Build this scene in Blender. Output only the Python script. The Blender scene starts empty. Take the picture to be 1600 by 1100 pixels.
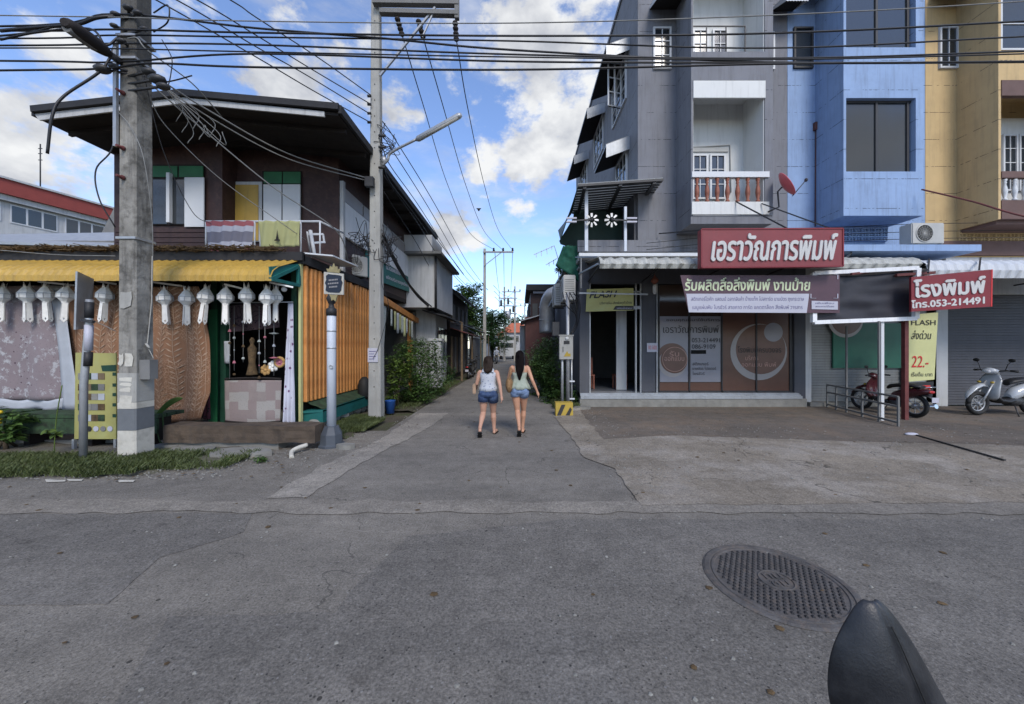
import bpy, bmesh, math, random
from mathutils import Vector, Matrix, noise
random.seed(7)
R = math.radians
S = bpy.context.scene
C = S.collection

# ---------------------------------------------------------------- camera, sky, sun, exposure
F, CX, CY, CH = 570.0, 812.0, 542.0, 1.75
cam = bpy.data.cameras.new('camera'); cam_o = bpy.data.objects.new('camera', cam); C.objects.link(cam_o)
cam_o.location = (0, 0, CH); cam_o.rotation_euler = (R(90), 0, 0)
cam.sensor_width = 36; cam.lens = F / 1600 * 36
cam.shift_x = -(CX - 800) / 1600; cam.shift_y = (CY - 550) / 1600
cam.clip_start = 0.05; cam.clip_end = 600
S.camera = cam_o

SUN_EL, SUN_AZ = 42, 164      # azimuth clockwise from +Y
W = bpy.data.worlds.new('World'); S.world = W; W.use_nodes = True
nt = W.node_tree; N = nt.nodes; L = nt.links; N.clear()
def nd(t, **k):
    n = N.new(t)
    for a, b in k.items(): setattr(n, a, b)
    return n
sky = nd('ShaderNodeTexSky', sky_type='NISHITA', sun_disc=False)
sky.sun_elevation = R(SUN_EL); sky.sun_rotation = R(SUN_AZ); sky.air_density = 1.0; sky.dust_density = 0.3; sky.ozone_density = 2.0
tc = nd('ShaderNodeTexCoord')
def math_n(op, a, b=None, c=None, clamp=False):
    n = nd('ShaderNodeMath', operation=op); n.use_clamp = clamp
    for i, v in enumerate((a, b, c)):
        if v is None: continue
        if isinstance(v, (int, float)): n.inputs[i].default_value = v
        else: L.new(v, n.inputs[i])
    return n.outputs[0]
def fbm(scale, detail=8, rough=.6, stretch=(1, 1, 1), off=0):
    mp = nd('ShaderNodeMapping'); mp.inputs['Scale'].default_value = stretch; mp.inputs['Location'].default_value = (off, off*.7, 0)
    L.new(tc.outputs['Generated'], mp.inputs[0])
    t = nd('ShaderNodeTexNoise'); t.inputs['Scale'].default_value = scale; t.inputs['Detail'].default_value = detail; t.inputs['Roughness'].default_value = rough
    L.new(mp.outputs[0], t.inputs[0]); return t.outputs['Fac']
big = fbm(7.5, 10, .62, (1, 1, 1.7)); fine = fbm(26, 8, .6, (1, 1, 1.5), 3.1)
field = math_n('ADD', math_n('MULTIPLY', math_n('SUBTRACT', big, .5), 2.6), math_n('MULTIPLY', math_n('SUBTRACT', fine, .5), .7))
# cumulus banks: direction of the centre, angular radius, weight
banks = [(835, 240, .13, 1.0), (900, 215, .15, .9), (760, 258, .08, .75), (448, 138, .10, 1.1), (600, 165, .075, .75), (705, 362, .085, 1.1), (738, 372, .05, 1.0),
         (50, 255, .07, .6), (5, 225, .09, .8), (105, 262, .05, .45), (105, 80, .06, .6), (250, 95, .05, .4), (860, 60, .26, .75), (700, 40, .14, .38), (940, 120, .2, .8), (815, 330, .05, .7),
         (-300, 150, .3, 1), (-700, 300, .3, .9), (2000, 250, .3, 1), (1300, -300, .5, .9), (300, -500, .45, .8)]
for k in range(9):   # the sky behind the camera goes on the same way
    a = R(98 + k * 20); banks.append(('d', (math.sin(a), math.cos(a), .2 + .5 * ((k * 37) % 10) / 10), .17 + .02 * (k % 5), .85))
mask = None
for b in banks:
    d = Vector(b[1]) if b[0] == 'd' else Vector((b[0] - CX, F, CY - b[1]))
    r, w = b[-2], b[-1]; d.normalize()
    sub = nd('ShaderNodeVectorMath', operation='SUBTRACT'); L.new(tc.outputs['Generated'], sub.inputs[0]); sub.inputs[1].default_value = d
    mul = nd('ShaderNodeVectorMath', operation='MULTIPLY'); L.new(sub.outputs[0], mul.inputs[0]); mul.inputs[1].default_value = (1, 1, 1.45)
    ln = nd('ShaderNodeVectorMath', operation='LENGTH'); L.new(mul.outputs[0], ln.inputs[0])
    v = math_n('MULTIPLY_ADD', ln.outputs['Value'], -w / r, w)
    mask = v if mask is None else math_n('MAXIMUM', mask, v)
mask = math_n('MAXIMUM', mask, -.55)
alpha = nd('ShaderNodeMapRange', interpolation_type='SMOOTHSTEP'); alpha.inputs[1].default_value = .05; alpha.inputs[2].default_value = .55
L.new(math_n('ADD', mask, field), alpha.inputs[0])
wisp = nd('ShaderNodeMapRange', interpolation_type='SMOOTHSTEP'); wisp.inputs[1].default_value = .47; wisp.inputs[2].default_value = .75; wisp.inputs[4].default_value = .55
L.new(fbm(3.2, 9, .6, (1, 1, 3.2), 5.3), wisp.inputs[0])
cov = math_n('MAXIMUM', alpha.outputs[0], wisp.outputs[0])
shade = nd('ShaderNodeValToRGB'); shade.color_ramp.elements[0].position = .32; shade.color_ramp.elements[1].position = .62
shade.color_ramp.elements[0].color = (1.9, 2.0, 2.25, 1); shade.color_ramp.elements[1].color = (3.4, 3.45, 3.5, 1)
L.new(fbm(9, 6, .55, (1, 1, 1.5), .35), shade.inputs[0])
tint = nd('ShaderNodeMix', data_type='RGBA', blend_type='MULTIPLY'); tint.inputs[0].default_value = 1
L.new(sky.outputs[0], tint.inputs[6]); tint.inputs[7].default_value = (.86, .88, 1.0, 1)
mx = nd('ShaderNodeMix', data_type='RGBA'); L.new(cov, mx.inputs[0]); L.new(tint.outputs[2], mx.inputs[6]); L.new(shade.outputs[0], mx.inputs[7])
bg = nd('ShaderNodeBackground'); bg.inputs[1].default_value = .118; L.new(mx.outputs[2], bg.inputs[0])
wo = nd('ShaderNodeOutputWorld'); L.new(bg.outputs[0], wo.inputs[0])

sl = bpy.data.lights.new('sun', 'SUN'); sl.energy = 1.2; sl.angle = R(20); sl.color = (1, .93, .84)
so = bpy.data.objects.new('sun', sl); C.objects.link(so)
sd = Vector((math.sin(R(SUN_AZ)) * math.cos(R(SUN_EL)), math.cos(R(SUN_AZ)) * math.cos(R(SUN_EL)), math.sin(R(SUN_EL))))
so.rotation_euler = sd.to_track_quat('Z', 'Y').to_euler(); so.location = (0, -5, 20)
S.view_settings.view_transform = 'Standard'; S.view_settings.look = 'None'; S.view_settings.gamma = 1
S.view_settings.use_curve_mapping = False; S.view_settings.exposure = 1.2

# ---------------------------------------------------------------- materials
def srgb(h):
    h = h.lstrip('#'); c = [int(h[i:i+2], 16) / 255 for i in (0, 2, 4)]
    return tuple(x / 12.92 if x <= .04045 else ((x + .055) / 1.055) ** 2.4 for x in c)
_m = {}
def M(name, col, rough=.75, var=.18, scale=2.5, bump=.15, bscale=45, metal=0, col2=None, mixs=None, spec=.4, stain=0, streak=0, alpha=None, coat=0):
    """plain surface: base colour broken by two scales of noise, wear and fine relief"""
    if name in _m: return _m[name]
    m = bpy.data.materials.new(name); m.use_nodes = True; t = m.node_tree; n = t.nodes; l = t.links
    b = n['Principled BSDF']; b.inputs['Roughness'].default_value = rough; b.inputs['Metallic'].default_value = metal
    b.inputs['Specular IOR Level'].default_value = spec; b.inputs['Coat Weight'].default_value = coat
    tcn = n.new('ShaderNodeTexCoord'); src = tcn.outputs['Object']
    if isinstance(col, str): col = srgb(col)
    if isinstance(col2, str): col2 = srgb(col2)
    def noi(s, d=6, r=.6, st=None):
        o = src
        if st:
            mp = n.new('ShaderNodeMapping'); mp.inputs['Scale'].default_value = st; l.new(src, mp.inputs[0]); o = mp.outputs[0]
        x = n.new('ShaderNodeTexNoise'); x.inputs['Scale'].default_value = s; x.inputs['Detail'].default_value = d; x.inputs['Roughness'].default_value = r
        l.new(o, x.inputs[0]); return x.outputs['Fac']
    r = n.new('ShaderNodeValToRGB'); l.new(noi(scale), r.inputs[0]); r.color_ramp.elements[0].position = .3; r.color_ramp.elements[1].position = .72
    r.color_ramp.elements[0].color = (*[c * (1 - var) for c in col], 1); r.color_ramp.elements[1].color = (*[min(1, c * (1 + var * .8)) for c in col], 1)
    out = r.outputs[0]
    def mix(fac, a, cc, bt='MIX'):
        x = n.new('ShaderNodeMix'); x.data_type = 'RGBA'; x.blend_type = bt
        if isinstance(fac, float): x.inputs[0].default_value = fac
        else: l.new(fac, x.inputs[0])
        l.new(a, x.inputs[6])
        if isinstance(cc, tuple): x.inputs[7].default_value = (*cc[:3], 1)
        else: l.new(cc, x.inputs[7])
        return x.outputs[2]
    def rng(f, a, bb, to=1.0):
        x = n.new('ShaderNodeMapRange'); l.new(f, x.inputs[0]); x.inputs[1].default_value = a; x.inputs[2].default_value = bb; x.inputs[4].default_value = to; return x.outputs[0]
    if col2: out = mix(rng(noi(mixs or scale * 1.7, 8, .65), .48, .66), out, col2)
    if stain: out = mix(rng(noi(1.1, 9, .7), .5, .78, stain), out, (col[0] * .35 + .01, col[1] * .33 + .01, col[2] * .3 + .01))
    if streak: out = mix(rng(noi(3.2, 8, .7, (3, 3, .22)), .5, .74, streak), out, (.05, .048, .045))
    l.new(out, b.inputs['Base Color'])
    if bump:
        bp = n.new('ShaderNodeBump'); bp.inputs['Strength'].default_value = bump; bp.inputs['Distance'].default_value = .01
        l.new(noi(bscale, 4, .6), bp.inputs['Height']); l.new(bp.outputs[0], b.inputs['Normal'])
    rr = n.new('ShaderNodeMapRange'); l.new(noi(scale * 3), rr.inputs[0]); rr.inputs[3].default_value = max(.02, rough - .12); rr.inputs[4].default_value = min(1, rough + .1)
    l.new(rr.outputs[0], b.inputs['Roughness'])
    _m[name] = m; return m

def add_patina(name, z0, z1, col):
    m = _m[name]; n = m.node_tree.nodes; l = m.node_tree.links; b = n['Principled BSDF']; g = n.new('ShaderNodeNewGeometry'); s = n.new('ShaderNodeSeparateXYZ'); l.new(g.outputs['Position'], s.inputs[0])
    nz = n.new('ShaderNodeTexNoise'); nz.inputs['Scale'].default_value = 3; nz.inputs['Detail'].default_value = 9; nz.inputs['Roughness'].default_value = .75; l.new(g.outputs['Position'], nz.inputs[0])
    a = n.new('ShaderNodeMath'); a.operation = 'MULTIPLY_ADD'; l.new(nz.outputs['Fac'], a.inputs[0]); a.inputs[1].default_value = 2.2; l.new(s.outputs[2], a.inputs[2])
    r = n.new('ShaderNodeMapRange'); l.new(a.outputs[0], r.inputs[0]); r.inputs[1].default_value = z0; r.inputs[2].default_value = z1; r.inputs[4].default_value = .85
    x = n.new('ShaderNodeMix'); x.data_type = 'RGBA'; l.new(r.outputs[0], x.inputs[0]); l.new(b.inputs['Base Color'].links[0].from_socket, x.inputs[6]); x.inputs[7].default_value = (*col, 1); l.new(x.outputs[2], b.inputs['Base Color'])
def mat_asphalt(name, base, light=.25, speck=1.0, crack=0.0, patch=0.0, tint2=None):
    m = bpy.data.materials.new(name); m.use_nodes = True; t = m.node_tree; n = t.nodes; l = t.links; b = n['Principled BSDF']
    b.inputs['Roughness'].default_value = .9; b.inputs['Specular IOR Level'].default_value = .2
    tcn = n.new('ShaderNodeTexCoord'); g = n.new('ShaderNodeNewGeometry'); src = g.outputs['Position']
    def noi(s, d=5, r=.6, st=None):
        o = src
        if st:
            mp = n.new('ShaderNodeMapping'); mp.inputs['Scale'].default_value = st; l.new(src, mp.inputs[0]); o = mp.outputs[0]
        x = n.new('ShaderNodeTexNoise'); x.inputs['Scale'].default_value = s; x.inputs['Detail'].default_value = d; x.inputs['Roughness'].default_value = r; l.new(o, x.inputs[0]); return x.outputs['Fac']
    def ramp(f, p0, p1, c0, c1):
        x = n.new('ShaderNodeValToRGB'); l.new(f, x.inputs[0]); x.color_ramp.elements[0].position = p0; x.color_ramp.elements[1].position = p1
        x.color_ramp.elements[0].color = (*c0, 1); x.color_ramp.elements[1].color = (*c1, 1); return x.outputs[0]
    def mul(a, c, bt='MULTIPLY', f=1.0):
        x = n.new('ShaderNodeMix'); x.data_type = 'RGBA'; x.blend_type = bt
        if isinstance(f, float): x.inputs[0].default_value = f
        else: l.new(f, x.inputs[0])
        l.new(a, x.inputs[6])
        if isinstance(c, tuple): x.inputs[7].default_value = (*c, 1)
        else: l.new(c, x.inputs[7])
        return x.outputs[2]
    def sub(c, k): return tuple(v * k for v in c)
    out = ramp(noi(.7, 8, .62), .3, .7, sub(base, .84), sub(base, 1.14))
    out = mul(out, ramp(noi(4.5, 8, .7), .35, .65, (.86, .86, .86), (1.1, 1.1, 1.1)))
    if tint2: out = mul(out, tint2, 'MIX', ramp(noi(.9, 8, .7, (1, 1, 1)), .48, .62, (0, 0, 0), (1, 1, 1)))
    out = mul(out, ramp(noi(.45, 7, .65, (.35, 2.2, 1)), .36, .64, (.84, .84, .85), (1.12, 1.11, 1.1)))
    out = mul(out, ramp(noi(1.9, 9, .75), .56, .70, (1, 1, 1), (.74, .73, .73)))
    out = mul(out, ramp(noi(16, 5, .75), .3, .7, (.84, .84, .84), (1.14, 1.14, 1.14)))
    out = mul(out, ramp(noi(60, 4, .85), .33, .67, (.5, .5, .5), (1.52, 1.52, 1.5)))
    # stones: light and dark aggregate
    def vor(s):
        v = n.new('ShaderNodeTexVoronoi'); v.inputs['Scale'].default_value = s; l.new(src, v.inputs[0]); return v
    v = vor(40); dist = v.outputs['Distance']
    sel = n.new('ShaderNodeSeparateColor'); l.new(v.outputs['Color'], sel.inputs[0])
    def mth(op, a, bb=None):
        x = n.new('ShaderNodeMath'); x.operation = op
        for i, q in enumerate((a, bb)):
            if q is None: continue
            if isinstance(q, (int, float)): x.inputs[i].default_value = q
            else: l.new(q, x.inputs[i])
        return x.outputs[0]
    near = mth('LESS_THAN', dist, mth('MULTIPLY_ADD', sel.outputs[1], .22)) if False else mth('LESS_THAN', dist, mth('ADD', mth('MULTIPLY', sel.outputs[1], .2), .08))
    li = mth('MULTIPLY', near, mth('GREATER_THAN', sel.outputs[0], 1 - .06 * speck))
    dk = mth('MULTIPLY', near, mth('LESS_THAN', sel.outputs[0], .10 * speck))
    out = mul(out, (.26, .255, .245), 'MIX', mth('MULTIPLY', li, .6))
    out = mul(out, (.022, .022, .022), 'MIX', mth('MULTIPLY', dk, .8))
    v2 = vor(4.3); sel2 = n.new('ShaderNodeSeparateColor'); l.new(v2.outputs['Color'], sel2.inputs[0])
    pit = mth('MULTIPLY', mth('LESS_THAN', v2.outputs['Distance'], .055), mth('GREATER_THAN', sel2.outputs[1], .72))
    out = mul(out, (.02, .019, .018), 'MIX', mth('MULTIPLY', pit, .8))
    if crack:
        # crack network: distorted voronoi edges shown in some places only
        mp = n.new('ShaderNodeVectorMath'); mp.operation = 'ADD'
        nz = n.new('ShaderNodeTexNoise'); nz.inputs['Scale'].default_value = 2.2; nz.inputs['Detail'].default_value = 6; l.new(src, nz.inputs[0])
        sc = n.new('ShaderNodeVectorMath'); sc.operation = 'SCALE'; l.new(nz.outputs['Color'], sc.inputs[0]); sc.inputs['Scale'].default_value = .45
        l.new(src, mp.inputs[0]); l.new(sc.outputs[0], mp.inputs[1])
        ve = n.new('ShaderNodeTexVoronoi'); ve.feature = 'DISTANCE_TO_EDGE'; ve.inputs['Scale'].default_value = .55; l.new(mp.outputs[0], ve.inputs[0])
        cr = mth('MULTIPLY', mth('LESS_THAN', ve.outputs['Distance'], .0032), mth('GREATER_THAN', noi(1.3, 3), .5))
        out = mul(out, (.02, .02, .02), 'MIX', mth('MULTIPLY', cr, crack))
    l.new(out, b.inputs['Base Color'])
    bp = n.new('ShaderNodeBump'); bp.inputs['Strength'].default_value = .55; bp.inputs['Distance'].default_value = .012
    l.new(mth('ADD', noi(110, 3, .7), mth('MULTIPLY', dist, -.35)), bp.inputs['Height']); l.new(bp.outputs[0], b.inputs['Normal'])
    return m

def mat_leaf(name, dark, light, trans=.25):
    m = bpy.data.materials.new(name); m.use_nodes = True; t = m.node_tree; n = t.nodes; l = t.links; b = n['Principled BSDF']
    b.inputs['Roughness'].default_value = .55; b.inputs['Specular IOR Level'].default_value = .35
    g = n.new('ShaderNodeNewGeometry'); r = n.new('ShaderNodeValToRGB'); r.color_ramp.elements[0].color = (*dark, 1); r.color_ramp.elements[1].color = (*light, 1)
    tcn = n.new('ShaderNodeTexCoord'); x = n.new('ShaderNodeTexNoise'); x.inputs['Scale'].default_value = 2.2; l.new(tcn.outputs['Object'], x.inputs[0])
    a = n.new('ShaderNodeMath'); a.operation = 'MULTIPLY_ADD'; l.new(g.outputs['Random Per Island'], a.inputs[0]); a.inputs[1].default_value = .6
    s = n.new('ShaderNodeMath'); s.operation = 'SUBTRACT'; l.new(x.outputs['Fac'], s.inputs[0]); s.inputs[1].default_value = .28
    l.new(s.outputs[0], a.inputs[2]); l.new(a.outputs[0], r.inputs[0]); l.new(r.outputs[0], b.inputs['Base Color'])
    tr = n.new('ShaderNodeBsdfTranslucent'); l.new(r.outputs[0], tr.inputs[0]); ms = n.new('ShaderNodeMixShader'); ms.inputs[0].default_value = trans
    l.new(b.outputs[0], ms.inputs[1]); l.new(tr.outputs[0], ms.inputs[2]); l.new(ms.outputs[0], n['Material Output'].inputs[0])
    return m

def mat_print(name, base, ink, scale=9, kind='floral', ink2=None, rough=.9):
    """printed or woven cloth"""
    m = bpy.data.materials.new(name); m.use_nodes = True; t = m.node_tree; n = t.nodes; l = t.links; b = n['Principled BSDF']
    b.inputs['Roughness'].default_value = rough; b.inputs['Specular IOR Level'].default_value = .15; b.inputs['Sheen Weight'].default_value = .1
    tcn = n.new('ShaderNodeTexCoord'); src = tcn.outputs['Object']
    def mix(f, a, c):
        x = n.new('ShaderNodeMix'); x.data_type = 'RGBA'; l.new(f, x.inputs[0])
        for i, q in ((6, a), (7, c)):
            if isinstance(q, tuple): x.inputs[i].default_value = (*q, 1)
            else: l.new(q, x.inputs[i])
        return x.outputs[2]
    def lt(f, v, w=.05):
        x = n.new('ShaderNodeMapRange'); l.new(f, x.inputs[0]); x.inputs[1].default_value = v + w; x.inputs[2].default_value = v - w; return x.outputs[0]
    nz = n.new('ShaderNodeTexNoise'); nz.inputs['Scale'].default_value = 2.5; nz.inputs['Detail'].default_value = 8; l.new(src, nz.inputs[0])
    out = mix(lt(nz.outputs['Fac'], .5, .2), base, tuple(c * .78 for c in base))
    if kind in ('floral', 'dots'):
        v = n.new('ShaderNodeTexVoronoi'); v.inputs['Scale'].default_value = scale; l.new(src, v.inputs[0])
        out = mix(lt(v.outputs['Distance'], .22, .05), out, ink)
        if kind == 'floral':
            v = n.new('ShaderNodeTexVoronoi'); v.inputs['Scale'].default_value = scale * .45; v.feature = 'SMOOTH_F1'; l.new(src, v.inputs[0])
            x = n.new('ShaderNodeMath'); x.operation = 'PINGPONG'; l.new(v.outputs['Distance'], x.inputs[0]); x.inputs[1].default_value = .16
            out = mix(lt(x.outputs[0], .03, .02), out, ink2 or ink)
    if kind == 'blotch':
        n3 = n.new('ShaderNodeTexNoise'); n3.inputs['Scale'].default_value = 5; n3.inputs['Detail'].default_value = 10; n3.inputs['Roughness'].default_value = .8; l.new(src, n3.inputs[0])
        out = mix(lt(n3.outputs['Fac'], .44, .03), out, ink2)
        v = n.new('ShaderNodeTexVoronoi'); v.inputs['Scale'].default_value = scale; v.inputs['Randomness'].default_value = .6; l.new(src, v.inputs[0]); out = mix(lt(v.outputs['Distance'], .13, .04), out, ink)
        v = n.new('ShaderNodeTexVoronoi'); v.inputs['Scale'].default_value = scale*3; v.inputs['Randomness'].default_value = .9; l.new(src, v.inputs[0]); out = mix(lt(v.outputs['Distance'], .16, .04), out, tuple(c*.6 for c in base))
    if kind == 'batik':
        v = n.new('ShaderNodeTexVoronoi'); v.feature = 'DISTANCE_TO_EDGE'; v.inputs['Scale'].default_value = scale; l.new(src, v.inputs[0])
        y = n.new('ShaderNodeMath'); y.operation = 'MULTIPLY'; l.new(lt(v.outputs['Distance'], .06, .03), y.inputs[0]); l.new(lt(nz.outputs['Fac'], .5, .03), y.inputs[1])
        out = mix(y.outputs[0], out, ink)
    if kind == 'patch':
        v = n.new('ShaderNodeTexVoronoi'); v.distance = 'CHEBYCHEV'; v.inputs['Scale'].default_value = scale * .45; v.inputs['Randomness'].default_value = .25; l.new(src, v.inputs[0])
        hs = n.new('ShaderNodeSeparateColor'); l.new(v.outputs['Color'], hs.inputs[0])
        out = mix(lt(hs.outputs[0], .5), out, ink); out = mix(lt(hs.outputs[1], .3), out, ink2 or ink)
        v2 = n.new('ShaderNodeTexVoronoi'); v2.inputs['Scale'].default_value = scale * 4; l.new(src, v2.inputs[0])
        out = mix(lt(v2.outputs['Distance'], .18), out, tuple(c * .55 for c in base))
    l.new(out, b.inputs['Base Color'])
    return m

def mat_glass(name, tint=(.02, .025, .03), rough=.12):
    m = bpy.data.materials.new(name); m.use_nodes = True; b = m.node_tree.nodes['Principled BSDF']
    b.inputs['Base Color'].default_value = (*tint, 1); b.inputs['Roughness'].default_value = rough; b.inputs['Specular IOR Level'].default_value = .9
    n = m.node_tree.nodes; x = n.new('ShaderNodeTexNoise'); x.inputs['Scale'].default_value = 1.3; bp = n.new('ShaderNodeBump'); bp.inputs['Strength'].default_value = .06; bp.inputs['Distance'].default_value = .02
    t = n.new('ShaderNodeTexCoord'); m.node_tree.links.new(t.outputs['Object'], x.inputs[0])
    m.node_tree.links.new(x.outputs['Fac'], bp.inputs['Height']); m.node_tree.links.new(bp.outputs[0], b.inputs['Normal'])
    return m

def mat_block(name, col, course=.4, unit=2.4, dark=.8, streak=.25, rough=.8):
    """painted render over precast blocks: faint joints show through the paint"""
    m = M(name, col, rough, .10, 1.3, .2, 60, streak=streak, stain=.28); t = m.node_tree; n = t.nodes; l = t.links; b = n['Principled BSDF']
    g = n.new('ShaderNodeNewGeometry'); s = n.new('ShaderNodeSeparateXYZ'); l.new(g.outputs['Position'], s.inputs[0])
    def mth(op, a, bb=None):
        x = n.new('ShaderNodeMath'); x.operation = op
        for i, q in enumerate((a, bb)):
            if q is None: continue
            if isinstance(q, (int, float)): x.inputs[i].default_value = q
            else: l.new(q, x.inputs[i])
        return x.outputs[0]
    h = mth('PINGPONG', mth('ADD', s.outputs[2], .11), course)
    nz = n.new('ShaderNodeTexNoise'); nz.inputs['Scale'].default_value = 1.7; nz.inputs['Detail'].default_value = 5; l.new(g.outputs['Position'], nz.inputs[0])
    nz.inputs['Scale'].default_value = 3.1; nz.inputs['Roughness'].default_value = .8
    on = mth('MULTIPLY', mth('LESS_THAN', h, .009), mth('GREATER_THAN', nz.outputs['Fac'], .5))
    old = b.inputs['Base Color'].links[0].from_socket
    x = n.new('ShaderNodeMix'); x.data_type = 'RGBA'; x.blend_type = 'MULTIPLY'; l.new(mth('MULTIPLY', on, dark), x.inputs[0]); l.new(old, x.inputs[6]); x.inputs[7].default_value = (.12, .12, .12, 1)
    l.new(x.outputs[2], b.inputs['Base Color']); return m

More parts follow.
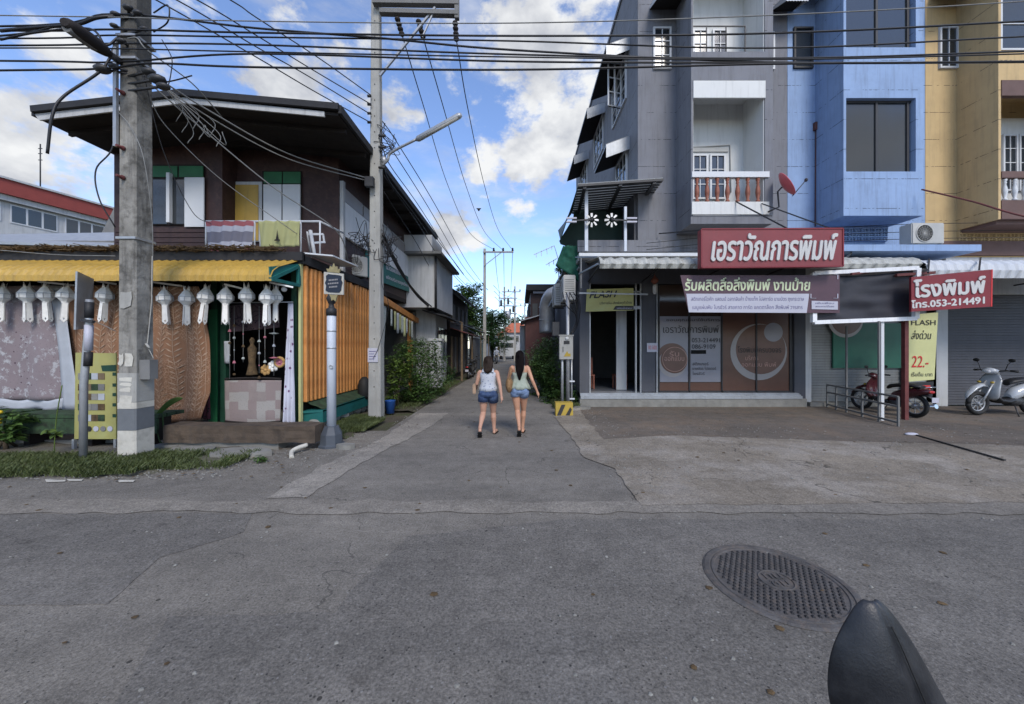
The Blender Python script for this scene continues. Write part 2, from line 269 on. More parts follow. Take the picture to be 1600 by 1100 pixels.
K = dict(
 road=mat_asphalt('road asphalt', (.182, .168, .147), crack=.4, speck=1.5), alley=mat_asphalt('alley asphalt', (.18, .167, .148), crack=.5, speck=.7),
 patch=mat_asphalt('newer asphalt', (.152, .142, .128), speck=2.3), patch2=mat_asphalt('bleached asphalt', (.212, .194, .168), speck=1.2),
 concrete=mat_asphalt('poured concrete', (.26, .24, .21), speck=.9, crack=.8), apron=mat_asphalt('worn apron concrete', (.215, .188, .152), speck=1.6, crack=.6, tint2=(.28, .255, .222)),
 ramp=mat_asphalt('rust stained concrete', (.138, .119, .10), speck=1.4, tint2=(.165, .13, .10)), soil=mat_asphalt('soil', (.085, .075, .055), speck=1.5, tint2=(.06, .075, .03)),
 gravel=mat_asphalt('dusty gravel', (.13, .12, .10), speck=2.5, tint2=(.075, .08, .045)),
 gray=mat_block('gray facade paint', (.172, .178, .20), streak=.45), graydk=M('dark gray paint', (.075, .078, .09), .7, .1, streak=.3),
 blue=mat_block('sky blue facade paint', (.235, .335, .52), streak=.35), orange_wall=mat_block('ochre facade paint', (.50, .36, .18), streak=.25),
 white=M('white masonry paint', (.60, .61, .60), .7, .05, 1.5, .1, 50, streak=.22), whitep=M('white gloss paint', (.55, .565, .58), .45, .05, 2, .05),
 offwhite=M('weathered white wall', (.44, .45, .455), .8, .08, 1.3, .15, 50, streak=.35, stain=.2), bare=M('bare gray masonry', (.16, .16, .155), .9, .2, 2, .3, stain=.3),
 brownband=M('brown band paint', (.12, .07, .06), .7), balred=M('terracotta baluster', (.26, .09, .055), .6, .25, 6),
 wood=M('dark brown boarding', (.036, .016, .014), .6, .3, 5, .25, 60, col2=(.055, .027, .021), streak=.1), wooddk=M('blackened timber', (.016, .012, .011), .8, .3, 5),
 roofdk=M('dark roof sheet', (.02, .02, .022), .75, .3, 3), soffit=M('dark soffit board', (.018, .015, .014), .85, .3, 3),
 slat=M('orange stained slat', (.60, .26, .075), .55, .2, 4, .12, 30, col2=(.48, .18, .045), streak=.35), teal=M('teal paint', (.012, .12, .11), .55, .2, 5, stain=.3),
 green=M('green paint', (.018, .12, .045), .5, .2), dkgreen=M('dark green paint', (.008, .045, .025), .6, .3, 5), mossy=M('mossy green ledge', (.03, .06, .028), .9, .4, 5, .4, 30, col2=(.015, .02, .012)),
 yellow=M('yellow awning sheet', (.44, .28, .055), .5, .12, 3, .05, streak=.35), sheet=M('dull white corrugated sheet', (.40, .40, .365), .55, .1, 3, .05, streak=.5, stain=.25), sheetgr=M('green corrugated sheet', (.012, .04, .033), .6, .2),
 zinc=M('zinc sheet', (.34, .36, .38), .45, .15, 3, .05, metal=.3, streak=.3), clear=mat_leaf('translucent gray sheet', (.62, .63, .62), (.72, .73, .71), .7),
 steel=M('galvanised steel', (.36, .37, .38), .45, .15, 6, .1, metal=.5), darksteel=M('dark steel', (.03, .03, .032), .5, .2, 6), rust=M('rusty red steel', (.12, .03, .027), .65, .3, 6),
 pole=M('concrete pole', (.33, .325, .30), .85, .14, 3, .4, 25, stain=.4, streak=.3), pole_old=M('old stained concrete', (.25, .24, .215), .9, .3, 3.2, .9, 18, stain=.85, streak=.9, col2=(.10, .094, .082)),
 bandw=M('peeling white paint', (.5, .48, .42), .8, .12, 4, .3, stain=.35, col2=(.38, .36, .31)), bandg=M('faded gray paint', (.13, .14, .15), .8, .15, 4, .3, stain=.3),
 cable=M('black cable', (.012, .012, .014), .5, .2, 8, 0), cablegr=M('gray cable', (.2, .2, .19), .6, .2, 8, 0), panelw=M('white painted panel', (.74, .745, .75), .6, .06, 2, .08, 50, streak=.25), rubber=M('black rubber', (.012, .012, .012), .7, .2, 9, .2),
 glass=mat_glass('dark window glass'), glassb=mat_glass('tinted shop glass', (.05, .032, .025), .12), black=M('black interior', (.006, .006, .006), .9),
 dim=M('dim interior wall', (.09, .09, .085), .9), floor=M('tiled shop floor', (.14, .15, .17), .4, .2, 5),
 redsign=M('red sign face', (.21, .04, .045), .5, .08, 2, .03, streak=.12), reddk=M('dark red sign face', (.19, .018, .026), .5, .1, 2, .02), ink=M('white lettering', (.52, .51, .49), .5, .03, 2, 0), inkd=M('dark lettering', (.02, .02, .022), .6, .1, 3, 0),
 inkg=M('pale green lettering', (.52, .58, .38), .6, .04, 2, 0), inkr=M('red print', (.5, .03, .03), .6, .1, 3, 0), inkp=M('pinkish print', (.42, .25, .2), .6, .1, 3, 0), inkb=M('purple lettering', (.1, .09, .2), .6, .1, 3, 0),
 maroon=M('maroon banner vinyl', (.085, .045, .06), .5, .12, 3, .03), vinylw=M('white banner vinyl', (.42, .42, .48), .5, .05, 3, .03), vinylk=M('black banner vinyl', (.022, .022, .03), .55, .3, 2, .05), vinyly=M('yellow green banner vinyl', (.32, .30, .10), .5, .1, 2, .03, col2=(.33, .33, .13)), vinyly2=M('pale yellow banner vinyl', (.50, .5, .24), .5, .08, 2, .03),
 brownprint=M('brown printed film', (.11, .052, .035), .35, .12, 3, .03), brownprint2=M('reddish brown print', (.13, .068, .05), .35, .15, 3, .02), greyprint=M('pale gray printed film', (.24, .24, .27), .35, .08, 2, .02), greyprint2=M('light gray ring print', (.30, .28, .27), .35, .1, 2, .02),
 log=M('weathered railway sleeper', (.085, .062, .044), .9, .35, 3, .6, 25, col2=(.045, .034, .026), streak=.5), thatch=M('dry thatch', (.10, .065, .03), .95, .4, 9, .6, 60, col2=(.04, .025, .014)),
 paper=M('white lantern paper', (.74, .73, .69), .7, .12, 9, .3), gold=M('gold paint', (.30, .25, .12), .5, .2, 8, .1), navy=M('navy sign board', (.015, .02, .035), .4, .2), postblue=M('blue gray base paint', (.06, .07, .085), .6, .2, stain=.3), postw=M('pale pole paint', (.50, .54, .60), .5, .08, 4, .08, stain=.2),
 skin=M('skin', (.44, .25, .175), .55, .07, 5, .05, 80, spec=.3), skin2=M('tanned skin', (.46, .245, .155), .55, .07, 5, .05, 80, spec=.3), hair=M('long dark hair', (.007, .005, .005), .6, .35, 14, .35, 90, spec=.05), hair2=M('brown hair', (.02, .012, .008), .6, .35, 14, .35, 90, spec=.15),
 denim=M('blue denim', (.035, .06, .135), .85, .35, 9, .3, 120, col2=(.07, .11, .2)), denimlt=M('light denim', (.17, .24, .38), .85, .25, 9, .3, 120), blouse=M('sage green blouse', (.30, .33, .27), .85, .15, 8, .2, 70, col2=(.24, .28, .22)),
 lace=mat_print('white patterned top', (.46, .48, .52), (.10, .13, .22), 20, 'dots'), straw=M('woven straw', (.22, .125, .055), .8, .35, 20, .5, 60), sole=M('black sandal rubber', (.012, .011, .011), .8),
 carpet=mat_print('mauve hanging cloth', (.23, .19, .2), (.075, .045, .06), 8, 'blotch', (.36, .36, .37)), carpetb=M('gray cloth border', (.36, .38, .41), .9, .1, 4), batik=mat_print('tan batik cloth', (.24, .125, .07), (.33, .21, .135), 22, 'batik'), quilt=mat_print('patchwork quilt', (.27, .225, .215), (.235, .19, .185), 12, 'patch', (.30, .285, .27)),
 flower=mat_print('white curtain print', (.55, .56, .64), (.14, .06, .14), 8, 'dots'), stripe=mat_print('pale green curtain', (.42, .45, .42), (.12, .2, .19), 13, 'dots'), flagred=M('faded flag red', (.32, .10, .11), .85, .08), flagw=M('flag white', (.42, .42, .47), .85, .06), flagb=M('faded flag blue', (.17, .165, .20), .85, .08), flagy=M('pale yellow flag', (.36, .36, .17), .85, .08),
 mirror=M('glossy black plastic', (.010, .011, .014), .42, .35, 12, .12, 220, spec=.45, col2=(.022, .023, .026), streak=.2), bikered=M('red motorcycle paint', (.06, .012, .016), .3, .1, 3, 0, coat=.4), bikewhite=M('white scooter paint', (.38, .40, .42), .3, .06, 3, 0, coat=.5), vinyl=M('black seat vinyl', (.015, .015, .016), .5, .2, 9, .2), chrome=M('chrome', (.6, .6, .6), .2, .1, 4, 0, metal=1), lampred=M('red lamp lens', (.4, .02, .02), .2), lens=M('clear lamp lens', (.5, .5, .5), .15, .1, 3, 0),
 iron=M('rusty cast iron', (.085, .08, .077), .8, .45, 9, .8, 70, col2=(.115, .095, .08)), acw=M('aged white casing', (.42, .42, .40), .6, .08, 3, .05, stain=.25), acdk=M('dark fan grille', (.05, .05, .05), .6), dish=M('pink red dish', (.55, .11, .13), .45, .06), bark=M('bark', (.10, .075, .05), .95, .3, 6, .8, 20), tile=M('orange roof tile', (.42, .12, .06), .8, .2, 6), redroof=M('red fascia', (.25, .05, .04), .7, .1),
 yel=M('traffic yellow', (.36, .25, .035), .7, .15, 4, .1, stain=.3), blk=M('traffic black', (.02, .02, .02), .7), stone=M('stone plinth', (.21, .205, .185), .95, .25, 4, .6, 18, stain=.4), net=M('green shade net', (.008, .075, .05), .85, .25, 6), bucket=M('blue plastic', (.02, .08, .28), .4), plank=M('unpainted plank', (.14, .10, .06), .9, .3, 5), brownsheet=M('brown sheet', (.10, .04, .035), .7, .2, 3, streak=.3), greencab=M('green shop print', (.02, .115, .075), .5, .12), bread=M('tan plush', (.40, .24, .09), .95, .2, 20, .5), bread2=M('pale tan print', (.36, .245, .165), .95, .2, 8, .1), pink=M('pink ornament', (.35, .12, .16), .8), tube_l=M('lamp tube glass', (.8, .8, .76), .3), shutter=M('steel shutter paint', (.20, .21, .21), .5, .1, 3, .05, streak=.3),
 leaf=mat_leaf('green leaves', (.014, .040, .010), (.12, .21, .05)), leafd=mat_leaf('dark leaves', (.010, .030, .010), (.065, .13, .038)), leafy=mat_leaf('yellow green leaves', (.03, .06, .012), (.17, .25, .05)), grassm=mat_leaf('grass', (.028, .042, .012), (.13, .16, .055)), petal=M('yellow petals', (.6, .42, .02), .6),
)

add_patina('old stained concrete', 6.2, 7.2, (.05, .047, .042))
# ---------------------------------------------------------------- mesh helpers
class MB:
    def __init__(s): s.v = []; s.f = []; s.sm = []
    def add(s, vs, fs, smooth=False):
        o = len(s.v); s.v += [tuple(v) for v in vs]; s.f += [tuple(o + i for i in f) for f in fs]; s.sm += [smooth] * len(fs); return s
    def box(s, x0, x1, y0, y1, z0, z1, rz=0, piv=None):
        vs = [(x, y, z) for z in (z0, z1) for y in (y0, y1) for x in (x0, x1)]
        if rz:
            p = Vector(piv or ((x0+x1)/2, (y0+y1)/2, 0)); m = Matrix.Rotation(rz, 3, 'Z'); vs = [m @ (Vector(v) - p) + p for v in vs]
        return s.add(vs, [(0, 2, 3, 1), (4, 5, 7, 6), (0, 1, 5, 4), (2, 6, 7, 3), (0, 4, 6, 2), (1, 3, 7, 5)])
    def beam(s, a, b, w, h=None, up=(0, 0, 1)):
        a = Vector(a); b = Vector(b); d = (b - a).normalized(); u = Vector(up)
        if abs(d.dot(u)) > .99: u = Vector((0, 1, 0))
        x = d.cross(u).normalized(); y = x.cross(d).normalized(); h = h or w; x *= w / 2; y *= h / 2
        vs = [a - x - y, a + x - y, a + x + y, a - x + y, b - x - y, b + x - y, b + x + y, b - x + y]
        return s.add(vs, [(0, 3, 2, 1), (4, 5, 6, 7), (0, 1, 5, 4), (1, 2, 6, 5), (2, 3, 7, 6), (3, 0, 4, 7)])
    def prism(s, pts, off):
        n = len(pts); off = Vector(off); a = [Vector(p) for p in pts]
        return s.add(a + [p + off for p in a], [tuple(range(n))[::-1], tuple(range(n, 2*n))] + [(i, (i+1) % n, n + (i+1) % n, n + i) for i in range(n)])
    def poly(s, pts): return s.add(pts, [tuple(range(len(pts)))])
    def tube(s, pts, r, n=6, smooth=True, caps=True):
        pts = [Vector(p) for p in pts]; rs = r if isinstance(r, (list, tuple)) else [r] * len(pts); vs = []; fs = []; prev = None
        for i, p in enumerate(pts):
            d = (pts[min(i+1, len(pts)-1)] - pts[max(i-1, 0)]).normalized()
            u = prev if prev is not None else (Vector((0, 0, 1)) if abs(d.z) < .9 else Vector((0, 1, 0)))
            x = d.cross(u)
            if x.length < 1e-4: x = d.cross(Vector((1, .3, 0)))
            x.normalize(); y = x.cross(d).normalized(); prev = y
            for k in range(n):
                a = 2 * math.pi * k / n; vs.append(p + (x * math.cos(a) + y * math.sin(a)) * rs[i])
        for i in range(len(pts) - 1):
            for k in range(n): fs.append((i*n+k, i*n+(k+1) % n, (i+1)*n+(k+1) % n, (i+1)*n+k))
        s.add(vs, fs, smooth)
        if caps: o = len(s.v) - len(vs); s.f += [tuple(o+k for k in range(n))[::-1], tuple(o+len(vs)-n+k for k in range(n))]; s.sm += [False, False]
        return s
    def lathe(s, c, prof, n=12, smooth=True, sx=1, sy=1, ph=0, axis='z'):
        c = Vector(c); vs = []; fs = []
        for r, z in prof:
            for k in range(n):
                a = 2 * math.pi * k / n + ph; p = Vector((r * math.cos(a) * sx, r * math.sin(a) * sy, z))
                if axis == 'y': p = Vector((p.x, p.z, p.y))
                if axis == 'x': p = Vector((p.z, p.x, p.y))
                vs.append(c + p)
        for i in range(len(prof) - 1):
            for k in range(n): fs.append((i*n+k, i*n+(k+1) % n, (i+1)*n+(k+1) % n, (i+1)*n+k))
        s.add(vs, fs, smooth); o = len(s.v) - len(vs); s.f += [tuple(o+k for k in range(n))[::-1], tuple(o+len(vs)-n+k for k in range(n))]; s.sm += [False, False]
        return s
    def ell(s, c, rx, ry, rz, n=12, m=8):
        prof = [(max(.001, math.sin(math.pi*i/m)), -math.cos(math.pi*i/m)) for i in range(m+1)]
        o = len(s.v); s.lathe((0, 0, 0), prof, n); c = Vector(c)
        for i in range(o, len(s.v)): v = s.v[i]; s.v[i] = (c.x + v[0]*rx, c.y + v[1]*ry, c.z + v[2]*rz)
        return s
    def torus(s, c, R_, r, n=24, m=8, axis='y', a0=0, a1=2*math.pi):
        c = Vector(c); pts = []
        for i in range(n + 1):
            a = a0 + (a1 - a0) * i / n; q = (math.cos(a) * R_, math.sin(a) * R_)
            pts.append(c + {'y': Vector((q[0], 0, q[1])), 'x': Vector((0, q[0], q[1])), 'z': Vector((q[0], q[1], 0))}[axis])
        return s.tube(pts, r, m)
    def grid(s, f, nu, nv, smooth=True):
        vs = [f(i / nu, j / nv) for j in range(nv + 1) for i in range(nu + 1)]; w = nu + 1
        return s.add(vs, [(j*w+i, j*w+i+1, (j+1)*w+i+1, (j+1)*w+i) for j in range(nv) for i in range(nu)], smooth)

ORG = {}
def wloc(o):
    return ORG.get(o.name, Vector((0, 0, 0))) if o else Vector((0, 0, 0))
def props(o, label=None, cat=None, group=None, kind=None):
    if label: o['label'] = label
    if cat: o['category'] = cat
    if group: o['group'] = group
    if kind: o['kind'] = kind
    return o
def thing(name, label, cat, loc=(0, 0, 0), group=None):
    o = bpy.data.objects.new(name, None); C.objects.link(o); o.location = loc; o.empty_display_size = .2
    ORG[o.name] = Vector(loc); return props(o, label, cat, group)
SPLIT = {'post', 'leg', 'balcony_band', 'tape_band', 'conduit', 'door_frame', 'bracket', 'pier', 'wall', 'band', 'crossarm', 'brace', 'hanger', 'stay_rod', 'transom', 'side_bracket', 'clamp', 'roof', 'soffit', 'roof_edge', 'bargeboard', 'fascia_beam', 'parapet', 'gate_pillar', 'gutter', 'green_tab', 'pole', 'side_trim', 'crossbeam', 'zinc_wall', 'garden_post', 'corner_mark', 'paddle'}
def islands(mb):
    par = list(range(len(mb.v)))
    def fd(a):
        while par[a] != a: par[a] = par[par[a]]; a = par[a]
        return a
    for f in mb.f:
        for q in f[1:]: par[fd(q)] = fd(f[0])
    g = {}
    for f, sm in zip(mb.f, mb.sm): g.setdefault(fd(f[0]), []).append((f, sm))
    out = []
    for fs in g.values():
        n = MB(); idx = {}
        for f, sm in fs:
            for q in f:
                if q not in idx: idx[q] = len(n.v); n.v.append(mb.v[q])
            n.f.append(tuple(idx[q] for q in f)); n.sm.append(sm)
        out.append(n)
    return out
def obj(name, mb, mat, parent=None, label=None, cat=None, group=None, kind=None, thick=0, local=False):
    if parent is not None and name in SPLIT and not kind:
        isl = islands(mb)
        if 1 < len(isl) < 60:
            return [obj_(name, m, mat, parent, label, cat, group, kind, thick, local) for m in isl][0]
    return obj_(name, mb, mat, parent, label, cat, group, kind, thick, local)
def obj_(name, mb, mat, parent=None, label=None, cat=None, group=None, kind=None, thick=0, local=False):
    me = bpy.data.meshes.new(name); org = Vector((0, 0, 0)) if local else wloc(parent)
    me.from_pydata([tuple(Vector(v) - org) for v in mb.v], [], mb.f)
    me.polygons.foreach_set('use_smooth', mb.sm); me.update()
    if isinstance(mat, str): mat = K[mat]
    if mat: me.materials.append(mat)
    o = bpy.data.objects.new(name, me); C.objects.link(o); o.parent = parent; ORG[o.name] = Vector(org)
    if thick: md = o.modifiers.new('solid', 'SOLIDIFY'); md.thickness = thick; md.offset = 0
    return props(o, label, cat, group, kind)
def sub(name, parent, me, loc, rot=None, world=True):
    """one more object sharing a mesh"""
    o = bpy.data.objects.new(name, me); C.objects.link(o); o.parent = parent
    o.location = Vector(loc) - (wloc(parent) if world else Vector((0, 0, 0)))
    if rot: o.rotation_euler = rot
    return o
def mesh(name, mb, mat):
    me = bpy.data.meshes.new(name); me.from_pydata(mb.v, [], mb.f); me.polygons.foreach_set('use_smooth', mb.sm); me.materials.append(K[mat] if isinstance(mat, str) else mat); return me
def copy_tree(o, loc=None, rz=None, label=None, parent=None):
    c = o.copy(); C.objects.link(c); c.parent = parent
    if loc is not None: c.location = loc
    if rz is not None: c.rotation_euler = (0, 0, rz)
    if label: c['label'] = label
    for ch in list(o.children): copy_tree(ch, parent=c)
    return c
def P(px, py, Y): return Vector(((px - CX) * Y / F, Y, CH - (py - CY) * Y / F))
def G(px, py, z=0):
    Y = (CH - z) * F / (py - CY); return Vector(((px - CX) * Y / F, Y, z))
def PX(px, Y): return (px - CX) * Y / F
def PZ(py, Y): return CH - (py - CY) * Y / F

def text_mesh(s, bold=0.0):
    cu = bpy.data.curves.new('t', 'FONT'); cu.body = s; cu.size = 1; cu.offset = 0; cu.resolution_u = 3; cu.extrude = .0
    o = bpy.data.objects.new('t', cu); C.objects.link(o); dg = bpy.context.evaluated_depsgraph_get()
    me = bpy.data.meshes.new_from_object(o.evaluated_get(dg)); bpy.data.objects.remove(o); return me
def text(s, p00, p10, p01, mat, parent, depth=.01, name='lettering', slant=0, keep=False, bold=0):
    """lettering laid into the parallelogram p00 (bottom left), p10, p01"""
    me = text_mesh(s); vs = [v.co.copy() for v in me.vertices]
    if not vs: return None
    x0 = min(v.x for v in vs); x1 = max(v.x for v in vs); y0 = min(v.y for v in vs); y1 = max(v.y for v in vs)
    p00, p10, p01 = Vector(p00), Vector(p10), Vector(p01); ux, uy = p10 - p00, p01 - p00
    nrm = ux.cross(uy).normalized()
    mb = MB(); fs = [tuple(p.vertices) for p in me.polygons]
    offs = [(0, 0)] if not bold else [(-bold, 0), (bold, 0), (0, bold), (0, -bold)]
    for k, (bx, by) in enumerate(offs):
        out = []
        for v in vs:
            u = (v.x - x0 + slant * (v.y - y0)) / (x1 - x0 + slant * (y1 - y0)); w = (v.y - y0) / (y1 - y0)
            out.append(p00 + ux * u + uy * w + ux.normalized() * bx + uy.normalized() * by + nrm * (depth - .0004 * k))
        n = len(out); mb.add(out, fs)
        # rim gives the letters an edge
        cnt = {}
        for f in fs:
            for i in range(len(f)):
                e = (f[i], f[(i+1) % len(f)]); cnt[e] = cnt.get(e, 0) + 1
        o2 = len(mb.v); rim = [e for e in cnt if (e[1], e[0]) not in cnt]
        base = len(mb.v) - n
        mb.add([p - nrm * (depth - .001) for p in out], [])
        for a, b in rim: mb.f.append((base + b, base + a, base + n + a, base + n + b)); mb.sm.append(False)
    bpy.data.meshes.remove(me)
    return obj(name, mb, mat, parent)
def cat(pts, seg=8):
    """smooth curve through points"""
    pts = [Vector(p) for p in pts]; q = [2*pts[0]-pts[1]] + pts + [2*pts[-1]-pts[-2]]; out = []
    for i in range(1, len(q) - 2):
        for k in range(seg):
            t = k / seg; a, b, c, d = q[i-1:i+3]
            out.append(.5 * ((2*b) + (c-a)*t + (2*a-5*b+4*c-d)*t*t + (-a+3*b-3*c+d)*t**3))
    return out + [pts[-1]]
def sag(a, b, s=.3, n=14):
    a, b = Vector(a), Vector(b); return [a.lerp(b, i/n) - Vector((0, 0, s * 4 * (i/n) * (1 - i/n))) for i in range(n+1)]
def leaves(mb, blobs, n, size, rnd=random, flat=.0, clump=True):
    tot = sum(b[3]*b[4]*b[5] for b in blobs)
    for cx, cy, cz, rx, ry, rz in blobs:
        k = max(4, int(n * rx*ry*rz / tot)); cl = []
        for _ in range(max(3, k // 30)):
            d = Vector((rnd.gauss(0, 1), rnd.gauss(0, 1), rnd.gauss(0, 1))).normalized() * (rnd.random() ** .35)
            cl.append(Vector((cx + d.x*rx, cy + d.y*ry, cz + d.z*rz)))
        cr = (rx*ry*rz) ** (1/3) * .3
        for _ in range(k):
            c = rnd.choice(cl) + Vector((rnd.gauss(0, cr*.55), rnd.gauss(0, cr*.55), rnd.gauss(0, cr*.45)))
            a = rnd.random() * 6.283; t = Vector((math.cos(a), math.sin(a), rnd.uniform(-.7, .3))).normalized()
            s_ = t.cross(Vector((rnd.uniform(-.4, .4), rnd.uniform(-.4, .4), 1))).normalized(); L_ = size * rnd.uniform(.6, 1.3); w = L_ * .42
            if c.z < .03: c.z = .03
            mb.add([c, c + t*L_*.5 + s_*w*.5 + Vector((0, 0, .02*L_)), c + t*L_, c + t*L_*.5 - s_*w*.5], [(0, 1, 2, 3)])
    return mb
def corr(mb, a, b, prof, pitch, amp, n=4):
    """corrugated sheet: swept from a to b along the sheet's width, prof = offsets (along, up) down the slope"""
    a, b = Vector(a), Vector(b); d = b - a; ln = d.length; nw = max(2, int(ln / pitch * n)); vs = []
    side = d.normalized()
    for j, (off) in enumerate(prof):
        o = Vector(off)
        nx = (Vector(prof[min(j+1, len(prof)-1)]) - Vector(prof[max(j-1, 0)])).normalized(); up = side.cross(nx).normalized()
        if up.z < 0: up = -up
        for i in range(nw + 1):
            ph = (i % n) / n; hgt = amp * (1 if ph < .26 else (0.0))
            vs.append(a + d * (i / nw) + o + up * hgt)
    w = nw + 1
    mb.add(vs, [(j*w+i, j*w+i+1, (j+1)*w+i+1, (j+1)*w+i) for j in range(len(prof)-1) for i in range(nw)]); return mb
# ================================================================= GROUND
def sheet(name, pts, z, mat, kind='structure', sub_=1):
    mb = MB(); mb.poly([(p[0], p[1], z) for p in pts]); return obj(name, mb, mat, kind=kind)
def gp(*pp): return [G(x, y) for x, y in pp]
def ragged(pts, step=.12, amp=.025, skip=()):
    out = []
    for i in range(len(pts)):
        a, b = Vector(pts[i]), Vector(pts[(i+1) % len(pts)]); n = max(1, min(260, int((b-a).length / step)))
        for k in range(n):
            p = a.lerp(b, k / n)
            if i not in skip: p += Vector((noise.noise(p * 3.1) * amp * 2.2 + noise.noise(p * 11) * amp, noise.noise(p * 3.3 + Vector((9, 0, 0))) * amp * 2.2, 0))
            out.append(p)
    return out
sheet('ground', [(-300, -300), (300, -300), (300, 400), (-300, 400)], -.03, 'soil')
sheet('road', [(-150, -9), (150, -9), (150, 4.45), (-150, 4.45)], 0, 'road')
sheet('alley', [(-2.78, 4.45), (1.36, 4.45), (1.5, 9), (1.35, 20), (1.2, 62), (-3.3, 62), (-2.8, 20)], 0, 'alley')
sheet('far_street', [(-60, 60), (60, 60), (60, 68), (-60, 68)], .004, 'alley')
sheet('road_patch', ragged(gp((-500, 803), (395, 803), (378, 832), (250, 872), (168, 946), (-500, 948)), amp=.012), .004, 'patch')
sheet('road_patch', ragged(gp((262, 964), (525, 958), (565, 905), (640, 838), (880, 812), (2600, 812), (2600, 1300), (60, 1300)), amp=.012), .004, 'patch')
sheet('road_strip', ragged(gp((-900, 780), (2600, 787), (2600, 805), (-900, 800)), amp=.035), .008, 'patch2')
sheet('pavement_strip', ragged(gp((414, 779), (500, 730), (588, 690), (655, 646), (700, 646), (672, 668), (560, 726), (478, 778)), amp=.03), .008, 'concrete')
sheet('shop_apron', ragged([Vector((q.x, q.y, 0)) for q in gp((866, 652), (905, 641))] + [Vector((1.76, 10.7, 0)), Vector((22, 10.7, 0)), Vector((22, 4.25, 0))] + gp((1000, 790), (960, 733), (912, 715), (898, 690)), amp=.02, skip=(1, 2, 3)), .012, 'apron')
sheet('shop_ramp', ragged([Vector((1.76, 10.68, 0)), Vector((22, 10.68, 0))] + gp((2300, 705), (1600, 697), (1320, 690), (1050, 681), (942, 687), (908, 644)), amp=.03, skip=(0, 1)), .016, 'ramp')
# verge on the left: lumpy soil
mb = MB()
def vf(u, v):
    x = -16 + (12.1 + .25*noise.noise(Vector((v*5, 3, 0)))) * u; k = max(0, (x+5.6)/1.7); y0_ = 4.80 + .9*k*k + .12 * noise.noise(Vector((x*1.3, 0, 0))); y = y0_ + (7.62 - y0_) * v
    e = min(1, v*5, (1-u)*14)
    return (x, y, -.015 + e*(.065 + .045 * noise.noise(Vector((x*2.2, y*2.2, 0)))))
sheet('corner_paving', [(-16, 4.4), (-2.70, 4.4), (-2.72, 7.6), (-16, 7.6)], .002, 'road')
mb.grid(vf, 110, 24); obj('verge', mb, 'gravel', kind='structure')
mb = MB(); mb.grid(lambda u, v: (-4.3 + (1.1 if v < .5 else 0.9) * u * (1.0 - .25*v), 6.9 + 3.0 * v, .03 + .03 * noise.noise(Vector((u*3, v*9, 0))) - (.05 if u in (0, 1) else 0)), 8, 20)
obj('verge', mb, 'soil', kind='structure')
mb = MB(); mb.grid(lambda u, v: (.95 + 1.0 * u, 10.3 + 12 * v, .03 + .03 * noise.noise(Vector((u*3, v*19, 2))) - (.05 if u == 0 else 0)), 6, 30)
obj('verge', mb, 'soil', kind='structure')
mb = MB(); mb.grid(lambda u, v: (-3.95 + 1.15 * u, 9.8 + 22 * v, .03 + .03 * noise.noise(Vector((u*3, v*19, 7))) - (.05 if u == 1 else 0)), 6, 40)
obj('verge', mb, 'soil', kind='structure')
def grass(regions, n, name='grass', h=.07):
    mb = MB()
    for (x0, x1, y0, y1, z, w) in regions:
        for _ in range(int(n * w)):
            x = random.uniform(x0, x1); y = random.uniform(y0, y1)
            if noise.noise(Vector((x*1.4, y*2.0, 3))) + .35 * noise.noise(Vector((x*5, y*5, 3))) < random.uniform(-.45, .12): continue
            a = random.random() * 6.28; hh = h * random.uniform(.25, 1.5); d = Vector((math.cos(a), math.sin(a), 0)); l_ = d * hh * random.uniform(.2, .9); s_ = Vector((-d.y, d.x, 0)) * .006
            p = Vector((x, y, z)); mb.add([p - s_, p + s_, p + l_ * .5 + s_*.7 + Vector((0, 0, hh*.7)), p + l_ + Vector((0, 0, hh))], [(0, 1, 2, 3)])
    return obj(name, mb, 'grassm', kind='stuff', label='short ragged grass growing along the verges', cat='grass')
grass([(-13, -5.2, 4.85, 5.7, .05, 1.0), (-13, -5.6, 4.80, 5.2, .03, .55), (-5.9, -4.2, 5.1, 5.9, .03, .16), (-4.05, -3.15, 6.9, 8.9, .04, .55), (.95, 1.7, 10.2, 16, .05, .5), (-3.9, -2.9, 10, 18, .04, .3)], 42000)
# a few loose stones and slabs
for i, (px, py, w, h, lb) in enumerate([(860/1.6+3, 701, .17, .05, 'small pale stone on the grass beside the blue gray lamp post base'), (300, 708, .40, .05, 'flat broken slab lying under the wooden sleeper'), (372, 712, .5, .05, 'long pale slab in the gravel near the white drain pipe'), (264, 702, .22, .06, 'broken slab piece against the striped utility pole'), (910, 640, .25, .06, 'rough stone lump at the alley edge by the striped block')]):
    p = G(px, py); mb = MB(); n = 9
    pts = [(p.x + math.cos(k*6.283/n) * w * random.uniform(.75, 1.1), p.y + math.sin(k*6.283/n) * w*.55 * random.uniform(.8, 1.1), .0) for k in range(n)]
    mb.prism(pts, (0, 0, h + .03)); obj('stone', mb, 'stone', label=lb, cat='stone')
for i, (x0, x1, y, lb) in enumerate([(70, 102, 752.5, 'worn white paint dash at the road edge, left of the pair'), (104, 128, 752, 'thin worn white dash just left of the metal sign post'), (185, 211, 753, 'short worn white paint dash in front of the striped utility pole')]):
    mb = MB(); a = ragged(gp((x0, y-1.8), (x1, y-1.3), (x1-2, y+1.5), (x0+2, y+1.8)), .05, .01); mb.poly([(p.x, p.y, .014) for p in a]); obj('road_marking', mb, 'bandw', kind='structure')

